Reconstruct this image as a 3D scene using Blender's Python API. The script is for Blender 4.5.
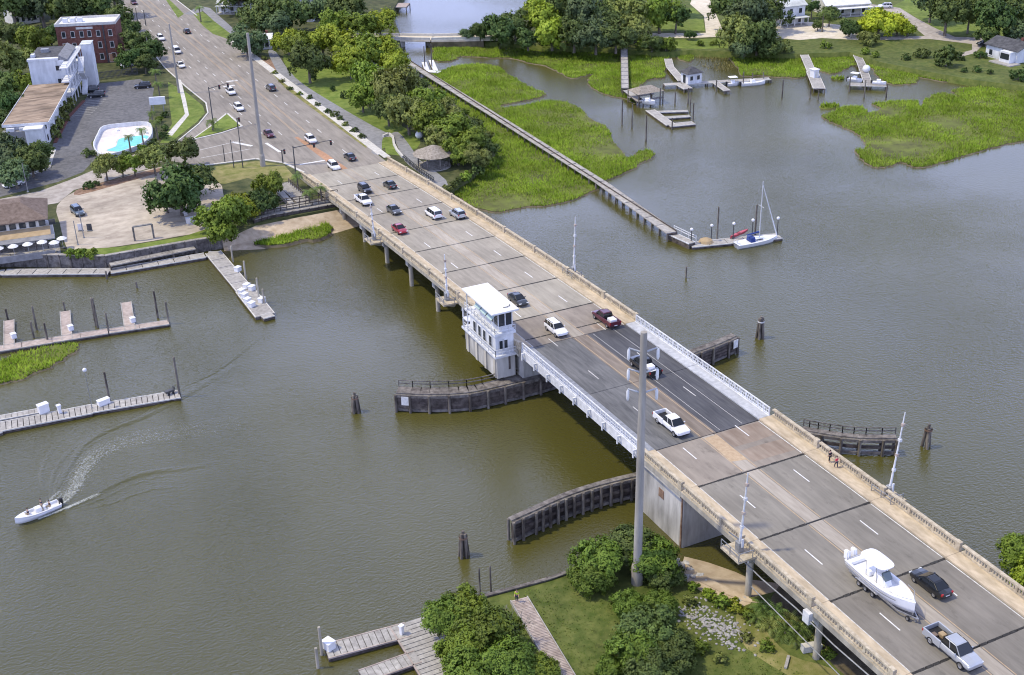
import bpy, bmesh, math, random
import numpy as np
from mathutils import Vector, Matrix
from mathutils.geometry import tessellate_polygon
random.seed(7); rng = np.random.default_rng(7)
for o in list(bpy.data.objects): bpy.data.objects.remove(o)
S = bpy.context.scene
COL = S.collection
R = math.radians
# ------------------------------------------------------------------ camera
cam_d = bpy.data.cameras.new('camera'); cam = bpy.data.objects.new('camera', cam_d); COL.objects.link(cam)
cam_d.sensor_width = 36; cam_d.lens = 43.752; cam_d.clip_start = 0.5; cam_d.clip_end = 12000
CR, CU, CF = (0.89637752, -0.44272507, -0.02240192), (0.21563753, 0.39132913, 0.89462951), (0.38730839, 0.80675648, -0.44624678)
CAMPOS = (-81.974, 0.0, 91.785)
cam.matrix_world = Matrix(((CR[0], CU[0], -CF[0], CAMPOS[0]), (CR[1], CU[1], -CF[1], CAMPOS[1]), (CR[2], CU[2], -CF[2], CAMPOS[2]), (0, 0, 0, 1)))
S.camera = cam
# ------------------------------------------------------------------ sky, sun, exposure
SUN_EL, SUN_AZ = 60.0, (-0.86, 0.36)                    # height in degrees, horizontal direction towards the sun
W = bpy.data.worlds.new('World'); S.world = W; W.use_nodes = True
wn = W.node_tree; wn.nodes.clear()
wo = wn.nodes.new('ShaderNodeOutputWorld'); wb = wn.nodes.new('ShaderNodeBackground'); sky = wn.nodes.new('ShaderNodeTexSky')
sky.sky_type = 'NISHITA'; sky.sun_disc = False; sky.sun_elevation = R(SUN_EL)
sky.sun_rotation = math.atan2(SUN_AZ[0], SUN_AZ[1]); sky.dust_density = 3.0; sky.air_density = 1.0; sky.ozone_density = 1.0
# broken bright cloud over the whole sky: noise on the view direction
tc = wn.nodes.new('ShaderNodeTexCoord'); cn = wn.nodes.new('ShaderNodeTexNoise'); cn.inputs['Scale'].default_value = 2.6; cn.inputs['Detail'].default_value = 5
cr = wn.nodes.new('ShaderNodeValToRGB'); cr.color_ramp.elements[0].position = 0.18; cr.color_ramp.elements[1].position = 0.50
cmix = wn.nodes.new('ShaderNodeMixRGB'); cmix.inputs[2].default_value = (6.0, 7.1, 12.0, 1)
wn.links.new(tc.outputs['Generated'], cn.inputs['Vector']); wn.links.new(cn.outputs['Fac'], cr.inputs['Fac'])
wn.links.new(cr.outputs['Color'], cmix.inputs[0]); wn.links.new(sky.outputs['Color'], cmix.inputs[1])
sxyz = wn.nodes.new('ShaderNodeSeparateXYZ'); wn.links.new(tc.outputs['Generated'], sxyz.inputs[0])          # haze: the sky pales evenly towards the horizon
hz = wn.nodes.new('ShaderNodeMapRange'); hz.interpolation_type = 'SMOOTHSTEP'; hz.inputs['From Max'].default_value = 0.75; hz.inputs['From Min'].default_value = 0.33; hz.inputs['To Min'].default_value = 2.15; hz.inputs['To Max'].default_value = 0.85; wn.links.new(sxyz.outputs['Z'], hz.inputs['Value'])
hm = wn.nodes.new('ShaderNodeVectorMath'); hm.operation = 'SCALE'; wn.links.new(cmix.outputs['Color'], hm.inputs[0]); wn.links.new(hz.outputs['Result'], hm.inputs['Scale'])
wn.links.new(hm.outputs['Vector'], wb.inputs['Color']); wb.inputs['Strength'].default_value = 0.097
wn.links.new(wb.outputs['Background'], wo.inputs['Surface'])
sd = bpy.data.lights.new('sun', 'SUN'); sun = bpy.data.objects.new('sun', sd); COL.objects.link(sun)
sd.energy = 3.5; sd.angle = R(2.5); sd.color = (1.0, 0.895, 0.64)
_h = math.hypot(*SUN_AZ); _d = Vector((SUN_AZ[0]/_h*math.cos(R(SUN_EL)), SUN_AZ[1]/_h*math.cos(R(SUN_EL)), math.sin(R(SUN_EL))))
sun.rotation_euler = _d.to_track_quat('Z', 'Y').to_euler(); sun.location = (0, 150, 300)
S.view_settings.view_transform = 'Standard'; S.view_settings.look = 'None'; S.view_settings.exposure = 0.0; S.view_settings.gamma = 1.0
S.render.engine = 'CYCLES'; S.cycles.filter_width = 1.1
# ------------------------------------------------------------------ materials
MATS = {}
def mat(name, c1, c2=None, scale=1.0, rough=0.85, bump=0.0, bscale=None, metal=0.0, spec=0.3, stretch=(1, 1, 1), detail=6.0,
        lo=0.35, hi=0.65, big=0.12, bigscale=0.06, objrand=0.0, coat=0.0, transl=0.0, obj=False, stain=None):
    """colour varies from c1 to c2 with a fine noise, and by +-big with a broad one; relief from a noise."""
    m = bpy.data.materials.new(name); m.use_nodes = True; nt = m.node_tree; n = nt.nodes; L = nt.links
    b = n['Principled BSDF']; b.inputs['Roughness'].default_value = rough; b.inputs['Metallic'].default_value = metal
    b.inputs['Specular IOR Level'].default_value = spec; b.inputs['Coat Weight'].default_value = coat
    if obj: g = n.new('ShaderNodeTexCoord'); pos = g.outputs['Object']
    else: g = n.new('ShaderNodeNewGeometry'); pos = g.outputs['Position']
    mp = n.new('ShaderNodeMapping'); mp.inputs['Scale'].default_value = stretch; L.new(pos, mp.inputs['Vector'])
    t = n.new('ShaderNodeTexNoise'); t.inputs['Scale'].default_value = scale; t.inputs['Detail'].default_value = detail; t.inputs['Roughness'].default_value = 0.6
    L.new(mp.outputs['Vector'], t.inputs['Vector'])
    rp = n.new('ShaderNodeValToRGB'); rp.color_ramp.elements[0].position = lo; rp.color_ramp.elements[1].position = hi
    rp.color_ramp.elements[0].color = (*c1, 1); rp.color_ramp.elements[1].color = (*(c2 or c1), 1)
    L.new(t.outputs['Fac'], rp.inputs['Fac']); out = rp.outputs['Color']
    if stain:                                           # blotches, cracks and runs: (scale, threshold, darkening, stretch)
        ss, th, dk, sst = stain; sm = n.new('ShaderNodeMapping'); sm.inputs['Scale'].default_value = sst; L.new(pos, sm.inputs['Vector'])
        ts = n.new('ShaderNodeTexNoise'); ts.inputs['Scale'].default_value = ss; ts.inputs['Detail'].default_value = 8; ts.inputs['Roughness'].default_value = 0.7; L.new(sm.outputs['Vector'], ts.inputs['Vector'])
        mrs = n.new('ShaderNodeMapRange'); mrs.inputs['From Min'].default_value = th; mrs.inputs['From Max'].default_value = th+0.12; mrs.inputs['To Min'].default_value = 1.0; mrs.inputs['To Max'].default_value = 1-dk; L.new(ts.outputs['Fac'], mrs.inputs['Value'])
        vm = n.new('ShaderNodeVectorMath'); vm.operation = 'SCALE'; L.new(out, vm.inputs[0]); L.new(mrs.outputs['Result'], vm.inputs['Scale']); out = vm.outputs['Vector']
    if big or objrand:
        hs = n.new('ShaderNodeHueSaturation'); L.new(out, hs.inputs['Color']); out = hs.outputs['Color']
        t2 = n.new('ShaderNodeTexNoise'); t2.inputs['Scale'].default_value = bigscale; t2.inputs['Detail'].default_value = 3; L.new(pos, t2.inputs['Vector'])
        mr = n.new('ShaderNodeMapRange'); mr.inputs['From Min'].default_value = 0.3; mr.inputs['From Max'].default_value = 0.7
        mr.inputs['To Min'].default_value = 1-big; mr.inputs['To Max'].default_value = 1+big; L.new(t2.outputs['Fac'], mr.inputs['Value'])
        v = mr.outputs['Result']
        if objrand:
            oi = n.new('ShaderNodeObjectInfo'); m2 = n.new('ShaderNodeMapRange'); m2.inputs['To Min'].default_value = 1-objrand; m2.inputs['To Max'].default_value = 1+objrand
            L.new(oi.outputs['Random'], m2.inputs['Value']); mm = n.new('ShaderNodeMath'); mm.operation = 'MULTIPLY'
            L.new(v, mm.inputs[0]); L.new(m2.outputs['Result'], mm.inputs[1]); v = mm.outputs[0]
            m3 = n.new('ShaderNodeMapRange'); m3.inputs['To Min'].default_value = 0.5-objrand*0.06; m3.inputs['To Max'].default_value = 0.5+objrand*0.06
            L.new(oi.outputs['Random'], m3.inputs['Value']); L.new(m3.outputs['Result'], hs.inputs['Hue'])
        L.new(v, hs.inputs['Value'])
    L.new(out, b.inputs['Base Color'])
    if bump:
        t3 = n.new('ShaderNodeTexNoise'); t3.inputs['Scale'].default_value = bscale or scale*4; t3.inputs['Detail'].default_value = 4; L.new(mp.outputs['Vector'], t3.inputs['Vector'])
        bp = n.new('ShaderNodeBump'); bp.inputs['Strength'].default_value = min(1, bump); bp.inputs['Distance'].default_value = 0.05*max(1, bump); L.new(t3.outputs['Fac'], bp.inputs['Height']); L.new(bp.outputs['Normal'], b.inputs['Normal'])
    if transl:
        tr = n.new('ShaderNodeBsdfTranslucent'); L.new(out, tr.inputs['Color']); mx = n.new('ShaderNodeMixShader'); mx.inputs[0].default_value = transl
        L.new(b.outputs['BSDF'], mx.inputs[1]); L.new(tr.outputs['BSDF'], mx.inputs[2]); L.new(mx.outputs['Shader'], n['Material Output'].inputs['Surface'])
    MATS[name] = m
    return m
def glass(name, col, rough=0.06):
    m = mat(name, col, rough=rough, spec=0.6, big=0); return m
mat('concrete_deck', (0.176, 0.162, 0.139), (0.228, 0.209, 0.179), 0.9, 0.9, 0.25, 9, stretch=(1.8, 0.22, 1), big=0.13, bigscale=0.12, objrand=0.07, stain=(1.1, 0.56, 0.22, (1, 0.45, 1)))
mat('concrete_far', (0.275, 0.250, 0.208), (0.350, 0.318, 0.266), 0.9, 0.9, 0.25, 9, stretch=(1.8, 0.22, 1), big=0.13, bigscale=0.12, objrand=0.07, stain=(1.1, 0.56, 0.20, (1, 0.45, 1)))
mat('concrete_tan', (0.215, 0.185, 0.155), (0.275, 0.24, 0.20), 0.8, 0.9, 0.2, 8, stretch=(1.5, 0.3, 1), big=0.14, bigscale=0.2, objrand=0.05, stain=(0.9, 0.56, 0.25, (1, 0.5, 1)))
mat('concrete_brown', (0.235, 0.18, 0.135), (0.335, 0.275, 0.215), 0.7, 0.9, 0.2, 8, stretch=(1.5, 0.3, 1), big=0.18, bigscale=0.2, objrand=0.08)
mat('concrete_buff', (0.40, 0.325, 0.225), (0.55, 0.46, 0.335), 1.6, 0.9, 0.25, 9, stretch=(1, 0.35, 1), big=0.12, bigscale=0.25)
mat('concrete_rail', (0.34, 0.285, 0.20), (0.52, 0.455, 0.345), 2.2, 0.9, 0.2, 9, big=0.14, bigscale=0.4)
mat('concrete_pier', (0.26, 0.25, 0.225), (0.52, 0.50, 0.46), 0.55, 0.92, 0.4, 6, stretch=(1, 1, 0.22), big=0.2, bigscale=0.15)
mat('concrete_pier_top', (0.36, 0.33, 0.27), (0.55, 0.51, 0.43), 0.8, 0.92, 0.3, 6, stretch=(1, 1, 0.25), big=0.15, bigscale=0.2)
mat('concrete_pale', (0.46, 0.44, 0.40), (0.62, 0.60, 0.55), 1.4, 0.9, 0.15, 8, big=0.1, bigscale=0.2)
mat('concrete_beam', (0.26, 0.24, 0.20), (0.40, 0.37, 0.31), 0.9, 0.9, 0.3, 5, stretch=(1, 1, 0.3), big=0.15)  # concrete of beams and girders, noise drawn out along the height
mat('joint_black', (0.018, 0.017, 0.016), (0.05, 0.048, 0.045), 3.0, 0.8)
mat('leaf_dark', (0.058, 0.058, 0.064), (0.096, 0.096, 0.10), 1.2, 0.7, 0.3, 12, stretch=(2.0, 0.2, 1), big=0.18, bigscale=0.15, objrand=0.05)
mat('leaf_grey', (0.095, 0.095, 0.094), (0.155, 0.153, 0.149), 1.2, 0.7, 0.3, 12, stretch=(2.0, 0.2, 1), big=0.16, bigscale=0.15, objrand=0.05, stain=(0.8, 0.55, 0.3, (1, 0.25, 1)))
mat('leaf_median', (0.16, 0.13, 0.105), (0.25, 0.21, 0.17), 1.0, 0.8, 0.2, 9, stretch=(2, 0.2, 1), big=0.15)
mat('median_buff', (0.30, 0.265, 0.22), (0.385, 0.345, 0.29), 1.2, 0.9, 0.1, 9, stretch=(2, 0.3, 1), big=0.15)
mat('paint_white', (0.55, 0.545, 0.53), (0.75, 0.745, 0.73), 2.0, 0.6, 0.05, 10, big=0.06)
mat('paint_worn', (0.40, 0.39, 0.37), (0.66, 0.65, 0.62), 3.0, 0.8, 0, big=0.1)
mat('paint_yellow', (0.36, 0.26, 0.16), (0.46, 0.35, 0.23), 2.0, 0.8, 0, big=0.1)
mat('brick_orange', (0.34, 0.19, 0.11), (0.44, 0.26, 0.16), 2.0, 0.9, 0.2, 8)
mat('steel_white', (0.52, 0.525, 0.53), (0.70, 0.705, 0.71), 1.5, 0.5, 0.05, 8, big=0.1, stain=(2.0, 0.60, 0.45, (1, 1, 0.25)))
mat('steel_grey', (0.22, 0.225, 0.23), (0.34, 0.345, 0.35), 2.0, 0.5, 0.1, 9, metal=0.3, big=0.1)
mat('steel_dark', (0.05, 0.052, 0.055), (0.09, 0.092, 0.096), 2.0, 0.5)
mat('house_white', (0.55, 0.56, 0.57), (0.70, 0.71, 0.72), 0.8, 0.6, 0.08, 6, stretch=(1, 1, 0.3), big=0.1, bigscale=0.3, stain=(1.6, 0.58, 0.3, (1, 1, 0.12)))
mat('house_cream', (0.52, 0.50, 0.44), (0.66, 0.64, 0.58), 0.8, 0.7, 0.08, 6, big=0.08, bigscale=0.3)
mat('roof_white', (0.62, 0.62, 0.61), (0.78, 0.78, 0.77), 0.7, 0.6, 0.03, 4, big=0.08, bigscale=0.4, stain=(0.7, 0.56, 0.18, (1, 1, 1)))
mat('roof_dark', (0.05, 0.05, 0.055), (0.10, 0.10, 0.105), 1.2, 0.9, 0.3, 8, stretch=(1, 1, 1), big=0.15, bigscale=0.3)
mat('roof_brown', (0.13, 0.095, 0.075), (0.21, 0.16, 0.13), 1.5, 0.9, 0.4, 7, big=0.12, bigscale=0.3)
mat('roof_tar', (0.20, 0.145, 0.10), (0.36, 0.275, 0.20), 0.55, 0.95, 0.2, 6, stretch=(0.35, 1.6, 1), big=0.28, bigscale=0.13, stain=(0.5, 0.5, 0.5, (0.3, 1.2, 1)))
mat('roof_pale', (0.42, 0.44, 0.42), (0.58, 0.60, 0.58), 0.6, 0.7, 0.1, 6, big=0.12, bigscale=0.2)
mat('roof_thatch', (0.20, 0.17, 0.135), (0.36, 0.32, 0.27), 2.2, 0.95, 0.7, 9, big=0.15, bigscale=0.5)
mat('brick_red', (0.115, 0.045, 0.035), (0.19, 0.085, 0.065), 1.6, 0.9, 0.5, 10, big=0.15, bigscale=0.3)
mat('canvas_tan', (0.34, 0.25, 0.14), (0.44, 0.33, 0.20), 1.0, 0.9, 0.1, 6)
mat('canvas_white', (0.70, 0.70, 0.70), (0.82, 0.82, 0.82), 1.0, 0.8, 0.05, 6)
mat('canvas_blue', (0.02, 0.04, 0.16), (0.04, 0.07, 0.24), 1.0, 0.8)
mat('awning_green', (0.33, 0.44, 0.42), (0.46, 0.58, 0.55), 1.0, 0.5, big=0.1)
mat('wood_grey', (0.20, 0.185, 0.165), (0.36, 0.34, 0.31), 1.8, 0.9, 0.5, 9, stretch=(1, 1, 1), big=0.15, bigscale=0.3, objrand=0.10)
mat('steel_pale', (0.36, 0.37, 0.39), (0.50, 0.51, 0.53), 1.4, 0.6, 0.1, 8, big=0.1, bigscale=0.2)
mat('wood_pale', (0.27, 0.255, 0.235), (0.42, 0.40, 0.37), 1.6, 0.9, 0.3, 9, big=0.10, bigscale=0.3, objrand=0.08)
mat('wood_pink', (0.31, 0.25, 0.215), (0.45, 0.38, 0.335), 1.6, 0.9, 0.3, 9, big=0.12, bigscale=0.3, objrand=0.08)
mat('wood_dark', (0.045, 0.036, 0.032), (0.135, 0.112, 0.10), 1.2, 0.92, 0.8, 6, stretch=(1, 1, 1), big=0.22, bigscale=0.5, objrand=0.18)
mat('wood_weathered', (0.085, 0.075, 0.068), (0.22, 0.20, 0.182), 1.4, 0.92, 0.6, 8, big=0.2, bigscale=0.4, objrand=0.15)
mat('pile_wood', (0.06, 0.05, 0.042), (0.22, 0.195, 0.165), 2.0, 0.92, 0.6, 7, stretch=(1, 1, 0.25), big=0.2, bigscale=0.5, objrand=0.2)
mat('pile_pale', (0.30, 0.27, 0.215), (0.44, 0.40, 0.32), 1.6, 0.9, 0.4, 7, stretch=(1, 1, 0.2), big=0.12, bigscale=0.4, objrand=0.08)
mat('pole_concrete', (0.27, 0.25, 0.22), (0.37, 0.345, 0.305), 1.2, 0.9, 0.2, 7, stretch=(1, 1, 0.2), big=0.12, bigscale=0.15)
mat('asphalt', (0.10, 0.10, 0.105), (0.165, 0.163, 0.168), 0.9, 0.9, 0.4, 14, big=0.13, bigscale=0.10, stain=(0.6, 0.55, 0.3, (1, 1, 1)))
mat('road_asphalt', (0.210, 0.188, 0.162), (0.293, 0.264, 0.228), 0.8, 0.92, 0.3, 14, stretch=(1.4, 0.14, 1), big=0.12, bigscale=0.06, stain=(0.5, 0.55, 0.22, (1, 0.35, 1)))
mat('path_asphalt', (0.19, 0.19, 0.195), (0.27, 0.27, 0.275), 1.0, 0.92, 0.3, 12, big=0.1)
mat('street_pale', (0.30, 0.265, 0.235), (0.43, 0.39, 0.35), 0.7, 0.92, 0.3, 9, big=0.16, bigscale=0.08)
mat('gravel_tan', (0.34, 0.29, 0.235), (0.50, 0.44, 0.36), 0.6, 0.95, 0.6, 6, stretch=(0.6, 1, 1), big=0.16, bigscale=0.09, stain=(0.35, 0.55, 0.25, (1, 1, 1)))
mat('sand', (0.36, 0.28, 0.19), (0.50, 0.41, 0.30), 0.7, 0.95, 0.5, 6, big=0.15, bigscale=0.15)
mat('sand_white', (0.52, 0.46, 0.36), (0.66, 0.60, 0.50), 0.6, 0.95, 0.3, 6, big=0.1, bigscale=0.1)
mat('mud', (0.085, 0.070, 0.042), (0.17, 0.14, 0.09), 0.6, 0.7, 0.5, 6, big=0.2, bigscale=0.1)
mat('mulch', (0.16, 0.095, 0.06), (0.30, 0.20, 0.14), 1.2, 0.95, 0.8, 6, big=0.2, bigscale=0.2)
mat('lawn', (0.058, 0.086, 0.014), (0.125, 0.142, 0.036), 0.7, 0.95, 0.8, 7, detail=9, big=0.2, bigscale=0.12, stain=(0.9, 0.55, 0.35, (1, 1, 1)))
mat('lawn_bright', (0.095, 0.145, 0.018), (0.18, 0.225, 0.045), 0.6, 0.95, 0.8, 7, detail=9, big=0.2, bigscale=0.09)
mat('lawn_dry', (0.13, 0.145, 0.03), (0.27, 0.235, 0.10), 0.5, 0.95, 0.8, 7, detail=9, big=0.2, bigscale=0.1)
mat('understory', (0.035, 0.048, 0.014), (0.10, 0.105, 0.04), 0.5, 0.95, 0.8, 5, detail=9, big=0.25, bigscale=0.12)
mat('marsh_floor', (0.085, 0.085, 0.030), (0.15, 0.185, 0.03), 0.22, 0.9, 0.8, 5, detail=9, big=0.2, bigscale=0.1, stain=(0.3, 0.52, 0.35, (1, 1, 1)))
mat('marsh_blade', (0.178, 0.30, 0.022), (0.30, 0.42, 0.055), 0.25, 0.8, transl=0.3, big=0.28, bigscale=0.07, spec=0.15, stain=(0.10, 0.50, 0.30, (1, 1, 1)))
mat('reed_blade', (0.16, 0.14, 0.06), (0.26, 0.24, 0.10), 0.4, 0.8, transl=0.25, big=0.2, bigscale=0.15, spec=0.15)
mat('lawn_blade', (0.09, 0.15, 0.02), (0.20, 0.24, 0.06), 0.5, 0.8, transl=0.25, big=0.2, bigscale=0.15, spec=0.15)
mat('rock', (0.26, 0.25, 0.24), (0.50, 0.49, 0.47), 1.4, 0.95, 0.6, 6, big=0.15, objrand=0.2)
mat('rock_pale', (0.44, 0.43, 0.41), (0.62, 0.61, 0.59), 1.4, 0.95, 0.5, 6, big=0.15, objrand=0.15)
mat('bark', (0.10, 0.085, 0.065), (0.22, 0.19, 0.155), 2.0, 0.95, 0.8, 6, stretch=(1, 1, 0.3), big=0.1)
for nm, a, b in (('leaf_near', (0.080, 0.132, 0.018), (0.184, 0.250, 0.037)), ('leaf_oak', (0.058, 0.095, 0.024), (0.163, 0.217, 0.058)), ('leaf_green', (0.102, 0.165, 0.021), (0.247, 0.331, 0.044)),
                 ('leaf_bright', (0.175, 0.253, 0.021), (0.373, 0.427, 0.047)), ('leaf_deep', (0.040, 0.083, 0.022), (0.118, 0.189, 0.047)),
                 ('leaf_yellow', (0.290, 0.360, 0.018), (0.545, 0.586, 0.051)), ('leaf_blue', (0.066, 0.110, 0.044), (0.160, 0.223, 0.096)),
                 ('leaf_palm', (0.082, 0.137, 0.028), (0.208, 0.283, 0.068)), ('leaf_olive', (0.127, 0.161, 0.037), (0.300, 0.340, 0.094))):
    mat(nm, a, b, 0.9, 0.6, spec=0.25, transl=0.25, big=0.22, bigscale=0.35, objrand=0.18, lo=0.3, hi=0.7)
mat('twig', (0.20, 0.18, 0.15), (0.34, 0.31, 0.27), 1.0, 0.95)
mat('plastic_white', (0.68, 0.68, 0.69), (0.78, 0.78, 0.79), 1.0, 0.35, coat=0.2, big=0.04)
mat('gelcoat', (0.74, 0.74, 0.745), (0.82, 0.82, 0.825), 0.6, 0.22, coat=0.5, big=0.03)
mat('rubber', (0.014, 0.014, 0.015), (0.03, 0.03, 0.032), 5.0, 0.85)
mat('black_plastic', (0.015, 0.015, 0.016), (0.03, 0.03, 0.032), 4.0, 0.5)
mat('rim_alloy', (0.36, 0.36, 0.37), (0.50, 0.50, 0.51), 3.0, 0.3, metal=0.7)
mat('lamp_glass', (0.60, 0.62, 0.62), (0.72, 0.74, 0.74), 3.0, 0.15, spec=0.6, big=0)
mat('lamp_red', (0.32, 0.012, 0.012), (0.42, 0.02, 0.02), 3.0, 0.2, spec=0.6, big=0)
glass('glass_dark', (0.012, 0.015, 0.018)); glass('window_dark', (0.025, 0.030, 0.036), 0.1); glass('glass_green', (0.09, 0.12, 0.125), 0.08)
for nm, c in (('white', (0.74, 0.74, 0.74)), ('silver', (0.44, 0.46, 0.49)), ('grey', (0.10, 0.105, 0.11)), ('black', (0.014, 0.015, 0.017)), ('navy', (0.022, 0.026, 0.05)),
              ('maroon', (0.085, 0.010, 0.022)), ('crimson', (0.26, 0.012, 0.025)), ('blue_grey', (0.10, 0.14, 0.18)), ('charcoal', (0.045, 0.05, 0.056)), ('pearl', (0.60, 0.62, 0.64))):
    mat('paint_'+nm+'_car', c, tuple(x*1.08 for x in c), 0.8, 0.28, spec=0.5, coat=0.6, big=0.05, metal=0.35 if nm in ('silver', 'grey', 'blue_grey', 'charcoal') else 0.0)
mat('skin', (0.45, 0.28, 0.20), (0.52, 0.33, 0.24), 5, 0.6); mat('cloth_lime', (0.42, 0.62, 0.03), (0.52, 0.72, 0.05), 5, 0.9); mat('cloth_red', (0.52, 0.02, 0.06), (0.62, 0.04, 0.09), 5, 0.9)
mat('cloth_black', (0.015, 0.015, 0.018), (0.03, 0.03, 0.035), 5, 0.9); mat('cloth_navy', (0.02, 0.025, 0.05), (0.04, 0.045, 0.08), 5, 0.9); mat('hair', (0.03, 0.02, 0.015), (0.06, 0.04, 0.03), 9, 0.8)
mat('cloth_khaki', (0.28, 0.23, 0.16), (0.34, 0.29, 0.21), 5, 0.9)
mat('kayak_red', (0.42, 0.06, 0.08), (0.5, 0.1, 0.12), 3, 0.4)
mat('pool_water', (0.06, 0.46, 0.41), (0.11, 0.58, 0.50), 0.8, 0.08, 0.15, 3, spec=0.5, big=0.1, bigscale=0.3)
mat('pool_deck_pink', (0.60, 0.56, 0.54), (0.72, 0.68, 0.66), 0.8, 0.85, 0.1, 7)
def water_mat():
    m = bpy.data.materials.new('river_water'); m.use_nodes = True; n = m.node_tree.nodes; L = m.node_tree.links; b = n['Principled BSDF']
    g = n.new('ShaderNodeNewGeometry')
    t = n.new('ShaderNodeTexNoise'); t.inputs['Scale'].default_value = 0.013; t.inputs['Detail'].default_value = 6; t.inputs['Distortion'].default_value = 1.2; L.new(g.outputs['Position'], t.inputs['Vector'])
    rp = n.new('ShaderNodeValToRGB'); rp.color_ramp.elements[0].position = 0.3; rp.color_ramp.elements[1].position = 0.7
    rp.color_ramp.elements[0].color = (0.060, 0.057, 0.011, 1); rp.color_ramp.elements[1].color = (0.084, 0.078, 0.020, 1)
    L.new(t.outputs['Fac'], rp.inputs['Fac']); L.new(rp.outputs['Color'], b.inputs['Base Color'])
    b.inputs['Roughness'].default_value = 0.10; b.inputs['IOR'].default_value = 1.62; b.inputs['Specular IOR Level'].default_value = 0.5
    mp = n.new('ShaderNodeMapping'); mp.inputs['Scale'].default_value = (1.0, 1.9, 1.0); mp.inputs['Rotation'].default_value = (0, 0, R(-25)); L.new(g.outputs['Position'], mp.inputs['Vector'])
    t1 = n.new('ShaderNodeTexNoise'); t1.inputs['Scale'].default_value = 1.5; t1.inputs['Detail'].default_value = 3; L.new(mp.outputs['Vector'], t1.inputs['Vector'])
    t2 = n.new('ShaderNodeTexNoise'); t2.inputs['Scale'].default_value = 2.6; t2.inputs['Detail'].default_value = 2; L.new(mp.outputs['Vector'], t2.inputs['Vector'])
    w = n.new('ShaderNodeTexNoise'); w.inputs['Scale'].default_value = 0.018; w.inputs['Detail'].default_value = 4; L.new(g.outputs['Position'], w.inputs['Vector'])
    mr = n.new('ShaderNodeMapRange'); mr.inputs['From Min'].default_value = 0.35; mr.inputs['From Max'].default_value = 0.65; mr.inputs['To Min'].default_value = 0.2; mr.inputs['To Max'].default_value = 1.0; L.new(w.outputs['Fac'], mr.inputs['Value'])
    b1 = n.new('ShaderNodeBump'); b1.inputs['Distance'].default_value = 0.18; L.new(mr.outputs['Result'], b1.inputs['Strength']); L.new(t1.outputs['Fac'], b1.inputs['Height'])
    b2 = n.new('ShaderNodeBump'); b2.inputs['Distance'].default_value = 0.12; L.new(mr.outputs['Result'], b2.inputs['Strength']); L.new(t2.outputs['Fac'], b2.inputs['Height']); L.new(b1.outputs['Normal'], b2.inputs['Normal'])
    L.new(b2.outputs['Normal'], b.inputs['Normal'])
    MATS['river_water'] = m
water_mat()
def foam_mat():
    m = mat('foam', (0.50, 0.52, 0.47), (0.66, 0.68, 0.63), 1.5, 0.8); n = m.node_tree.nodes; L = m.node_tree.links
    t = n.new('ShaderNodeTexNoise'); t.inputs['Scale'].default_value = 4.5; t.inputs['Detail'].default_value = 6; g = n.new('ShaderNodeNewGeometry'); L.new(g.outputs['Position'], t.inputs['Vector'])
    at = n.new('ShaderNodeAttribute'); at.attribute_name = 'dens'
    ad = n.new('ShaderNodeMath'); ad.operation = 'ADD'; L.new(t.outputs['Fac'], ad.inputs[0]); L.new(at.outputs['Fac'], ad.inputs[1])
    mr = n.new('ShaderNodeMapRange'); mr.inputs['From Min'].default_value = 0.80; mr.inputs['From Max'].default_value = 1.45; mr.inputs['To Max'].default_value = 0.85; L.new(ad.outputs[0], mr.inputs['Value'])
    L.new(mr.outputs['Result'], n['Principled BSDF'].inputs['Alpha'])
foam_mat()
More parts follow.
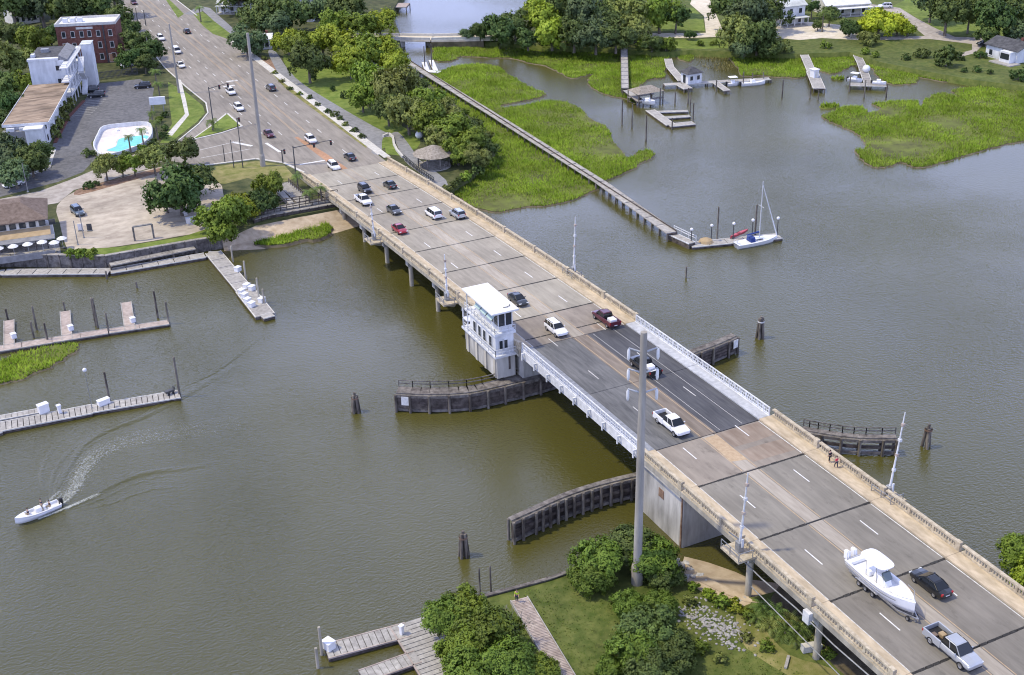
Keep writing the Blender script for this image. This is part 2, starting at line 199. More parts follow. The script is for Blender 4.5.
# ------------------------------------------------------------------ mesh builder
class MB:
    def __init__(s): s.v = []; s.f = []; s.sm = []
    def add(s, vs, fs, smooth=False):
        o = len(s.v); s.v += [tuple(p) for p in vs]; s.f += [tuple(i+o for i in f) for f in fs]; s.sm += [smooth]*len(fs); return s
    def box(s, x0, x1, y0, y1, z0, z1):
        return s.add([(x0,y0,z0),(x1,y0,z0),(x1,y1,z0),(x0,y1,z0),(x0,y0,z1),(x1,y0,z1),(x1,y1,z1),(x0,y1,z1)],
                     [(3,2,1,0),(4,5,6,7),(0,1,5,4),(1,2,6,5),(2,3,7,6),(3,0,4,7)])
    def hexa(s, b, t):
        return s.add(list(b)+list(t), [(3,2,1,0),(4,5,6,7),(0,1,5,4),(1,2,6,5),(2,3,7,6),(3,0,4,7)])
    def prism(s, pts, z0, z1):
        n = len(pts); a = sum(pts[i][0]*pts[(i+1)%n][1]-pts[(i+1)%n][0]*pts[i][1] for i in range(n))
        if a < 0: pts = pts[::-1]
        vs = [(p[0], p[1], z0) for p in pts]+[(p[0], p[1], z1) for p in pts]
        return s.add(vs, [tuple(range(n-1, -1, -1)), tuple(range(n, 2*n))]+[(i, (i+1)%n, n+(i+1)%n, n+i) for i in range(n)])
    def seg(s, a, b, w, z0, z1, zb0=None, zb1=None, off=0.0):
        """box along a->b in plan (width w, shifted off to the left), z0..z1 at a and zb0..zb1 at b"""
        zb0 = z0 if zb0 is None else zb0; zb1 = z1 if zb1 is None else zb1
        dx, dy = b[0]-a[0], b[1]-a[1]; l = math.hypot(dx, dy) or 1; nx, ny = -dy/l, dx/l
        p = lambda q, t: (q[0]+nx*t, q[1]+ny*t)
        q = [p(a, off-w/2), p(b, off-w/2), p(b, off+w/2), p(a, off+w/2)]
        return s.hexa([(*q[0], z0), (*q[1], zb0), (*q[2], zb0), (*q[3], z0)], [(*q[0], z1), (*q[1], zb1), (*q[2], zb1), (*q[3], z1)])
    def tube(s, pts, rads, n=8, cap=True, smooth=True):
        P = [Vector(p) for p in pts]; k = len(P); rads = [rads]*k if isinstance(rads, (int, float)) else rads; o = []
        for i in range(k):
            d = (P[min(i+1, k-1)]-P[max(i-1, 0)]).normalized(); ref = Vector((0, 0, 1)) if abs(d.z) < 0.9 else Vector((1, 0, 0))
            u = d.cross(ref).normalized(); w = u.cross(d)
            o += [P[i]+(u*math.cos(2*math.pi*j/n)+w*math.sin(2*math.pi*j/n))*rads[i] for j in range(n)]
        fs = [(i*n+j, i*n+(j+1)%n, (i+1)*n+(j+1)%n, (i+1)*n+j) for i in range(k-1) for j in range(n)]
        fs = [f[::-1] for f in fs]
        s.add(o, fs, smooth)
        if cap: s.add(o[:n], [tuple(range(n))]); s.add(o[-n:], [tuple(range(n-1, -1, -1))])
        return s
    def bar(s, a, b, w, h=None):
        A, B = Vector(a), Vector(b); d = (B-A).normalized(); ref = Vector((0, 0, 1)) if abs(d.z) < 0.95 else Vector((1, 0, 0))
        u = d.cross(ref).normalized()*(w/2); v = u.normalized().cross(d)*((h or w)/2)
        return s.hexa([A-u-v, A+u-v, A+u+v, A-u+v], [B-u-v, B+u-v, B+u+v, B-u+v])
    def lathe(s, prof, c=(0, 0, 0), n=12, axis='z', smooth=True):
        o = []
        for r, h in prof:
            for j in range(n):
                a = 2*math.pi*j/n; x, y = r*math.cos(a), r*math.sin(a)
                p = (x, y, h) if axis == 'z' else ((h, x, y) if axis == 'x' else (x, h, y))
                o.append((p[0]+c[0], p[1]+c[1], p[2]+c[2]))
        k = len(prof)
        return s.add(o, [(i*n+j, i*n+(j+1)%n, (i+1)*n+(j+1)%n, (i+1)*n+j) for i in range(k-1) for j in range(n)], smooth)
    def ball(s, c, r, n=8, sz=1.0):
        return s.lathe([(max(1e-3, r*math.sin(math.pi*i/6)), -r*sz*math.cos(math.pi*i/6)) for i in range(7)], c, n)
    def mesh(s, name, bevel=0.0, bseg=1):
        me = bpy.data.meshes.new(name); me.from_pydata(s.v, [], s.f); me.polygons.foreach_set('use_smooth', s.sm)
        bm = bmesh.new(); bm.from_mesh(me)
        if bevel:
            bmesh.ops.remove_doubles(bm, verts=bm.verts, dist=1e-4)
            bmesh.ops.bevel(bm, geom=[e for e in bm.edges if len(e.link_faces) == 2 and e.calc_face_angle(0) > 0.35], offset=bevel, segments=bseg, affect='EDGES', clamp_overlap=True)
        bmesh.ops.recalc_face_normals(bm, faces=bm.faces); bm.to_mesh(me); bm.free()
        return me
    def build(s, name, m, parent=None, loc=None, bevel=0.0, bseg=1):
        me = s.mesh(name, bevel, bseg); me.materials.append(MATS[m]); return link(name, me, parent, loc)
def link(name, me, parent=None, loc=None):
    o = bpy.data.objects.new(name, me); COL.objects.link(o)
    if parent is not None: o.parent = parent
    if loc is not None: o.location = loc
    return o
def tag(o, label=None, cat=None, group=None, kind=None):
    if label: o['label'] = label
    if cat: o['category'] = cat
    if group: o['group'] = group
    if kind: o['kind'] = kind
    return o
def thing(name, label, cat, loc=(0, 0, 0), rz=0.0, group=None, rx=0.0):
    o = bpy.data.objects.new(name, None); COL.objects.link(o); o.location = loc; o.rotation_euler = (rx, 0, rz); o.empty_display_size = 0.3
    return tag(o, label, cat, group)
def copy_tree(o, parent=None, swap=None):
    c = o.copy(); COL.objects.link(c); c.parent = parent
    if swap and c.data and c.data.materials:
        for a, b in swap.items():
            if c.data.materials[0] == MATS[a]:
                c.material_slots[0].link = 'OBJECT'; c.material_slots[0].material = MATS[b]
    for ch in list(o.children): copy_tree(ch, c, swap)
    return c
def smooth_poly(pts, closed=True, k=4):
    n = len(pts); out = []
    for i in range(n if closed else n-1):
        g = (lambda j: pts[j % n]) if closed else (lambda j: pts[max(0, min(n-1, j))])
        p0, p1, p2, p3 = g(i-1), g(i), g(i+1), g(i+2)
        for q in range(k):
            t = q/k; a = [0.5*((2*p1[d])+(-p0[d]+p2[d])*t+(2*p0[d]-5*p1[d]+4*p2[d]-p3[d])*t*t+(-p0[d]+3*p1[d]-3*p2[d]+p3[d])*t**3) for d in (0, 1)]
            out.append(tuple(a))
    if not closed: out.append(tuple(pts[-1]))
    return out
def jitter(pts, a):
    return [(x+random.uniform(-a, a), y+random.uniform(-a, a)) for x, y in pts]
def ccw(pts):
    a = sum(pts[i][0]*pts[(i+1) % len(pts)][1]-pts[(i+1) % len(pts)][0]*pts[i][1] for i in range(len(pts)))
    return pts if a > 0 else pts[::-1]
def offset(pts, d):
    pts = ccw(pts); n = len(pts); out = []
    for i in range(n):
        a, b, c = Vector(pts[i-1]), Vector(pts[i]), Vector(pts[(i+1) % n])
        e1 = (b-a).normalized() if (b-a).length > 1e-6 else Vector((1, 0)); e2 = (c-b).normalized() if (c-b).length > 1e-6 else e1
        nn = Vector((e1.y+e2.y, -e1.x-e2.x)); nn = nn.normalized() if nn.length > 1e-6 else Vector((e1.y, -e1.x))
        out.append((b.x+nn.x*d, b.y+nn.y*d))
    return out
def sheet(name, pts, z, m, parent=None, skirt=None, zlow=None, kind='structure'):
    """flat polygon at height z; with skirt, a sloping bank skirt metres wide down to zlow"""
    pts = ccw(list(pts)); n = len(pts); mb = MB()
    tri = tessellate_polygon([[Vector((x, y, 0)) for x, y in pts]])
    fs = []
    for t in tri:
        a, b, c = (pts[i] for i in t); s = (b[0]-a[0])*(c[1]-a[1])-(b[1]-a[1])*(c[0]-a[0]); fs.append(tuple(t) if s > 0 else tuple(t)[::-1])
    mb.add([(x, y, z) for x, y in pts], fs)
    if skirt is not None:
        q = offset(pts, skirt); mb.add([(x, y, z) for x, y in pts]+[(x, y, zlow) for x, y in q], [(i, n+i, n+(i+1) % n, (i+1) % n) for i in range(n)])
    me = bpy.data.meshes.new(name); me.from_pydata(mb.v, [], mb.f); me.materials.append(MATS[m]); o = link(name, me, parent)
    if kind and parent is None: o['kind'] = kind
    return o
def inside(pts, X, Y):
    r = np.zeros(len(X), bool); n = len(pts)
    for i in range(n):
        x1, y1 = pts[i]; x2, y2 = pts[(i+1) % n]
        if y1 == y2: continue
        c = ((y1 > Y) != (y2 > Y)) & (X < (x2-x1)*(Y-y1)/(y2-y1)+x1); r ^= c
    return r
def blades(name, polys, z, m, dens, h, w, label, cat, parent=None, thin=None):
    V = []
    for pts in polys:
        P = np.array(pts); lo, hi = P.min(0), P.max(0); N = int((hi-lo).prod()*dens)
        X = rng.uniform(lo[0], hi[0], N); Y = rng.uniform(lo[1], hi[1], N); k = inside(pts, X, Y); X, Y = X[k], Y[k]
        pt = np.sin(X*0.31+1.3*np.sin(Y*0.23))*np.sin(Y*0.27+1.7*np.sin(X*0.19)); k = rng.uniform(-1.3, 1, len(X)) < pt+0.75
        X, Y, pt = X[k], Y[k], pt[k]
        if thin:
            for (tx, ty, tr) in thin:
                k = (np.hypot(X-tx, Y-ty) > tr*rng.uniform(0.3, 1.3, len(X))); X, Y, pt = X[k], Y[k], pt[k]
        n = len(X); a = rng.uniform(0, 6.283, n); hh = h*rng.uniform(0.55, 1.15, n)*(1+0.22*pt); ww = w*rng.uniform(0.6, 1.3, n); q = rng.uniform(0.25, 1.0, n)*hh; lx, ly = -np.sin(a)*q, np.cos(a)*q
        A = np.stack([X-np.cos(a)*ww/2, Y-np.sin(a)*ww/2, np.full(n, z)], 1); B = np.stack([X+np.cos(a)*ww/2, Y+np.sin(a)*ww/2, np.full(n, z)], 1); C = np.stack([X+lx, Y+ly, z+hh], 1)
        V.append(np.stack([A, B, C], 1).reshape(-1, 3))
    V = np.concatenate(V); nt = len(V)//3
    me = bpy.data.meshes.new(name); me.vertices.add(len(V)); me.vertices.foreach_set('co', V.ravel().astype(np.float32)); me.loops.add(len(V)); me.loops.foreach_set('vertex_index', np.arange(len(V), dtype=np.int32))
    me.polygons.add(nt); me.polygons.foreach_set('loop_start', np.arange(0, len(V), 3, dtype=np.int32)); me.update(); me.validate()
    nr = np.zeros((len(V), 3), np.float32); nr[:, 2] = 1; nr[:, :2] = rng.normal(0, 0.35, (nt, 2)).repeat(3, 0); nr /= np.linalg.norm(nr, axis=1)[:, None]
    me.polygons.foreach_set('use_smooth', [True]*nt); me.normals_split_custom_set_from_vertices(nr.tolist())
    me.materials.append(MATS[m]); o = link(name, me, parent)
    if parent is None: tag(o, label, cat, kind='stuff')
    else: o['kind'] = 'stuff'
    return o
def sxy(p):                                              # how far left a place is, seen from the camera; used only to word the labels
    d = [p[i]-CAMPOS[i] for i in range(3)]; return sum(d[i]*CR[i] for i in range(3))/sum(d[i]*CF[i] for i in range(3))
ORD = ['leftmost', 'second from the left', 'third from the left', 'fourth from the left', 'fifth from the left', 'sixth from the left', 'seventh from the left', 'eighth from the left', 'ninth from the left', 'tenth from the left', 'eleventh from the left', 'twelfth from the left', 'thirteenth from the left', 'fourteenth from the left', 'fifteenth from the left', 'sixteenth from the left', 'seventeenth from the left', 'eighteenth from the left', 'nineteenth from the left', 'twentieth from the left']
def order_labels(objs, text):                            # text has one %s for the ordinal
    objs = sorted(objs, key=lambda o: sxy(tuple(o.location)))
    for i, o in enumerate(objs): o['label'] = text % (ORD[i] if i < len(ORD)-1 and i != len(objs)-1 else 'rightmost' if i == len(objs)-1 and len(objs) > 1 else ORD[min(i, 19)])

# ================================================================== THE SETTING
def deck_z(y): return 8.5-0.00024142*(y-98.43)**2
mb = MB(); mb.add([(-4000, -2500, 0), (4000, -2500, 0), (4000, 5000, 0), (-4000, 5000, 0)], [(0, 1, 2, 3)]); mb.build('water', 'river_water')['kind'] = 'structure'
# --- far left bank, with the town side of the road
LA = [(-1600, 300), (-420, 225), (-84.71, 243.78), (-74.27, 240.70), (-64.14, 234.45), (-56.62, 229.67), (-48.24, 229.46), (-39.63, 229.24), (-34.11, 228.50), (-31.94, 229.10), (-26.62, 232.25), (-17.33, 232.72), (-7.65, 232.82), (-5.36, 232.53), (9.41, 228.19), (15.65, 233.10), (23.56, 239.14), (35.44, 251.73),
      (39.16, 262.86), (42.16, 283.53), (44.28, 305.24), (45.18, 321.56), (46.99, 337.39), (52.55, 353.74), (60.46, 373.62), (64.68, 387.81), (70.37, 405.97), (79.91, 423.54), (95.34, 453.15), (40, 640), (60, 1500), (-1600, 1900)]
sheet('ground', LA, 2.30, 'understory', skirt=0.6, zlow=-1.2)
# --- far right bank: marsh upland with houses
LB = [(79.76, 353.15), (88.10, 343.34), (96.75, 333.46), (106.45, 325.98), (115.39, 317.53), (120.14, 311.71), (128.03, 309.75), (137.91, 300.78), (150.06, 290.47), (166.30, 283.33), (165.80, 269.85), (169.94, 254.37), (174.19, 241.97), (180.59, 231.05), (190.40, 218.35),
      (420, 230), (1800, 200), (1800, 1900), (300, 1900), (160, 620), (134.43, 422.46), (118.71, 398.13), (99.87, 375.75), (89.11, 368.54), (82.31, 367.73), (78.25, 358.83)]
sheet('far_bank', LB, 1.60, 'lawn', skirt=2.0, zlow=-1.0)['kind'] = 'structure'
# --- near bank under the bridge
LC = [(-35.54, 105.37), (-31.41, 104.85), (-26.42, 104.33), (-23.61, 104.56), (-17.73, 105.22), (-13.37, 103.13), (-12.35, 99.46), (-12.61, 95.72), (-11.22, 92.70), (-8.83, 90.82), (-3.95, 90.17), (4, 92), (16, 84), (26, 72), (60, 66), (200, 40), (900, -200), (900, -900), (-600, -900), (-220, 30), (-75, 62), (-52, 78), (-43.92, 96.08), (-42.68, 100.51), (-39.16, 104.05)]
sheet('near_bank', LC, 1.30, 'lawn', skirt=1.2, zlow=-1.0)['kind'] = 'structure'
# --- surfaces laid on the banks
def lay(name, pts, dz, m, base=2.3, k=0):
    return sheet(name, smooth_poly(pts, True, k) if k else pts, base+dz, m)
road = lay('road', [(-8.03, 254.6), (10.3, 254.6), (10.3, 480), (10.3, 900), (-9, 900), (-9, 470), (-13.66, 404.34), (-15.09, 368.80), (-14.63, 344.29), (-13.74, 325.29), (-15.60, 315.64), (-20.00, 307.05), (-30.02, 292.28), (-33.81, 282.44), (-27.55, 273.88), (-15.19, 272.45), (-10.40, 266.38)], 0.012, 'road_asphalt')
side = lay('side_street', [(-30.02, 292.28), (-35.14, 292.62), (-45.45, 286.70), (-54.28, 279.85), (-62.40, 274.76), (-70.70, 273.77), (-82.65, 272.99), (-83.41, 261.69), (-71.58, 265.34), (-60.06, 264.89), (-55.75, 271.68), (-47.63, 274.48), (-38.08, 278.36), (-33.81, 282.44)], 0.008, 'street_pale')
lay('parking_lot', [(-36.07, 360.86), (-24.08, 359.88), (-22.64, 347.90), (-31.47, 312.82), (-42.52, 315.41), (-46.71, 304.73), (-47.66, 292.15), (-52.01, 283.23), (-58.05, 278.96), (-70.56, 275.11), (-78.54, 275.45), (-77.84, 284.35), (-69.54, 284.81), (-58.52, 291.00), (-54.51, 310.20), (-48.16, 330.77), (-41.98, 344.37)], 0.016, 'asphalt')
lay('sandy_lot', [(-60.52, 263.09), (-55.47, 270.79), (-47.75, 273.79), (-38.22, 277.64), (-29.75, 275.15), (-26.83, 258.00), (-34.00, 234.93), (-41.59, 233.10), (-53.02, 233.65), (-60.98, 235.25), (-62.29, 238.87), (-61.54, 251.81)], 0.020, 'gravel_tan', k=3)
lay('seawall_lawn', [(-62.27, 236.55), (-53.12, 233.12), (-41.36, 232.37), (-34.00, 234.93), (-34.49, 229.08), (-39.44, 228.91), (-48.21, 229.21), (-56.59, 229.40), (-62.73, 233.42)], 0.024, 'lawn_bright')
lay('corner_lawn', [(-27.49, 272.24), (-15.59, 271.03), (-10.82, 264.99), (-11.15, 254.98), (-17.30, 252.53), (-20.43, 260.33), (-25.92, 258.96), (-29.43, 262.49)], 0.020, 'lawn_dry')
lay('slip_lane_lawn', [(-17.82, 352.34), (-15.84, 339.07), (-15.14, 322.84), (-16.28, 316.05), (-20.02, 309.05), (-29.92, 294.91), (-32.03, 296.15), (-25.97, 310.57), (-21.70, 333.39)], 0.024, 'lawn_bright')
lay('slip_lane_footpath', [(-14.85, 354.30), (-14.11, 352.60), (-17.71, 331.00), (-20.33, 316.37), (-28.23, 300.35), (-28.95, 302.65), (-21.02, 317.82)], 0.028, 'concrete_pale')
lay('park_lawn', [(19.59, 365.76), (26.02, 351.93), (33.08, 342.18), (33.31, 323.96), (22.67, 306.89), (23.34, 283.45), (23.68, 268.07), (18.52, 260.45), (19.33, 275.24), (12.04, 264.24), (15.15, 297.41), (13.49, 329.79)], 0.012, 'lawn_bright', k=3)
lay('planting_bed', [(9.53, 370.48), (14.92, 361.50), (11.55, 338.35), (13.15, 295.51), (13.13, 275.17), (10.81, 267.56), (10.22, 283.42), (10.97, 321.83), (11.64, 364.91)], 0.016, 'mulch', k=3)
lay('bed_lawn', [(12.24, 370.27), (11.33, 355.42), (10.77, 330.22), (10.94, 296.82), (10.66, 268.52), (9.72, 267.32), (9.26, 295.77), (8.95, 328.91)], 0.020, 'lawn_dry')
lay('walking_path', [(16.74, 371.88), (18.86, 370.58), (15.97, 349.91), (14.54, 330.37), (16.07, 300.00), (18.15, 276.87), (20.89, 275.26), (19.26, 263.50), (17.34, 252.74), (17.01, 237.24), (14.21, 232.96), (13.75, 245.23), (14.17, 254.58), (17.70, 269.76), (15.98, 272.58), (11.44, 262.02), (9.62, 263.07), (12.30, 272.92), (12.12, 294.08), (10.48, 325.63), (11.13, 339.86)], 0.024, 'path_asphalt', k=3)
lay('path_lawn', [(15.91, 271.71), (18.44, 272.97), (16.40, 265.17), (14.85, 257.50), (12.18, 260.74)], 0.030, 'lawn_bright')
lay('verge_lawn', [(8.31, 481.83), (8.23, 464.73), (7.22, 441.49), (3.92, 436.06)], 0.02, 'lawn_bright')
lay('house_verge', [(9.94, 439.77), (13.67, 445.13), (13.84, 426.13), (15.09, 397.73), (10.64, 395.64), (8.25, 405.28), (8.32, 418.88)], 0.02, 'lawn_bright')
lay('house_drive', [(7.22, 441.49), (15.34, 452.01), (17.57, 446.59), (16.57, 420.80), (15.24, 391.18), (13.22, 390.85), (13.44, 424.56), (14.18, 442.86), (9.25, 438.31)], 0.026, 'path_asphalt')
lay('back_lawn', [(46.60, 391.45), (52.28, 386.19), (57.45, 376.28), (54.92, 369.75), (39.86, 375.92)], 0.02, 'lawn_bright')
# beach and its foot beside the bulkhead
bm_ = MB()
up = [(-34.64, 227.92), (-31.05, 229.49), (-26.13, 232.58), (-17.26, 232.98), (-7.57, 233.08), (1.50, 233.72)]; dn = [(-34.64, 227.36), (-31.22, 226.02), (-27.80, 224.68), (-20.30, 224.00), (-9.43, 226.46), (1.82, 229.16)]; lo_ = [(-35.76, 224.53), (-32.05, 223.01), (-28.81, 221.19), (-21.57, 220.00), (-10.55, 222.12), (0.88, 225.09)]
rows = [[(x, y, 1.95) for x, y in up], [((a[0]+b[0])/2, (a[1]+b[1])/2, 0.55) for a, b in zip(up, dn)], [(x, y, 0.12) for x, y in dn], [(x, y, -0.6) for x, y in lo_]]
bm_.add([p for r in rows for p in r], [(i*6+j, (i+1)*6+j, (i+1)*6+j+1, i*6+j+1) for i in range(3) for j in range(5)])
bm_.build('beach', 'sand')['kind'] = 'structure'
# near bank: sand bar, worn ground, footpath of planks built later
sheet('sand_bar', smooth_poly([(-12.62, 100.78), (-11.63, 97.18), (-10.27, 93.08), (-9.12, 90.42), (-11.45, 90.45), (-13.31, 94.69), (-13.69, 98.28)], True, 3), 1.31, 'sand', skirt=0.2, zlow=1.28)
sb = MB(); ru = [(-13.48, 98.60), (-12.47, 95.93), (-11.39, 93.06), (-10.03, 90.50), (-7.96, 89.00)]; rd = [(-10.55, 102.11), (-8.98, 100.15), (-7.26, 97.23), (-6.09, 94.45), (-3.66, 92.31)]; re_ = [(-9.57, 103.58), (-7.66, 101.64), (-5.59, 98.72), (-4.09, 96.15), (-1.11, 93.69)]
rows = [[(x, y, 1.36) for x, y in ru], [((a[0]*.45+b[0]*.55), (a[1]*.45+b[1]*.55), 0.62) for a, b in zip(ru, rd)], [(x, y, 0.10) for x, y in rd], [(x, y, -0.5) for x, y in re_]]
sb.add([p for r in rows for p in r], [(i*5+j, (i+1)*5+j, (i+1)*5+j+1, i*5+j+1) for i in range(3) for j in range(4)]); sb.build('river_beach', 'sand')['kind'] = 'structure'
sheet('worn_ground', smooth_poly([(-11.56, 89.71), (-10.93, 86.46), (-11.06, 80.97), (-8.61, 77.38), (-8.93, 73.81), (-11.65, 75.24), (-13.89, 80.69), (-14.35, 85.43)], True, 3), 1.318, 'lawn_dry')
sheet('bridge_foot_mud', smooth_poly([(-8.40, 88.04), (-7.65, 81.90), (-7.96, 74.98), (-5.41, 70.32), (4, 80), (8, 90), (-2, 92)], True, 3), 1.324, 'mud')
# far bank: drives, yards, sand
def layB(name, pts, dz, m, k=0): return lay(name, pts, dz, m, 1.6, k)
layB('grove_floor', [(80.90, 355.59), (89.28, 345.70), (97.97, 335.72), (117.36, 320.75), (129.23, 340.09), (172.94, 411.31), (142.73, 431.07), (116.99, 393.21), (98.54, 373.03), (87.87, 365.93)], 0.01, 'understory')
layB('sand_drive', [(127.05, 336.53), (142.96, 326.61), (151.65, 322.81), (149.55, 317.70), (136.57, 322.61), (124.80, 329.92), (122.25, 334.68)], 0.012, 'sand_white')
layB('house_driveway', [(143.77, 324.49), (157.86, 346.38), (164.58, 364.81), (175.29, 378.39), (177.46, 372.79), (162.94, 346.82), (149.28, 322.67)], 0.016, 'sand_white')
layB('bank_lawn', [(129.39, 323.95), (138.43, 319.89), (146.45, 316.48), (139.01, 305.91), (131.25, 309.23), (124.34, 314.96)], 0.012, 'lawn_bright')
layB('orchard_lawn', [(156.95, 361.89), (162.09, 358.62), (155.88, 344.04), (145.83, 328.08), (133.85, 335.56), (138.02, 348.21)], 0.014, 'lawn_bright')
layB('yard', [(172.31, 326.65), (181.97, 320.58), (188.39, 309.75), (184.30, 299.25), (178.09, 293.76), (170.63, 301.47), (163.37, 302.88), (158.84, 308.79)], 0.012, 'sand_white')
layB('meadow', [(210.06, 320.64), (229.99, 330.89), (254.43, 358.01), (297.36, 329.93), (225.90, 264.11), (211.75, 275.94), (205.47, 286.06), (216.13, 313.15)], 0.012, 'lawn_bright')
layB('country_road', [(215.73, 332.14), (219.75, 321.93), (213.62, 307.61), (208.65, 293.74), (205.18, 281.55), (212.99, 275.16), (223.44, 265.64), (219.60, 262.05), (207.08, 271.27), (195.76, 263.82), (187.25, 262.13), (190.59, 265.59), (197.64, 266.90), (202.98, 272.33), (197.08, 283.51), (183.64, 290.32), (186.25, 293.32), (198.55, 287.23), (208.67, 307.24), (212.79, 318.91), (211.97, 328.77)], 0.02, 'street_pale')
# --- marsh: floor sheets and the grass that stands on them
MARSH = [
 [(17.97, 239.70), (26.46, 245.61), (35.75, 256.86), (42.04, 277.30), (45.16, 300.71), (46.49, 316.21), (49.20, 327.03), (54.37, 330.39), (61.92, 333.84), (68.72, 332.43), (72.77, 327.23), (71.29, 316.24), (70.82, 307.68), (70.61, 300.52), (71.09, 294.33), (68.11, 291.52), (61.28, 291.09), (55.08, 289.27), (59.17, 286.85), (67.92, 287.69), (71.80, 283.71), (72.48, 277.85), (70.50, 269.56), (70.11, 260.76), (65.65, 248.29), (62.32, 236.27), (67.01, 238.65), (69.62, 238.00), (67.67, 234.00), (62.09, 230.62), (54.31, 226.39), (49.62, 224.50), (44.17, 220.24), (34.53, 217.28), (27.06, 218.81), (21.06, 218.87), (18.97, 220.73), (17.50, 227.01), (17.31, 237.11)],
 [(59.63, 344.98), (62.02, 340.69), (66.09, 341.03), (68.64, 343.76), (75.38, 338.20), (81.03, 333.31), (82.44, 326.83), (84.64, 322.73), (85.20, 315.65), (84.76, 309.37), (84.86, 304.21), (88.33, 304.64), (92.32, 304.79), (87.14, 299.08), (84.94, 290.72), (85.64, 283.32), (87.09, 277.92), (86.66, 272.66), (93.22, 283.40), (99.92, 290.15), (104.54, 292.32), (107.50, 291.78), (114.94, 302.92), (123.09, 311.83), (122.48, 306.55), (123.67, 303.05), (132.27, 314.93), (126.45, 321.50), (121.57, 327.54), (101.79, 342.84), (92.32, 351.83), (81.52, 358.51), (69.58, 362.75), (64.57, 356.61)],
 [(140.03, 307.21), (132.35, 292.31), (127.30, 282.34), (132.04, 279.46), (136.41, 274.31), (139.69, 272.32), (145.18, 275.33), (150.58, 278.55), (148.50, 273.31), (150.88, 270.60), (156.08, 272.59), (160.67, 275.06), (163.25, 270.85), (158.84, 263.24), (156.23, 255.00), (159.18, 252.03), (163.54, 251.80), (167.61, 255.45), (170.19, 249.00), (172.81, 245.01), (174.00, 240.75), (168.75, 241.56), (164.86, 240.44), (162.06, 235.36), (162.39, 240.78), (156.59, 239.75), (152.64, 237.69), (147.93, 234.04), (150.45, 238.99), (144.57, 241.41), (139.40, 242.33), (137.87, 237.91), (133.35, 236.44), (135.18, 241.63), (130.25, 243.50), (125.00, 241.39), (121.60, 240.33), (120.01, 235.26), (119.70, 229.61), (118.77, 222.65), (113.88, 214.79), (110.43, 214.21), (107.24, 207.70), (106.30, 202.61), (109.03, 201.82), (113.01, 202.73), (113.77, 200.68), (114.43, 197.91), (123.53, 198.25), (137.69, 200.04), (148.84, 200.51), (166.64, 200.10), (206.99, 229.21), (189.86, 239.55), (183.33, 250.93), (179.05, 263.87), (174.92, 280.06), (173.94, 292.23), (157.22, 299.57)],
 [(-88.08, 199.09), (-79.05, 198.47), (-74.56, 199.65), (-70.11, 199.69), (-67.48, 199.08), (-66.83, 197.05), (-68.67, 194.38), (-71.13, 192.54), (-76.49, 190.07), (-80.00, 189.38), (-88.87, 187.37)],
 [(-28.90, 226.47), (-24.87, 227.78), (-21.08, 228.08), (-16.90, 229.44), (-13.52, 230.69), (-12.27, 228.71), (-13.17, 225.46), (-15.27, 222.97), (-20.46, 223.49), (-25.41, 223.92)],
]
MARSH = [jitter(smooth_poly(p, True, 4), 0.45) for p in MARSH]
names = ('marsh_bank', 'marsh_flat', 'marsh_island', 'marsh_point', 'marsh_tuft')
for p, nm in zip(MARSH, names): (sheet(nm, p, 0.16 if nm != 'marsh_tuft' else 0.45, 'mud', skirt=0.7, zlow=-0.4), sheet(nm, offset(p, -0.25), 0.24 if nm != 'marsh_tuft' else 0.55, 'marsh_floor'))
grass_text = ('bright green marsh grass between the bridge and the long boardwalk', 'bright green marsh grass below the far grove of trees', 'bright green marsh grass of the island and shore at the right', 'green tongue of marsh grass beside the left docks', 'small strip of green marsh grass on the beach by the bridge')
thins = [[(*(71.81, 265.72), 9), (*(21.68, 222.56), 7), (*(62.13, 243.23), 8), (*(26.39, 222.62), 6)], None, [(*(122.09, 210.87), 9), (*(118.59, 210.31), 8), (*(137.36, 235.09), 5), (*(143.28, 218.60), 7)], None, None]
for p, tx, th, dn_ in zip(MARSH, grass_text, thins, (7, 6, 6, 9, 10)): blades('marsh_grass', [p], 0.12 if dn_ < 10 else 0.5, 'marsh_blade', dn_*3.2, 0.66, 0.20, tx, 'grass', thin=th)
for i, c in enumerate(((128.23, 245.76), (147.90, 266.12))):
    q = [(c[0]+(2.6-i*0.6)*math.cos(a*0.785)*random.uniform(.8, 1.2), c[1]+(1.9-i*0.4)*math.sin(a*0.785)*random.uniform(.8, 1.2)) for a in range(8)]
    q = smooth_poly(q, True, 2); sheet('marsh_tuft', q, 0.2, 'marsh_floor', skirt=0.5, zlow=-0.4); blades('marsh_grass', [q], 0.15, 'marsh_blade', 9, 0.9, 0.4, ('small round tuft of marsh grass off the tip of the island', 'tiny tuft of marsh grass between the two right docks')[i], 'grass')
blades('marsh_grass', [[(130.88, 312.84), (139.83, 305.88), (130.20, 288.31), (123.61, 289.70), (123.54, 297.67)]], -0.1, 'reed_blade', 2.6, 0.9, 0.22, 'sparse brownish reeds standing in the shallow water behind the boathouse dock', 'reeds')
blades('lawn_grass', [[(-33.65, 104.23), (-26.84, 103.55), (-24.37, 98.50), (-16.30, 90.25), (-12.32, 79.33), (-9.84, 74.28), (-36.06, 86.39)]], 1.3, 'lawn_blade', 9, 0.16, 0.16, 'short green grass on the near bank below the bridge', 'grass')
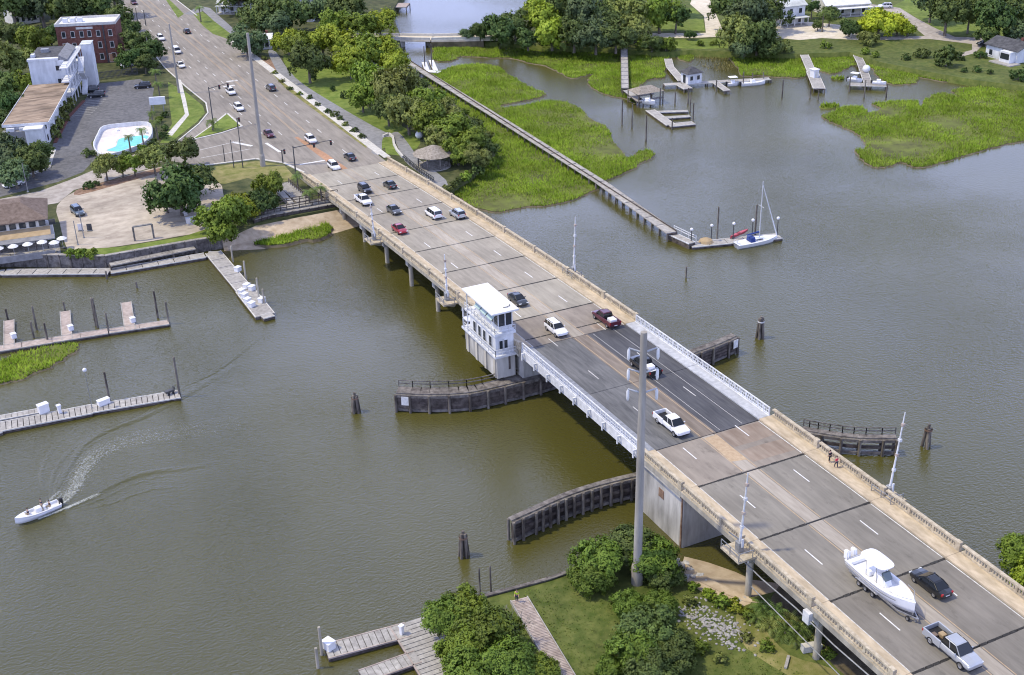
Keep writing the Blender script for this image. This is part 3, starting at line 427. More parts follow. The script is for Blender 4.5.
# --- painted road markings and kerbs on the land road
def strip(pts, w, z, name, m, parent):
    mb = MB()
    for a, b in zip(pts[:-1], pts[1:]):
        dx, dy = b[0]-a[0], b[1]-a[1]; l = math.hypot(dx, dy); nx, ny = -dy/l*w/2, dx/l*w/2
        mb.add([(a[0]+nx, a[1]+ny, z), (a[0]-nx, a[1]-ny, z), (b[0]-nx, b[1]-ny, z), (b[0]+nx, b[1]+ny, z)], [(0, 1, 2, 3)])
    return mb.build(name, m, parent)
ZR = 2.316
for x in (4.5, -4.5, -8.4):
    y = 266.0+(x == -4.5)*3+(x == -8.4)*25
    while y < 520:
        if not (x < 0 and 262 < y < 284): strip([(x, y), (x, y+3.05)], 0.22, ZR, 'lane_dash', 'paint_worn', road)
        y += 9.2
for x in (-1.25, -0.95, 1.2, 1.5): strip([(x, 286), (x, 520)], 0.12, ZR, 'centre_line', 'paint_yellow', road)
strip([(-7.6, 263.5), (-1.2, 263.5)], 0.6, ZR, 'stop_line', 'paint_white', road)
sheet('painted_median', [(-1.3, 254.8), (1.0, 254.8), (0.2, 268), (-1.6, 284), (-2.4, 284)], ZR+0.004, 'brick_orange', road)
for px in ((-3.94, 339.07), (-1.81, 343.92)): strip([(px[0]-1.6, px[1]), (px[0]+1.6, px[1])], 1.3, ZR, 'turn_arrow', 'paint_worn', road)
strip([(-16.64, 288.05), (-13.30, 282.52)], 0.9, ZR, 'crossing_bar', 'paint_white', road); strip([(-9.73, 283.10), (-8.83, 274.68)], 0.7, ZR, 'crossing_bar', 'paint_white', road)
for a, b in (((-24.90, 285.77), (-13.90, 288.26)), ((-26.15, 279.66), (-14.35, 280.49))): strip([a, b], 0.25, ZR, 'lane_line', 'paint_worn', road)
def kerb(pts, name='kerb', w=0.35, h=0.14, m='concrete_pale', parent=road, base=2.3):
    mb = MB()
    for a, b in zip(pts[:-1], pts[1:]): mb.seg(a, b, w, base-0.1, base+h)
    return mb.build(name, m, parent)
kerb([(10.45, 261), (10.45, 370), (10.45, 393)]); kerb([(10.45, 436), (10.45, 520)]); kerb([(-7.16, 485.22), (-13.66, 404.34), (-15.09, 368.80), (-14.63, 344.29), (-13.74, 325.29), (-15.60, 315.64), (-20.00, 307.05), (-30.02, 292.28)]); kerb([(-27.55, 273.88), (-15.19, 272.45), (-10.40, 266.38), (-8.5, 257.5)], w=0.6)
lay('roadside_pavement', [(10.64, 258), (12.3, 258), (12.3, 392), (10.64, 392)], 0.13, 'concrete_pale')
isl = lay('traffic_island', [(-11.65, 311.74), (-11.44, 300.03), (-16.67, 297.33), (-24.09, 295.14), (-18.00, 302.92)], 0.16, 'lawn_bright'); kerb([(-11.42, 312.64), (-11.12, 299.36), (-16.88, 296.51), (-24.70, 294.59), (-17.89, 303.35), (-11.42, 312.64)], w=0.5, h=0.15, parent=isl)
for i in range(9):                                    # parking bay lines
    a = (-47.10, 331.18); b = (-41.03, 343.80); t = i/8; p = (a[0]+(b[0]-a[0])*t, a[1]+(b[1]-a[1])*t)
    strip([p, (p[0]+4.6, p[1]-1.1)], 0.14, 2.322, 'bay_line', 'paint_worn', bpy.data.objects['parking_lot'])
kerb([(-54.41, 309.23), (-47.93, 330.64), (-41.98, 344.37)], 'planter_kerb', 0.8, 0.2, 'brick_red', bpy.data.objects['parking_lot']); kerb([(-58.62, 290.25), (-55.44, 303.58)], 'kerb', 1.0, 0.15, 'concrete_pale', bpy.data.objects['parking_lot']); kerb([(-58.62, 290.25), (-62.92, 287.16)], 'kerb', 1.0, 0.15, 'concrete_pale', bpy.data.objects['parking_lot'])
kerb([(16.27, 273.33), (18.25, 274.47), (18.07, 271.36), (16.27, 266.13), (15.21, 261.53), (14.51, 256.03)], 'path_kerb_wall', 0.5, 0.5, 'concrete_pale', bpy.data.objects['walking_path'])
sheet('street_tree_strip', smooth_poly([(-56.06, 269.67), (-54.00, 272.14), (-45.41, 274.73), (-36.08, 277.20), (-35.73, 274.61), (-46.17, 270.62), (-55.12, 267.70)], True, 2), 2.336, 'mulch')
# --- wake of the motor boat: low ridges of the same water, and foam
wake = thing('boat_wake', 'curved foamy wake trailing behind the small motor boat', 'wake'); wake['kind'] = 'stuff'
def ridge(pts, w, h):
    pts = smooth_poly(pts, False, 6); mb = MB(); n = len(pts); V = []
    for i, p in enumerate(pts):
        a, b = pts[max(0, i-1)], pts[min(n-1, i+1)]; dx, dy = b[0]-a[0], b[1]-a[1]; l = math.hypot(dx, dy) or 1; t = i/(n-1); f = math.sin(math.pi*min(1, 0.08+t*0.95))
        for k, hh in ((-1, -0.05), (-.5, .6), (0, 1), (.5, .5), (1, -0.05)): V.append((p[0]-dy/l*w*k*(0.5+t), p[1]+dx/l*w*k*(0.5+t), -0.03+max(0, hh)*h*f))
    mb.add(V, [(i*5+j, i*5+j+1, (i+1)*5+j+1, (i+1)*5+j) for i in range(n-1) for j in range(4)], True)
    me = mb.mesh('wake_ridge'); me.materials.append(MATS['river_water']); o = link('wake_ridge', me, wake); o['kind'] = 'stuff'
ridge([(-78.12, 150.37), (-75.44, 156.55), (-71.96, 163.49), (-67.89, 166.93), (-61.74, 168.86), (-55.85, 171.87), (-47.57, 176.92), (-40.42, 180.89)], 0.9, 0.28)
ridge([(-76.61, 148.52), (-72.77, 150.16), (-68.47, 152.24), (-64.30, 152.84), (-57.81, 151.08), (-52.19, 151.00)], 0.8, 0.24)
for k in (0, 1.6, 2.7, 4.6): ridge([(-77.81, 150.74), ((-73.44, 158.34)[0]-k*.9, (-73.44, 158.34)[1]+k*.5), ((-67.60, 162.98)[0]-k*1.1, (-67.60, 162.98)[1]+k*1.3), ((-58.95, 164.69)[0]-k*1.0, (-58.95, 164.69)[1]+k*2.2)], 0.6, 0.13)
for k in (0, 1.3, 3.4): ridge([(-76.37, 148.40), ((-71.98, 150.28)[0]+k*.3, (-71.98, 150.28)[1]-k*.8), ((-65.63, 152.98)[0]+k*.5, (-65.63, 152.98)[1]-k*1.4), ((-59.04, 151.75)[0]+k*.6, (-59.04, 151.75)[1]-k*2.0)], 0.55, 0.12)
ridge([(-77.37, 152.09), (-74.56, 158.94), (-70.74, 165.93), (-68.60, 168.61)], 0.6, 0.2); ridge([(-67.34, 166.00), (-63.30, 168.37), (-58.97, 171.46), (-55.98, 172.65)], 0.5, 0.16); ridge([(-72.18, 149.85), (-67.67, 152.94), (-64.58, 154.15)], 0.5, 0.16); ridge([(-55.12, 175.07), (-48.98, 177.69), (-41.45, 184.34), (-37.21, 188.41)], 0.7, 0.16)
def foam(pts, w, d0, d1):
    pts = smooth_poly(pts, False, 5); n = len(pts); V = []; D = []
    for i, p in enumerate(pts):
        a, b = pts[max(0, i-1)], pts[min(n-1, i+1)]; dx, dy = b[0]-a[0], b[1]-a[1]; l = math.hypot(dx, dy) or 1; t = i/(n-1)
        for k in (-1, -0.45, 0.45, 1): V.append((p[0]-dy/l*w*k*(0.6+t), p[1]+dx/l*w*k*(0.6+t), 0.05+0.30*(abs(k) < .9)*0.4)); D.append((d0+(d1-d0)*t) if abs(k) < .9 else 0.1)
    me = bpy.data.meshes.new('wake_foam'); me.from_pydata(V, [], [(i*4+j, i*4+j+1, (i+1)*4+j+1, (i+1)*4+j) for i in range(n-1) for j in range(3)])
    at = me.attributes.new('dens', 'FLOAT', 'POINT'); at.data.foreach_set('value', D); me.materials.append(MATS['foam']); o = link('wake_foam', me, wake); o['kind'] = 'stuff'
foam([(-77.64, 150.12), (-75.71, 151.20), (-73.97, 154.08), (-72.33, 157.74), (-70.21, 160.73), (-66.68, 161.87), (-61.76, 161.71), (-54.01, 160.71)], 1.3, 0.60, 0.22)
foam([(-77.34, 150.48), (-74.61, 153.32), (-71.91, 158.68), (-68.92, 161.85), (-63.69, 162.75), (-56.74, 161.54), (-49.82, 159.74)], 2.8, 0.36, 0.22)
foam([(-79.67, 148.11), (-77.08, 148.77), (-74.16, 149.57), (-71.41, 150.52)], 0.35, 0.80, 0.45); foam([(-80.48, 149.56), (-78.22, 151.48), (-76.13, 153.59)], 0.3, 0.72, 0.4)

# ================================================================== THE BRIDGE
br = thing('drawbridge', 'long four-lane concrete road bridge with a dark steel lifting span in the middle', 'bridge')
HW, SW, PX = 8.03, 9.9, 10.3                            # half roadway, inner and outer face of the parapet
def slab(name, m, x0, x1, ya, yb, up, dn, parent=br, n=1):
    mb = MB(); ys = [ya+(yb-ya)*i/n for i in range(n+1)]; V = []
    for y in ys: V += [(x0, y, deck_z(y)+up), (x1, y, deck_z(y)+up), (x1, y, deck_z(y)+dn), (x0, y, deck_z(y)+dn)]
    F = [(0, 1, 2, 3), tuple(4*n+k for k in (3, 2, 1, 0))]
    for i in range(n): F += [(4*i+k, 4*i+(k+1) % 4, 4*i+4+(k+1) % 4, 4*i+4+k) for k in range(4)]
    mb.add(V, F); return mb.build(name, m, parent)
def parapet(ya, yb, s, end=True):
    z = deck_z; a, b = ya+0.3, yb-0.3; L_ = b-a
    mb = MB(); xc = s*(SW+PX)/2
    for (w, z0, z1) in ((0.38, -0.02, 0.26), (0.42, 0.88, 1.08)):
        mb.seg((xc, a), (xc, b), w, z(a)+0.2+z0, z(a)+0.2+z1, z(b)+0.2+z0, z(b)+0.2+z1)
    mb.box(xc-0.24, xc+0.24, ya+0.01, ya+0.72, z(ya)+0.18, z(ya)+1.36)
    nm = max(1, round(L_/4)-1)
    for i in range(1, nm+1): y = a+L_*i/(nm+1); mb.box(xc-0.2, xc+0.2, y-0.18, y+0.18, z(y)+0.44, z(y)+1.10)
    o = mb.build('parapet', 'concrete_rail', br)
    bl = MB(); n = int(L_/0.42)
    for i in range(n): y = a+0.5+(L_-0.7)*(i+0.5)/n; bl.box(xc-0.09, xc+0.09, y-0.085, y+0.085, z(y)+0.44, z(y)+1.10)
    c = bl.build('balusters', 'concrete_rail', o); c['kind'] = 'stuff'
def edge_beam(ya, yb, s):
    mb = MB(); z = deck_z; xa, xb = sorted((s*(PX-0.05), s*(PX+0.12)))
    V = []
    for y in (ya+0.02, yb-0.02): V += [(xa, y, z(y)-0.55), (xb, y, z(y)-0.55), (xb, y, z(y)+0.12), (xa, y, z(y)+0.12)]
    mb.add(V, [(3, 2, 1, 0), (4, 5, 6, 7), (0, 1, 5, 4), (1, 2, 6, 5), (2, 3, 7, 6), (3, 0, 4, 7)]); mb.build('fascia_beam', 'concrete_beam', br)
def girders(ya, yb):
    for x in (-8.9, -5.4, -1.8, 1.8, 5.4, 8.9): slab('girder', 'concrete_beam', x-0.3, x+0.3, ya+0.25, yb-0.25, -0.42, -1.35)
def bent(y, zlow=-1.5):
    zt = deck_z(y)-1.37
    MB().box(-9.6, 9.6, y-0.6, y+0.6, zt-0.9, zt).build('pier_cap', 'concrete_pier', br)
    for x in (-8.9, -3.0, 3.0, 8.9):
        mb = MB(); mb.tube([(x, y, zlow), (x, y, zt-0.9)], 0.40, 12); mb.build('column', 'pile_pale', br)
def span(ya, yb, m='concrete_deck', support=True):
    g_ = 0.12
    slab('deck_slab', m, -HW, HW, ya+g_, yb-g_, 0.0, -0.4, n=2)
    for s in (-1, 1):
        xa, xb = sorted((s*HW, s*PX)); slab('sidewalk', 'concrete_buff', xa+(0.004 if s > 0 else 0), xb-(0.004 if s < 0 else 0), ya+0.02, yb-0.02, 0.20, -0.4, n=2)
        parapet(ya, yb, s); edge_beam(ya, yb, s)
    if support: girders(ya, yb)
def joint(y, w=0.34):
    for xa, xb in ((-HW+0.1, -1.35), (0.95, HW-0.1)):
        mb = MB(); n = 7
        for i in range(n):
            x0 = xa+(xb-xa)*i/n; x1 = xa+(xb-xa)*(i+1)/n; t = random.uniform(0.7, 1.15)*w/2; mb.box(x0, x1-0.02-random.random()*0.1, y-t, y+t, deck_z(y)-0.3, deck_z(y)+0.012)
        mb.build('expansion_joint', 'joint_black', br)
L_ = 12.192
near_j = [103.70-L_*i for i in range(0, 8)]; far_j = [156.99+L_*i for i in range(0, 9)]       # joint lines, metres along the bridge
for a, b in zip(near_j[1:], near_j[:-1]): span(a, b)
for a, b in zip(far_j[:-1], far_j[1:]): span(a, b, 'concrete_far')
span(103.70, 113.24, 'concrete_tan', False); span(147.12, 156.99, 'concrete_tan', False)
for y in near_j+far_j[:-1]: joint(y)
joint(149.9, 0.3)
for y in near_j[1:]: bent(y)
for y in far_j[1:-1]: bent(y)
MB().box(-10.5, 10.5, 254.6, 257.0, -1.0, 2.28).build('abutment', 'concrete_pier', br)
# pier blocks either side of the lifting span
def pier(ya, yb, xa, xb, zt):
    o = MB().box(xa, xb, ya, yb, -2.0, zt).build('pier', 'concrete_pier', br, bevel=0.12)
    MB().box(xa-0.12, xb+0.12, ya-0.12, yb+0.12, zt+0.003, zt+0.45).build('pier_coping', 'concrete_pier_top', o)
    return o
p1 = pier(103.9, 113.1, -9.75, 9.75, 7.35); p2 = pier(147.3, 156.8, -9.6, 9.6, 6.6)
MB().box(-9.82, -9.6, 108.2, 109.3, 4.6, 5.8).build('service_opening', 'mulch', p1); MB().box(-9.85, -9.7, 104.0, 104.25, -1, 7.3).build('corner_fender', 'mulch', p1)
for a, b in ((103.9, 113.2), (147.2, 156.9)):
    for s in (-1, 1): xa, xb = sorted((s*9.6, s*PX)); slab('pier_bracket', 'concrete_pier_top', xa, xb, a, b, -0.405, -1.0)
# lifting span
Y0, Y1 = 113.28, 147.08
def leaf_part(name, m, x0, x1, up, dn, ya=Y0, yb=Y1, parent=br): return slab(name, m, x0, x1, ya, yb, up, dn, parent, n=4)
mid = 130.2
for a, b in ((Y0, mid-0.05), (mid+0.05, Y1)):
    L1 = leaf_part('lifting_deck', 'leaf_grey', -HW, -1.3, 0.0, -0.25, a, b); L2 = leaf_part('lifting_deck', 'leaf_dark', 1.3, HW, 0.0, -0.25, a, b); leaf_part('median_strip', 'leaf_median', -1.296, 1.296, 0.006, -0.25, a, b)
    for s in (-1, 1):
        xa, xb = sorted((s*(HW+0.004), s*9.6)); leaf_part('lifting_sidewalk', 'steel_pale' if s > 0 else 'steel_grey', xa, xb, 0.18, -0.2, a, b)
        xa, xb = sorted((s*9.604, s*9.95)); leaf_part('edge_girder', 'steel_white', xa, xb, 0.20, -1.15, a, b)
        for x in (3.2, 6.6): leaf_part('main_girder', 'steel_grey', *sorted((s*(x-0.2), s*(x+0.2))), -0.256, -2.0, a+.3, b-.3)
def steel_rail(s):
    mb = MB(); n = 26; x = s*9.8
    for i in range(n+1):
        y = Y0+0.15+(Y1-Y0-0.3)*i/n; z = deck_z(y)+0.2; mb.box(x-0.07, x+0.07, y-0.07, y+0.07, z-0.9 if s < 0 and i % 3 == 0 else z, z+1.15)
        if i < n:
            y2 = Y0+0.15+(Y1-Y0-0.3)*(i+1)/n; z2 = deck_z(y2)+0.2
            mb.bar((x, y, z+1.1), (x, y2, z2+1.1), 0.16, 0.12); mb.bar((x, y, z+0.62), (x, y2, z2+0.62), 0.06); mb.bar((x, y, z+0.16), (x, y2, z2+0.16), 0.10)
            for k in range(3):
                t0, t1 = k/3, (k+1)/3; ya, yb = y+(y2-y)*t0, y+(y2-y)*t1
                mb.bar((x, ya, z+0.16), (x, yb, z+1.08), 0.07) if s > 0 else mb.bar((x, ya, z+0.16), (x, ya, z+1.08), 0.07)
    mb.build('steel_railing', 'steel_white', br)
steel_rail(1); steel_rail(-1)
for i in range(9):                                     # brackets under the left edge of the lifting span
    y = Y0+1.2+(Y1-Y0-2.4)*i/8; z = deck_z(y); mb = MB(); mb.box(-10.5, -9.97, y-0.12, y+0.12, z-0.1, z+0.15); mb.bar((-10.4, y, z-0.05), (-9.98, y, z-1.05), 0.14); mb.box(-10.5, -10.36, y-0.12, y+0.12, z-1.0, z-0.1); mb.build('outrigger', 'steel_white', br)
# markings on the deck
def patch(m, pts, up): sheet_ = MB(); sheet_.add([(x, y, deck_z(y)+up) for x, y in pts], [tuple(range(len(pts)))]); sheet_.build('rust_stained_patch', m, br)
patch('concrete_brown', [(1.3, 105.2), (7.7, 105.0), (7.7, 112.9), (1.2, 113.0)], 0.003); patch('concrete_brown', [(3.0, 148.0), (7.6, 147.6), (7.6, 149.7), (3.0, 149.6)], 0.003); patch('paint_yellow', [(-1.1, 106.5), (0.9, 106.0), (1.1, 112.8), (-0.9, 112.8)], 0.009)
def mark(name, m, x, ya, yb, w, up=0.006, n=None):
    mb = MB(); n = n or max(1, round((yb-ya)/6)); V = []
    for i in range(n+1): y = ya+(yb-ya)*i/n; V += [(x-w/2, y, deck_z(y)+up), (x+w/2, y, deck_z(y)+up)]
    mb.add(V, [(2*i, 2*i+1, 2*i+3, 2*i+2) for i in range(n)]); return mb.build(name, m, br)
for (a, b) in [(c+0.3, d-0.3) for c, d in zip(near_j[1:], near_j[:-1])]+[(c+0.3, d-0.3) for c, d in zip(far_j[:-1], far_j[1:])]+[(104.1, 113.0), (147.3, 156.6)]:
    for s in (-1, 1): mark('edge_line', 'paint_worn', s*7.82, a, b, 0.14)
    mark('median_band', 'median_buff', -0.12, a-0.15, b+0.15, 1.7)
    for x in (-1.18, 0.94): mark('centre_line', 'paint_yellow', x, a, b, 0.12)
for x, ph in ((-4.52, 96.87), (4.5, 86.15)):
    y = ph-L_*5
    while y < 254:
        if y > 20: mark('lane_dash', 'paint_white' if not (112 < y < 147) else 'paint_worn', x, y, y+3.05, 0.15, 0.008)
        y += L_
for x in (2.1, 5.6): mark('tyre_track', 'paint_worn', x, Y0+0.3, Y1-0.3, 0.06, 0.010)
for x in (-1.0, 1.0): mark('centre_line', 'paint_yellow', x, Y0+0.2, Y1-0.2, 0.12, 0.012)
# pipes slung along the left edge at the near end
mb = MB(); pts = [(-10.75, y, deck_z(y)-1.05-0.25*math.sin((y-20)/12.192*math.pi)**2) for y in np.arange(20, 96, 3.05)]; mb.tube(pts, 0.09, 6); mb.build('conduit', 'steel_grey', br)
mb = MB(); pts = [(-11.3, y, 1.9+(y-20)*0.055) for y in np.arange(40, 92, 4)]; mb.tube(pts, 0.07, 6); mb.build('conduit', 'steel_grey', br)
for y in (79.3, 67.1): MB().box(-10.95, -10.45, y-0.5, y+0.5, deck_z(y)-1.6, deck_z(y)-0.2).build('junction_box', 'steel_white', br)
# ---------------------------------------------------------------- barrier gates
def gate(x, y, z, h, label, out=1, plat=True, lean=0.0):
    t = thing('barrier_gate', label, 'barrier', (x, y, z), group='barrier gates of the drawbridge')
    MB().box(-0.35, 0.35, -0.4, 0.4, 0, 1.35).build('cabinet', 'steel_grey', t, bevel=0.06)
    MB().box(-0.12, 0.12, -0.55, -0.42, 0.8, 1.9).build('counterweight', 'steel_white', t)
    mb = MB(); mb.tube([(0, 0, 0.9), (0.05+lean*0.3, 0, h*0.45), (lean, 0.1, h)], [0.16, 0.12, 0.07], 6); arm = mb.build('barrier_arm', 'steel_white', t)
    for k in range(4): q = 0.3+k*0.18; MB().box(lean*q-0.17, lean*q+0.17, -0.18, 0.2, h*q, h*q+0.35).build('red_band', 'wood_pink' if k % 2 else 'steel_white', arm)
    MB().bar((0.3, 0, 1.2), (0.9*out, 0.9, 2.3), 0.10).build('support_stay', 'steel_grey', t)
    if plat:
        MB().box(-1.3, 1.2, -1.7, 1.7, -0.28, -0.01).build('platform', 'concrete_rail', t)
        mb = MB()
        for px_, py_ in ((-1.25, -1.65), (-1.25, 0), (-1.25, 1.65), (0.6, -1.65)): mb.box(px_-0.04, px_+0.04, py_-0.04, py_+0.04, 0, 1.0)
        mb.bar((-1.25, -1.65, 1.0), (-1.25, 1.65, 1.0), 0.07); mb.bar((-1.25, -1.65, 0.5), (-1.25, 1.65, 0.5), 0.05); mb.bar((-1.25, -1.65, 1.0), (0.6, -1.65, 1.0), 0.07); mb.build('guard_rail', 'steel_grey', t)
        MB().add([(-1.2, -1.2, -0.28), (1.2, -1.2, -0.28), (1.2, 1.2, -0.28), (-1.2, 1.2, -0.28), (0.9, -0.4, -1.3), (1.2, -0.4, -1.3), (1.2, 0.4, -1.3), (0.9, 0.4, -1.3)], [(0, 1, 2, 3), (7, 6, 5, 4), (0, 4, 5, 1), (1, 5, 6, 2), (2, 6, 7, 3), (3, 7, 4, 0)]).build('bracket', 'concrete_pier', t)
gate(10.75, 168.6, 7.6, 10.2, 'raised white barrier arm on the far right parapet beyond the lifting span', 1, True, 0.4)
gate(10.75, 91.5, 8.6, 11.0, 'raised white barrier arm on the near right parapet by the two walkers', 1, True, 0.9)
gate(-11.3, 90.6, 8.75, 10.0, 'raised white barrier arm on a bracket platform at the near left parapet', -1, True, 0.5)
gate(-11.6, 204.6, 5.6, 7.5, 'raised white barrier arm on the far left parapet near the beach', -1, True, -0.2)
gate(-11.7, 170.5, 7.1, 8.0, 'raised barrier arm on the left parapet just beyond the tender house', -1, True, 0.0)
# ---------------------------------------------------------------- bridge tender's house
TX0, TX1, TY0, TY1 = -13.4, -10.34, 148.3, 159.8
h = thing('bridge_tender_house', 'white two-storey bridge control house with flat white roof beside the lifting span', 'house', (-11.9, 154, 3.6))
def hb(name, m, x0, x1, y0, y1, z0, z1, parent=h, bevel=0): return MB().box(x0+11.9, x1+11.9, y0-154, y1-154, z0-3.6, z1-3.6).build(name, m, parent, bevel=bevel)
hb('concrete_base', 'concrete_pier', TX0+0.1, TX1+0.05, TY0+0.1, TY1-0.1, 3.4, 7.0)
for y in (149.0, 152.2, 155.4, 158.6): hb('base_pilaster', 'concrete_pier_top', TX0-0.1, TX0+0.09, y-0.3, y+0.3, 3.5, 6.99)
hb('base_dark_strip', 'wood_dark', TX0+2.0, TX0+2.3, TY0+0.02, TY0+0.095, 4.6, 6.9)  # thin dark strip set on the front face of the base
hb('floor_slab', 'house_white', TX0-0.35, TX1+0.1, TY0-0.4, TY1+0.3, 7.003, 7.35)
hb('wall', 'house_white', TX0+0.05, TX1-0.05, TY0+0.3, TY1-2.1, 7.353, 10.6)
hb('upper_floor_slab', 'house_white', TX0-0.3, TX1+0.1, TY0-0.3, TY1-1.0, 10.603, 10.95)
for y in (150.2, 152.3, 154.0, 155.8):
    w_ = hb('window', 'house_white', TX0-0.04, TX0+0.045, y-0.5, y+0.5, 8.0, 9.9); hb('pane', 'window_dark', TX0-0.07, TX0-0.045, y-0.4, y+0.4, 8.1, 9.8, w_)
for x in (-12.5, -11.7):
    w_ = hb('door' if x < -12 else 'window', 'house_white', x-0.36, x+0.36, TY0+0.2, TY0+0.295, 7.6, 9.7); hb('pane', 'window_dark', x-0.26, x+0.26, TY0+0.17, TY0+0.197, 8.2, 9.5, w_)
# upper control cabin: corner posts and glass all round
CX0, CX1, CY0, CY1 = -12.75, -10.5, 148.7, 156.6
hb('cabin_sill', 'house_white', CX0, CX1, CY0, CY1, 10.953, 11.75)
for x0, x1, y0, y1 in ((CX0+0.06, CX1-0.06, CY0+0.04, CY0+0.1), (CX0+0.06, CX1-0.06, CY1-0.1, CY1-0.04), (CX0+0.04, CX0+0.1, CY0+0.12, CY1-0.12), (CX1-0.1, CX1-0.04, CY0+0.12, CY1-0.12)): hb('window_band', 'window_dark', x0, x1, y0, y1, 11.753, 14.1)
hb('cabin_core', 'house_cream', CX0+0.7, CX1-0.7, CY0+2.5, CY1-0.6, 11.753, 14.1)
for x in (CX0, (CX0+CX1)/2, CX1):
    for y in (CY0, CY1): hb('cabin_post', 'house_white', x-0.07, x+0.07, y-0.07+0.07*(y == CY0), y+0.07-0.07*(y == CY1), 11.755, 14.1)
for i in range(1, 5):
    y = CY0+(CY1-CY0)*i/5
    for x in (CX0, CX1): hb('cabin_post', 'house_white', x-0.02, x+0.09 if x == CX0 else x+0.02, y-0.07, y+0.07, 11.755, 14.1)
for y in (150.3, 152.4, 154.5):                         # sloping awnings on the river side
    mb = MB(); mb.add([(CX0-0.02+11.9, y-0.95-154, 13.6-3.6), (CX0-0.02+11.9, y+0.85-154, 13.6-3.6), (CX0-0.85+11.9, y+0.85-154, 12.75-3.6), (CX0-0.85+11.9, y-0.95-154, 12.75-3.6), (CX0-0.02+11.9, y-0.95-154, 13.52-3.6), (CX0-0.02+11.9, y+0.85-154, 13.52-3.6), (CX0-0.85+11.9, y+0.85-154, 12.67-3.6), (CX0-0.85+11.9, y-0.95-154, 12.67-3.6)], [(0, 1, 2, 3), (7, 6, 5, 4), (0, 4, 5, 1), (1, 5, 6, 2), (2, 6, 7, 3), (3, 7, 4, 0)]); mb.build('awning', 'awning_green', h)
r_ = hb('roof', 'roof_white', -14.1, -9.7, 147.9, 158.6, 14.103, 14.42, bevel=0.05)
mb = MB(); mb.tube([(-11.6+11.9, 149.3-154, 10.86), (-11.2+11.9, 149.0-154, 10.95), (-10.6+11.9, 149.2-154, 10.95), (-10.35+11.9, 149.8-154, 10.86)], 0.06, 5); mb.build('antenna_cable', 'steel_dark', r_)
def rail(parent, pts, hgt, m='steel_white', name='railing', base=0.0, step=1.2, r=0.035):
    mb = MB()
    for a, b in zip(pts[:-1], pts[1:]):
        A, B = Vector(a), Vector(b); n = max(1, round((B-A).length/step))
        for i in range(n+1): p = A.lerp(B, i/n); mb.box(p.x-r, p.x+r, p.y-r, p.y+r, p.z+base, p.z+hgt)
        for f in (1.0, 0.55): mb.bar(A+Vector((0, 0, hgt*f)), B+Vector((0, 0, hgt*f)), r*2.2)
    return mb.build(name, m, parent)
rail(h, [(TX0-0.3+11.9, TY1-0.7-154, 3.75), (TX0-0.3+11.9, TY0-0.35-154, 3.75), (TX1+11.9, TY0-0.35-154, 3.75)], 1.05)
rail(h, [(TX0-0.25+11.9, TY1-1.05-154, 7.36), (TX0-0.25+11.9, TY0-0.25-154, 7.36), (TX1+11.9, TY0-0.25-154, 7.36)], 1.0)
hb('stair_landing', 'house_white', TX0-0.3, TX1, TY1-1.95, TY1-0.1, 8.9, 9.05)
for y in (TY1-0.2, TY1-1.9): hb('stair_post', 'house_white', TX0-0.3, TX0-0.15, y-0.08, y+0.08, 7.36, 14.1 if y < TY1-1 else 10.6)
# ---------------------------------------------------------------- timber fenders and pile clusters
def fender(name, label, line, zt, walk=1.4, wales=5, planked=True, pile_step=2.6, rails=True, sign=None, side=1):
    c0 = line[0]; line = smooth_poly(line, False, 4); t = thing(name, label, 'fender', (c0[0], c0[1], 0), group='timber fenders of the drawbridge')
    loc = [(x-c0[0], y-c0[1]) for x, y in line]; n = len(loc)
    for k in range(wales):                             # long horizontal timbers, each a plank of its own
        zc = 0.35+(zt-0.6)*k/(wales-1); m = 'wood_weathered' if k in (0, wales-1) else 'wood_dark'
        for q in range(0, n-1, 4):
            mb = MB(); th = 0.30 if k in (0, wales-1) else 0.22
            for i in range(q, min(q+4, n-1)): mb.seg(loc[i], loc[i+1], th, zc-0.22, zc+0.20+0.03*(k % 2), off=0.02*k*side)
            mb.build('wale', m, t)
    if planked:
        mb = MB()
        for a, b in zip(loc[:-1], loc[1:]): mb.seg(a, b, 0.08, -0.4, zt-0.35, off=-0.24*side)
        mb.build('backing', 'wood_dark', t)
    for q in range(0, n-1, 2):                         # walkway on top
        mb = MB()
        for i in range(q, min(q+2, n-1)): mb.seg(loc[i], loc[i+1], walk, zt, zt+0.16, off=-(walk/2+0.1)*side)
        mb.build('walk_plank', 'wood_weathered', t)
    d = 0; acc = 0.0
    for a, b in zip(loc[:-1], loc[1:]):
        l = math.hypot(b[0]-a[0], b[1]-a[1]); acc += l
        if acc >= pile_step or d == 0:
            acc = 0; d += 1; nx, ny = -(b[1]-a[1])/l, (b[0]-a[0])/l
            for off_ in (0.30*side, -(walk+0.1)*side):
                x, y = a[0]+nx*off_, a[1]+ny*off_; mb = MB(); mb.tube([(x, y, -2), (x, y, zt+(0.0 if off_*side > 0 else -0.05))], [0.24, 0.2], 8); mb.build('pile', 'pile_wood', t)
    if rails:
        pts = [(x, y, zt+0.16) for x, y in offset_line(loc, -(walk+0.05)*side)]; rail(t, pts[::2], 1.05, 'wood_weathered', 'handrail', 0, 3.0, 0.05)
    if sign is not None:
        a, b = loc[sign], loc[sign+1]; l = math.hypot(b[0]-a[0], b[1]-a[1]); u = ((b[0]-a[0])/l, (b[1]-a[1])/l); nx, ny = -u[1]*0.4*side, u[0]*0.4*side; mb = MB()
        mb.seg((a[0]+nx, a[1]+ny), (a[0]+nx+u[0]*1.2, a[1]+ny+u[1]*1.2), 0.06, zt-1.6, zt-0.2); mb.build('sign_board', 'paint_white', t)
    return t
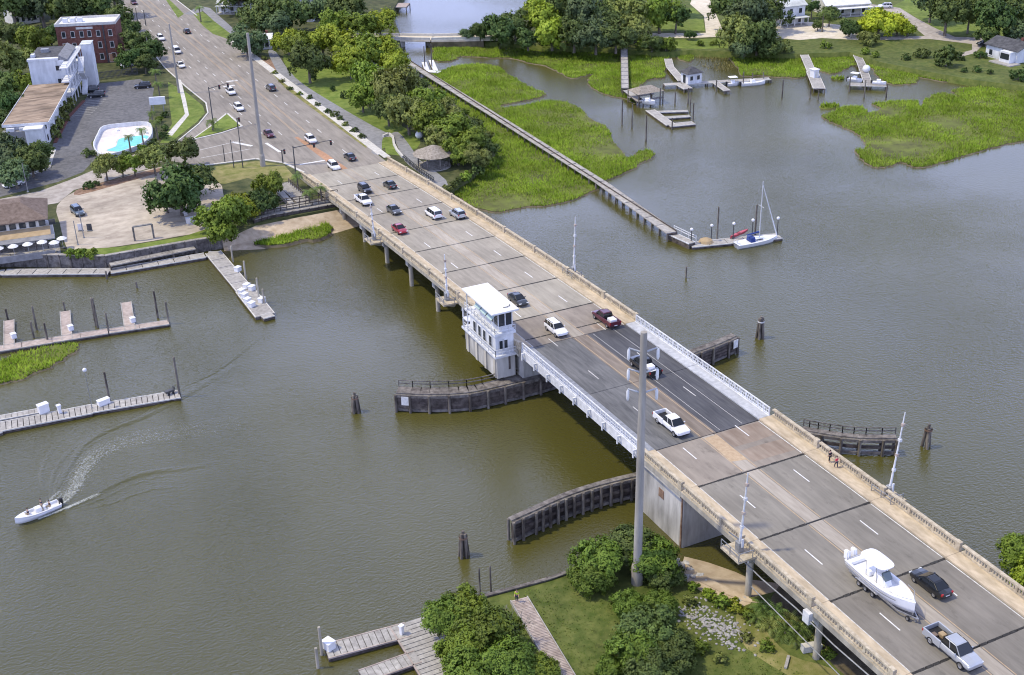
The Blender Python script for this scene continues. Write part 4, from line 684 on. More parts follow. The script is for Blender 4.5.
def offset_line(pts, d):
    out = []
    for i, p in enumerate(pts):
        a, b = pts[max(0, i-1)], pts[min(len(pts)-1, i+1)]; dx, dy = b[0]-a[0], b[1]-a[1]; l = math.hypot(dx, dy) or 1; out.append((p[0]-dy/l*d, p[1]+dx/l*d))
    return out
fender('timber_fender', 'long dark curved timber fender with handrail below the bridge control house', [(-28.10, 152.27), (-23.95, 149.52), (-18.49, 147.22), (-12.95, 146.77), (-7.08, 146.71), (-2.43, 147.04)], 2.9, 2.0, 6, True, 2.6, True, 1, -1)
fender('timber_fender', 'curved timber fender on open piles reaching out towards the tree by the tall pole', [(-27.52, 114.62), (-24.14, 115.22), (-19.37, 116.12), (-14.09, 116.35), (-8.33, 115.88), (-4.35, 115.35)], 3.2, 0.8, 3, True, 1.15, False, None, -1)
fender('timber_fender', 'short dark timber fender beyond the white railing of the lifting span', [(26.63, 143.66), (22.07, 142.62), (18.74, 142.15), (15.46, 141.68), (12.24, 141.22)], 2.9, 1.2, 5, True, 2.4, False, 0, 1)
fender('timber_fender', 'open timber fender on pale piles beyond the near right parapet', [(27.77, 108.17), (24.19, 110.10), (21.54, 112.12), (19.19, 114.57), (17.88, 116.19)], 2.5, 1.0, 3, False, 2.0, True, None, 1)
def dolphin(p, label, hgt, n=5, cap='mulch'):
    t = thing('pile_cluster', label, 'piles', (p[0], p[1], 0), group='pile clusters in the river')
    for i in range(n):
        a = 6.283*i/n; mb = MB(); mb.tube([(0.75*math.cos(a), 0.75*math.sin(a), -2), (0.30*math.cos(a), 0.30*math.sin(a), hgt+random.uniform(-.3, .25))], [0.24, 0.2], 8); mb.build('pile', 'pile_wood', t)
    mb = MB(); mb.tube([(0, 0, -2), (0, 0, hgt+0.5)], [0.24, 0.2], 8); mb.build('pile', 'pile_wood', t); mb = MB(); mb.lathe([(0.56, hgt-0.5), (0.56, hgt-0.25)], n=10); mb.build('cable_wrap', cap, t)
dolphin((-34.00, 115.04), 'cluster of dark piles with a rusty cap in front of the open timber fender', 3.2); dolphin((-33.58, 154.91), 'cluster of dark piles left of the long curved fender', 2.8)
dolphin((33.17, 146.18), 'cluster of dark and pale piles right of the short far fender', 3.4, 5, 'paint_white'); dolphin((32.93, 107.75), 'pair of weathered piles right of the near right barrier arm', 3.2, 3)
def pile(p, h_, label, r=0.17, m='pile_wood', name='mooring_pile'):
    t = MB(); t.tube([(0, 0, -2), (0, 0, h_)], [r*1.1, r*0.9], 8); t.lathe([(r*0.95, h_), (r*0.5, h_+0.15), (0.01, h_+0.2)], n=8); o = t.build(name, m, None, (p[0], p[1], 0)); return tag(o, label, 'pile', 'mooring piles')
pile((36.07, 172.36), 2.2, 'single short dark pile in open water below the sailboat dock')

# ================================================================== BUILDINGS
def frame(a, b):                                        # local frame: x along a->b, y to its left, origin a
    ang = math.atan2(b[1]-a[1], b[0]-a[0]); return ang, math.hypot(b[0]-a[0], b[1]-a[1])
class BLD:
    def __init__(s, name, label, a, b, depth, base=2.3, cat='building', group=None):
        s.ang, s.w = frame(a, b); s.d = depth; s.t = thing(name, label, cat, (a[0], a[1], base), s.ang, group)
    def box(s, name, m, x0, x1, y0, y1, z0, z1, parent=None, bevel=0): return MB().box(x0, x1, y0, y1, z0, z1).build(name, m, parent or s.t, bevel=bevel)
    def win(s, x, z, w, h, side='front', m='window_dark', trim='house_white', name='window', sill=True):
        """window on the front (y=0, seen from -y), back, left (x=0) or right wall"""
        e = 0.05
        def bx(n, mm, u0, u1, z0, z1, o0, o1, p):
            if side == 'front': return s.box(n, mm, u0, u1, -o1, -o0, z0, z1, p)
            if side == 'back': return s.box(n, mm, u0, u1, s.d+o0, s.d+o1, z0, z1, p)
            if side == 'left': return s.box(n, mm, -o1, -o0, u0, u1, z0, z1, p)
            return s.box(n, mm, s.w+o0, s.w+o1, u0, u1, z0, z1, p)
        f = bx(name, trim, x-w/2-0.12, x+w/2+0.12, z-0.12, z+h+0.12, 0.003, 0.06, s.t)
        bx('pane', m, x-w/2, x+w/2, z, z+h, 0.062, 0.08, f)
        if sill: bx('sill', trim, x-w/2-0.18, x+w/2+0.18, z-0.2, z-0.122, 0.003, 0.16, f)
    def gable(s, m, x0, x1, y0, y1, z0, rise, over=0.5, along='x', name='roof', th=0.18):
        mb = MB()
        if along == 'x':
            yc = (y0+y1)/2; X0, X1, Y0_, Y1_ = x0-over, x1+over, y0-over, y1+over
            V = [(X0, Y0_, z0), (X1, Y0_, z0), (X1, yc, z0+rise), (X0, yc, z0+rise), (X1, Y1_, z0), (X0, Y1_, z0)]
        else:
            xc = (x0+x1)/2; X0, X1, Y0_, Y1_ = x0-over, x1+over, y0-over, y1+over
            V = [(X0, Y1_, z0), (X0, Y0_, z0), (xc, Y0_, z0+rise), (xc, Y1_, z0+rise), (X1, Y0_, z0), (X1, Y1_, z0)]
        T = [(x, y, z+th) for x, y, z in V]
        mb.add(V+T, [(6, 7, 8, 9), (9, 8, 10, 11), (3, 2, 1, 0), (5, 4, 2, 3), (0, 1, 7, 6), (5, 11, 10, 4), (0, 6, 9, 3), (3, 9, 11, 5), (1, 2, 8, 7), (2, 4, 10, 8)])
        r = mb.build(name, m, s.t)
        g = MB()
        if along == 'x': g.add([(x0, y0, z0-0.01), (x0, y1, z0-0.01), (x0, (y0+y1)/2, z0+rise*0.9)], [(0, 1, 2)]).add([(x1, y0, z0-0.01), (x1, y1, z0-0.01), (x1, (y0+y1)/2, z0+rise*0.9)], [(0, 1, 2)])
        else: g.add([(x0, y0, z0-0.01), (x1, y0, z0-0.01), ((x0+x1)/2, y0, z0+rise*0.9)], [(0, 1, 2)]).add([(x0, y1, z0-0.01), (x1, y1, z0-0.01), ((x0+x1)/2, y1, z0+rise*0.9)], [(0, 1, 2)])
        return r, g
    def hip(s, m, x0, x1, y0, y1, z0, rise, over=0.6, name='roof', flat=0.25):
        X0, X1, Y0_, Y1_ = x0-over, x1+over, y0-over, y1+over; k = min(X1-X0, Y1_-Y0_)/2*(1-flat)
        b = [(X0, Y0_, z0), (X1, Y0_, z0), (X1, Y1_, z0), (X0, Y1_, z0)]; t = [(X0+k, Y0_+k, z0+rise), (X1-k, Y0_+k, z0+rise), (X1-k, Y1_-k, z0+rise), (X0+k, Y1_-k, z0+rise)]
        mb = MB(); mb.hexa([(x, y, z-0.2) for x, y, z in b], [(x, y, z) for x, y, z in b]); mb.hexa([(x, y, z+0.003) for x, y, z in b], t); return mb.build(name, m, s.t)
# white three-storey motel block with outside stairs
P = BLD('motel_block', 'white three-storey motel block with dark roof and outside galleries beside the parking lot', (-53.6, 350.1), (-45.0, 347.4), 15.0)
P.box('wall', 'house_white', 0, P.w, 0, P.d, 0, 10.8)
P.box('roof', 'roof_dark', -0.15, P.w*0.86, 1.4, P.d+0.2, 10.803, 11.2); P.box('parapet', 'house_white', -0.2, P.w*0.86, -0.2, 1.38, 10.803, 11.4)
mb = MB(); mb.hexa([(P.w*0.87, 0.2, 10.803), (P.w+1.0, 0.2, 10.803), (P.w+1.0, P.d, 10.803), (P.w*0.87, P.d, 10.803)], [(P.w*0.87, 0.2, 12.1), (P.w+1.0, 0.2, 10.9), (P.w+1.0, P.d, 10.9), (P.w*0.87, P.d, 12.1)]); mb.build('sloping_roof', 'path_asphalt', P.t)
for fl in range(3):
    z = 0.4+fl*3.5
    P.box('gallery_floor', 'house_white', P.w+0.004, P.w+2.2, -7.5, P.d+3, z+2.7, z+2.95)
    for k in range(7):
        y = -7.3+k*(P.d+10)/6; P.box('gallery_post', 'house_white', P.w+1.95, P.w+2.2, y-0.13, y+0.13, z, z+2.695)
        if 0.5 < y+2.1 < P.d-1: P.win(y+2.1, z+0.3, 1.1, 2.1, 'right', name='door', sill=False)
    rail(P.t, [(P.w+0.2, -7.4, z+2.95), (P.w+2.1, -7.4, z+2.95), (P.w+2.1, P.d+2.9, z+2.95)], 1.0, 'steel_white', 'gallery_railing', 0, 1.5)
    for xw in (P.w-1.6,): P.win(xw, z+0.7, 1.3, 1.3, 'front')
P.box('stair_tower', 'house_white', P.w+2.6, P.w+5.2, P.d-2, P.d+2.5, 0, 11.6); P.box('stair_tower_cap', 'roof_pale', P.w+2.4, P.w+5.4, P.d-2.2, P.d+2.7, 11.603, 11.8)
for fl in range(3):
    mb = MB(); mb.seg((P.w+3.2, 4+(fl % 2)*4), (P.w+3.2, 8-(fl % 2)*4), 1.4, 0.2+fl*3.1, 0.5+fl*3.1, 3.1+fl*3.1, 3.4+fl*3.1); mb.build('stair_flight', 'house_white', P.t)
P.box('rooftop_unit', 'steel_grey', 2, 4, 8, 9.5, 11.203, 12.1); P.box('rooftop_unit', 'steel_white', 0.3, 1.3, 2.6, 4.2, 11.203, 12.0)
# long low flat-roofed wing
Q = BLD('motel_wing', 'low motel wing with stained flat brown roof left of the parking lot', (-65.0, 309.5), (-55.8, 306.8), 37.0)
Q.box('wall', 'house_white', 0.3, Q.w-0.6, 0.3, Q.d-0.3, 0, 5.6); r_ = Q.box('roof', 'roof_tar', -0.3, Q.w+0.6, -0.2, Q.d, 5.603, 5.95)
for x0, x1, y0, y1 in ((-0.4, -0.304, -0.3, Q.d+0.1), (Q.w+0.604, Q.w+0.75, -0.3, Q.d+0.1), (-0.3, Q.w+0.6, -0.35, -0.204)): Q.box('roof_edge', 'steel_white', x0, x1, y0, y1, 5.5, 6.12, r_)
for k in range(9):
    y = 2.0+k*4.1
    f = MB().box(Q.w-0.597, Q.w-0.54, y-0.9, y+0.9, 0.9, 2.6).build('window', 'house_white', Q.t); MB().box(Q.w-0.538, Q.w-0.52, y-0.75, y+0.75, 1.05, 2.45).build('pane', 'window_dark', f)
    f = MB().box(Q.w-0.597, Q.w-0.54, y-0.9, y+0.9, 3.7, 5.2).build('window', 'house_white', Q.t); MB().box(Q.w-0.538, Q.w-0.52, y-0.75, y+0.75, 3.85, 5.05).build('pane', 'window_dark', f)
Q.box('front_lobby', 'house_white', Q.w-4.5, Q.w-0.8, -3.0, 0.295, 0, 5.2); Q.box('lobby_roof', 'roof_white', Q.w-4.8, Q.w-0.5, -3.3, -0.36, 5.203, 5.5); Q.box('porch_wall', 'path_asphalt', Q.w-10, Q.w-4.6, -1.5, 0.29, 0, 4.6)
for k in range(2): Q.box('roof_vent', 'steel_white', Q.w-9+k*3, Q.w-7.2+k*3, -1.3, -0.5, 4.603, 5.3)
# brick building
B = BLD('brick_building', 'dark red brick building with pale parapet and arched windows behind the motel', (-41.2, 388.8), (-25.0, 383.3), 10.0)
B.box('wall', 'brick_red', 0, B.w, 0, B.d, 0, 11.2)
for x0, x1, y0, y1 in ((-0.15, B.w+0.15, -0.15, 0.25), (-0.15, B.w+0.15, B.d-0.25, B.d+0.15), (-0.15, 0.25, 0.254, B.d-0.254), (B.w-0.25, B.w+0.15, 0.254, B.d-0.254)): B.box('parapet', 'concrete_pale', x0, x1, y0, y1, 11.203, 12.0)
B.box('roof', 'roof_white', 0.26, B.w-0.26, 0.26, B.d-0.26, 11.203, 11.4)
for fl, zz in enumerate((1.2, 4.6, 8.0)):
    for x in [B.w*f for f in (0.12, 0.27, 0.42, 0.55, 0.70, 0.90)]:
        B.win(x, zz, 0.95, 1.6, 'front', trim='concrete_pale')
B.box('sign_panel', 'concrete_pale', B.w*0.34, B.w*0.62, -0.14, -0.004, 10.2, 10.8); B.box('downpipe', 'steel_dark', B.w*0.78, B.w*0.80, -0.2, -0.004, 0, 11.2)
for k in range(3): B.box('rooftop_unit', 'steel_white', 1.5+k*2.1, 2.9+k*2.1, 4, 5.4+(k % 2), 11.403, 12.6)
B.win(B.w*0.12, 3.6, 1.3, 2.6, 'front', 'canvas_tan', 'concrete_pale', 'door', False); B.win(B.w*0.88, 0.2, 2.0, 2.4, 'front', 'brick_orange', 'concrete_pale', 'door', False)
# pale house among the trees top left
H = BLD('house', 'pale metal-roofed house half hidden by trees at the top left', (-47.34, 453.76), (-38.70, 455.55), 9.0, cat='house')
H.box('wall', 'house_cream', 0, H.w, 0, H.d, 0, 3.6); r_, g_ = H.gable('roof_pale', 0, H.w, 0, H.d, 3.6, 2.6, 0.8); g_.build('gable', 'house_cream', H.t)
for k in range(4): H.win(1.5+k*(H.w-3)/3, 1.0, 1.0, 1.5, 'front')
# waterside restaurant
T = BLD('waterside_restaurant', 'waterside restaurant with brown hip roof and tan awning over its terrace', (-77.80, 244.15), (-64.40, 242.40), 11.0, cat='restaurant')
T.box('wall', 'house_cream', 0, T.w-0.8, 0.5, T.d, 0, 5.0); T.hip('roof_brown', 0, T.w-0.8, 0.5, T.d, 5.0, 2.4, 0.9)
for k in range(8): MB().box(1.0+k*1.8, 2.2+k*1.8, 0.40, 0.497, 3.4, 4.5).build('window', 'window_dark', T.t)
mb = MB(); mb.hexa([(-0.5, -2.2, 2.35), (T.w+0.2, -2.2, 2.35), (T.w+0.2, 0.395, 3.2), (-0.5, 0.395, 3.2)], [(-0.5, -2.2, 2.45), (T.w+0.2, -2.2, 2.45), (T.w+0.2, 0.395, 3.3), (-0.5, 0.395, 3.3)]); mb.build('awning', 'canvas_tan', T.t)
mb = MB(); mb.hexa([(-0.5, -3.6, 2.0), (T.w+0.8, -3.6, 2.0), (T.w+0.8, -2.22, 2.34), (-0.5, -2.22, 2.34)], [(-0.5, -3.6, 2.08), (T.w+0.8, -3.6, 2.08), (T.w+0.8, -2.22, 2.43), (-0.5, -2.22, 2.43)]); mb.build('awning_skirt', 'path_asphalt', T.t)
for k in range(8): T.box('terrace_post', 'wood_dark', 0.2+k*2.1, 0.36+k*2.1, -3.4, -3.24, 0, 1.98)
T.box('terrace', 'wood_grey', -1, T.w+1.5, -6.8, 0.39, -0.3, 0.12); T.box('terrace_wall', 'path_asphalt', -1, T.w+0.6, -7.0, -6.82, -0.4, 0.9); T.box('service_shed', 'house_white', T.w-0.75, T.w+0.6, 1.5, 3.4, 0, 3.4)
umb = None
for k, (dx, dy) in enumerate(((1.6, -5.3), (4.2, -5.2), (6.8, -5.1), (9.4, -5.0), (12.0, -4.9), (14.2, -6.0), (15.6, -4.3))):
    ca, sa = math.cos(T.ang), math.sin(T.ang); o0 = T.t.location; p = (o0.x+dx*ca-dy*sa, o0.y+dx*sa+dy*ca, 2.42)
    u = thing('parasol', '', 'parasol', p, 0.3*k, 'white parasols on the restaurant terrace'); mb = MB(); mb.tube([(0, 0, 0), (0, 0, 2.35)], 0.03, 6); mb.build('pole', 'steel_white', u)
    mb = MB(); mb.lathe([(1.0, 1.9), (0.55, 2.2), (0.02, 2.4)], n=8, smooth=False); mb.build('canopy', 'canvas_white', u); MB().lathe([(0.45, 0), (0.45, 0.06), (0.05, 0.1)], n=8).build('base', 'steel_dark', u)
order_labels([o for o in COL.objects if o.name.startswith('parasol')], 'white parasol on the restaurant terrace by the water, %s')
# pool with its wall
pool_c = (-41.10, 300.55)
pd = thing('swimming_pool', 'kidney-shaped turquoise swimming pool in a pale walled deck by the parking lot', 'pool', (pool_c[0], pool_c[1], 2.3))
def rel(pts, c): return [(x-c[0], y-c[1]) for x, y in pts]
pdk = smooth_poly(rel([(-47.02, 298.67), (-44.50, 308.03), (-42.01, 314.15), (-36.90, 314.06), (-31.65, 311.94), (-31.97, 304.43), (-34.74, 296.83), (-39.93, 291.93), (-46.14, 290.43)], pool_c), True, 3); sheet('deck', pdk, 0.10, 'pool_deck_pink', pd, 0.05, 0.0)
pw = smooth_poly(rel([(-44.43, 296.28), (-41.97, 298.37), (-40.28, 303.71), (-37.53, 304.40), (-33.83, 303.64), (-33.86, 299.95), (-36.91, 295.42), (-41.03, 293.43)], pool_c), True, 3); sheet('coping', offset(pw, 0.35), 0.16, 'concrete_pale', pd, 0.02, 0.08); sheet('pool_water', pw, 0.17, 'pool_water', pd)
mb = MB(); q = offset(pdk, -0.1)
for a, b in zip(q, q[1:]+q[:1]): mb.seg(a, b, 0.25, 0.0, 1.1)
mb.build('wall', 'house_white', pd)
for k in range(6): a = q[3+k*3]; MB().box(a[0]*0.82-0.3, a[0]*0.82+0.3, a[1]*0.82-0.9, a[1]*0.82+0.9, 0.101, 0.5).build('sun_lounger', 'canvas_white', pd)
# motel sign, fence, small sheds
def box_thing(name, label, cat, p, z, parts, rz=0.0, group=None):
    t = thing(name, label, cat, (p[0], p[1], z), rz, group)
    for n_, m, *b in parts: MB().box(*b).build(n_, m, t, bevel=0.02)
    return t
sg = (-26.53, 323.18); box_thing('motel_sign', 'white box sign on two posts between the palms by the slip lane', 'sign', sg, 2.3, [('post', 'steel_grey', -1.4, -1.2, -.1, .1, 0, 2.0), ('post', 'steel_grey', 1.2, 1.4, -.1, .1, 0, 2.0), ('panel', 'plastic_white', -2.0, 2.0, -.25, .25, 2.003, 4.0)], -0.3)
fn = thing('garden_fence', 'dark picket fence along the back of the parking lot', 'fence', (*(-34.80, 365.09), 2.3)); a, b = rel([(-34.80, 365.09), (-23.67, 364.76)], (-34.80, 365.09)); mb = MB()
for i in range(34): t = i/33; MB().box(a[0]+(b[0]-a[0])*t-0.06, a[0]+(b[0]-a[0])*t+0.06, a[1]+(b[1]-a[1])*t-0.03, a[1]+(b[1]-a[1])*t+0.03, 0, 2.3).build('picket', 'steel_dark', fn)
for z in (0.5, 1.9): MB().seg(a, b, 0.07, z, z+0.12, off=0.08).build('fence_rail', 'steel_dark', fn)
box_thing('garden_shed', 'small white garden shed beside the brick building', 'shed', (-24.41, 377.19), 2.3, [('wall', 'house_white', -1.6, 1.6, -1.2, 1.2, 0, 2.2), ('roof', 'roof_pale', -1.8, 1.8, -1.4, 1.4, 2.203, 2.45)], 0.3)
# houses at the top edge
def far_house(label, a, b, depth, base, wall, roof, hgt, rise, cols=3, porch=True, along='x', rows=1):
    h_ = BLD('house', label, a, b, depth, base, 'house', 'houses along the far edge'); h_.box('wall', wall, 0, h_.w, 0, h_.d, 0, hgt); r, g__ = h_.gable(roof, 0, h_.w, 0, h_.d, hgt, rise, 0.6, along); g__.build('gable', wall, h_.t)
    for rw in range(rows):
        for k in range(cols): h_.win(h_.w*(k+0.5)/cols, 0.8+rw*2.9, 1.1, 1.5, 'front')
    if porch:
        h_.box('porch_floor', 'wood_pale', 0, h_.w, -2.6, -0.004, 0, 0.35); h_.box('porch_roof', roof, -0.2, h_.w+0.2, -2.9, -0.17, 2.7, 2.85)
        for k in range(5): x = 0.1+k*(h_.w-0.4)/4; h_.box('porch_post', 'house_white', x, x+0.2, -2.6, -2.4, 0.353, 2.695)
    ch = h_.box('chimney', 'brick_red', h_.w*0.7, h_.w*0.7+0.8, h_.d*0.5, h_.d*0.5+0.8, hgt+rise*0.4, hgt+rise+0.9, r); return h_
far_house('low white house with porch at the top edge right of the road', (18.19, 436.45), (26.32, 431.30), 9, 2.3, 'house_white', 'roof_pale', 3.2, 2.2)
far_house('tall narrow white house among the trees near the top edge', (38.36, 407.09), (41.83, 404.91), 8, 2.3, 'house_white', 'roof_dark', 7.5, 2.0, 2, False, 'x', 2)
far_house('white two-storey house with pillared porch at the top right', (167.95, 320.88), (178.03, 319.63), 10, 1.6, 'house_white', 'roof_pale', 6.0, 2.5, 3, True, 'x', 2)
far_house('wide house with bright pale roof at the top right', (190.41, 324.03), (204.76, 320.35), 12, 1.6, 'house_cream', 'roof_white', 3.4, 3.0, 4, True)
hh = far_house('low cottage with dark roof and white bay window beside the right marsh', (195.58, 259.77), (196.11, 248.71), 9, 1.6, 'house_white', 'roof_dark', 3.4, 1.8, 3, False)
hh.box('bay', 'house_white', hh.w-4.2, hh.w-0.6, -2.2, -0.004, 0.3, 3.3); hh.box('bay_glass', 'window_dark', hh.w-3.9, hh.w-0.9, -2.28, -2.203, 1.2, 2.8); hh.box('deck', 'wood_pale', hh.w-6, hh.w+1.5, -4.2, -0.01, 0, 0.29)
far_house('house with pale roof at the very top between the groves', (139.34, 393.13), (147.40, 390.04), 9, 1.6, 'house_cream', 'roof_pale', 4, 2.5, 3, False)
far_house('small white house with a drive at the right edge', (208.98, 265.68), (213.04, 257.42), 8, 1.6, 'house_cream', 'roof_brown', 3.2, 1.8, 3, False)
far_house('small white guard house beside the start of the walking path', (13.74, 376.69), (18.92, 375.00), 5, 2.3, 'house_white', 'roof_white', 3.0, 1.2, 2, False)
# thatched pavilion by the path
pc = (18.44, 247.24); pv = thing('pavilion', 'round pavilion with grey conical shingle roof at the end of the walking path', 'pavilion', (pc[0], pc[1], 2.3))
mb = MB(); mb.lathe([(4.7, 3.0), (2.8, 3.8), (1.0, 4.6), (0.03, 4.9)], n=12, smooth=False); mb.lathe([(4.7, 3.0), (4.5, 2.85), (0.1, 2.9)], n=12, smooth=False); mb.build('roof', 'roof_thatch', pv)
for k in range(8): a = k*math.pi/4; mb = MB(); mb.tube([(3.7*math.cos(a), 3.7*math.sin(a), 0), (3.7*math.cos(a), 3.7*math.sin(a), 2.95)], 0.14, 7); mb.build('post', 'wood_weathered', pv)
mb = MB(); mb.lathe([(3.9, -0.8), (3.9, 0.15), (0.1, 0.15)], n=16, smooth=False); mb.build('floor', 'wood_grey', pv); rail(pv, [(3.6*math.cos(k*math.pi/4), 3.6*math.sin(k*math.pi/4), 0.15) for k in range(9)], 1.0, 'wood_weathered')
st = thing('wooden_steps', 'reddish wooden steps going down from the pavilion to the marsh', 'steps', (*(22.86, 247.31), 0.0))
for k in range(7): MB().box(-0.9+k*0.42, -0.5+k*0.42, -0.9-k*0.25, 0.9-k*0.25, 2.0-k*0.28, 2.1-k*0.28).build('tread', 'roof_brown', st)
gz = MB(); gz.ball((0, 0, 1.0), 0.9, 10); tag(gz.build('water_tank', 'plastic_white', None, (*(23.17, 267.46), 2.3)), 'round white tank beside the path above the pavilion', 'tank')
# bulkhead and bridge-side seawall
def seawall(name, label, pts, z0, z1, w, m, cap, posts=2.4, base=0.0, side=1):
    c = pts[0]; t = thing(name, label, 'wall', (c[0], c[1], 0)); L__ = rel(pts, c)
    for a, b in zip(L__[:-1], L__[1:]):
        l = math.hypot(b[0]-a[0], b[1]-a[1]); n = max(1, round(l/posts))
        for i in range(n):
            p0 = (a[0]+(b[0]-a[0])*i/n, a[1]+(b[1]-a[1])*i/n); p1 = (a[0]+(b[0]-a[0])*(i+1)/n, a[1]+(b[1]-a[1])*(i+1)/n)
            mb = MB(); mb.seg(p0, p1, w*random.uniform(.85, 1.15), z0, z1-random.uniform(0, .06)); mb.build('wall_panel', m, t)
            mb = MB(); nx, ny = -(p1[1]-p0[1])/(l/n)*w*.7*side, (p1[0]-p0[0])/(l/n)*w*.7*side; mb.tube([(p0[0]+nx, p0[1]+ny, z0), (p0[0]+nx, p0[1]+ny, z1+0.15)], 0.14, 6); mb.build('post', m, t)
        mb = MB(); mb.seg(a, b, w*1.6, z1+0.002, z1+0.14); mb.build('cap', cap, t)
    return t
seawall('seawall', 'grey timber seawall below the restaurant and the sandy lot', [(-81.27, 242.40), (-74.29, 240.43), (-64.17, 234.19), (-56.67, 229.42), (-48.29, 229.20), (-39.52, 228.89), (-34.52, 228.43)], -1.5, 2.55, 0.5, 'wood_weathered', 'wood_grey', 2.4, 0, -1)
seawall('bulkhead', 'dark retaining wall with pale cap and pathway beside the bridge abutment', [(-26.82, 232.99), (-23.63, 234.04), (-16.98, 233.83), (-7.35, 233.67)], -0.5, 2.9, 0.6, 'wood_dark', 'wood_grey', 1.8, 0, -1)
seawall('bulkhead', 'low timber bulkhead along the near bank by the walkway', [(-35.89, 105.15), (-31.46, 104.77), (-27.93, 104.49), (-24.42, 104.56)], -1.5, 1.45, 0.3, 'wood_dark', 'wood_weathered', 1.8, 0, 1)
# path with railing behind the bulkhead
pth = thing('viewing_platform', 'grey timber viewing platform with railings above the dark retaining wall', 'platform', (*(-14.67, 241.02), 2.3)); c = (-14.67, 241.02)
for k, (a, b) in enumerate(zip([(-24.01, 236.92), (-19.20, 236.82), (-13.95, 236.51)], [(-19.20, 236.82), (-13.95, 236.51), (-7.89, 236.45)])): mb = MB(); mb.seg(*rel([a, b], c), 2.6, 0.0, 0.75); mb.build('deck_panel', 'wood_grey', pth)
mb = MB(); mb.seg(*rel([(-15.21, 251.33), (-14.67, 238.28)], c), 3.0, 0.0, 0.72); mb.build('ramp', 'wood_grey', pth); mb = MB(); mb.seg(*rel([(-17.28, 249.60), (-17.40, 237.80)], c), 1.2, 0.05, 0.85); mb.build('ramp', 'wood_pale', pth)
rail(pth, [(*p, 0.75) for p in rel([(-23.52, 238.62), (-15.59, 238.12), (-7.28, 238.18)], c)], 1.1, 'wood_dark', 'railing', 0, 1.4, 0.06); rail(pth, [(*p, 0.75) for p in rel([(-24.65, 234.69), (-16.67, 234.72), (-8.48, 234.74)], c)], 1.1, 'wood_dark', 'railing', 0, 1.4, 0.06)
rail(pth, [(*p, 0.72) for p in rel([(-14.07, 250.67), (-13.57, 238.33)], c)], 1.0, 'wood_dark', 'railing', 0, 1.2, 0.05)
# fence along the walking path beside the bridge
fp = thing('path_fence', 'dark railing between the bridge sidewalk and the walking path', 'fence', (*(14.17, 254.58), 2.35)); rail(fp, [(*p, 0.0) for p in rel([(14.17, 254.58), (13.75, 245.23), (13.98, 236.75)], (14.17, 254.58))], 1.2, 'steel_dark', 'railing', 0, 0.9, 0.06)
# small causeway bridge at the top
cb = thing('causeway_bridge', 'low pale concrete bridge crossing the creek mouth near the top', 'bridge', (*(62.71, 366.44), 0)); c = (62.71, 366.44)
L__ = rel([(38.99, 379.13), (49.89, 372.37), (57.47, 367.66), (66.37, 361.34), (80.85, 353.94), (85.41, 351.90)], c)
for a, b in zip(L__[:-1], L__[1:]): mb = MB(); mb.seg(a, b, 6.0, 2.0, 2.5); mb.build('deck', 'sand_white', cb); mb = MB(); mb.seg(a, b, 0.35, 2.503, 3.3, off=-2.7); mb.build('parapet', 'concrete_pale', cb); mb = MB(); mb.seg(a, b, 0.35, 2.503, 3.3, off=2.7); mb.build('parapet', 'concrete_pale', cb)
for q_ in (L__[2], L__[3]): MB().box(q_[0]-1.2, q_[0]+1.2, q_[1]-2.8, q_[1]+2.8, -1.5, 1.99).build('pier', 'concrete_pier', cb)
a, b = L__[3], L__[4]; mb = MB(); mb.seg(a, b, 6.6, -1.2, 1.99); mb.build('embankment', 'mud', cb)

# ================================================================== DOCKS AND BOATS
def lerp2(a, b, t): return (a[0]+(b[0]-a[0])*t, a[1]+(b[1]-a[1])*t)
def dock(name, label, runs, z=0.55, th=0.5, m='wood_pale', fascia='concrete_pale', panel=5.0, piles=(), group='docks and piers', cat='dock', legs=0.0, pile_m='pile_wood', fas=True):
    """runs: list of (a, b, width); deck panels are separate pieces; piles: (x, y, height); legs: pile pairs every so many metres"""
    c = runs[0][0]; t = thing(name, label, cat, (c[0], c[1], 0), 0, group)
    for a, b, w in runs:
        a, b = rel([a, b], c); l = math.hypot(b[0]-a[0], b[1]-a[1]); n = max(1, round(l/panel))
        for i in range(n):
            mb = MB(); mb.seg(lerp2(a, b, i/n+0.004), lerp2(a, b, (i+1)/n-0.004), w, z-0.16, z+random.uniform(-.015, .015)); mb.build('deck_panel', m, t)
        mb = MB(); e = lerp2(a, b, 0.002)
        if fas:
            for s in (-1, 1): mb.seg(a, b, 0.14, z-0.14, z+0.05, off=s*(w/2+0.075))
            mb.build('fascia', fascia, t)
            if not legs: mb = MB(); mb.seg(a, b, w+0.1, -0.25, z-0.17); mb.build('float', 'wood_dark', t)  # dark wood of the float also paints the shadow line below the dock
        if legs:
            k = max(1, round(l/legs))
            for i in range(k+1):
                p = lerp2(a, b, min(1, i/k)); nx, ny = -(b[1]-a[1])/l, (b[0]-a[0])/l
                for s in (-1, 1): x, y = p[0]+nx*s*(w/2-0.05), p[1]+ny*s*(w/2-0.05); q = MB(); q.tube([(x, y, -2), (x, y, z-0.17)], 0.17, 6); q.build('pile', pile_m, t)
                q = MB(); q.seg((p[0]-nx*w/2, p[1]-ny*w/2), (p[0]+nx*w/2, p[1]+ny*w/2), 0.2, z-0.42, z-0.17); q.build('cross_beam', 'wood_dark', t)
    for x, y, h_ in piles:
        q = MB(); x, y = x-c[0], y-c[1]; q.tube([(x, y, -2), (x, y, h_)], [0.2, 0.16], 8); q.build('pile', pile_m, t)
    return t
def P3(p): return (p[0], p[1], p[3])                    # (x, y, base, height) -> guide pile
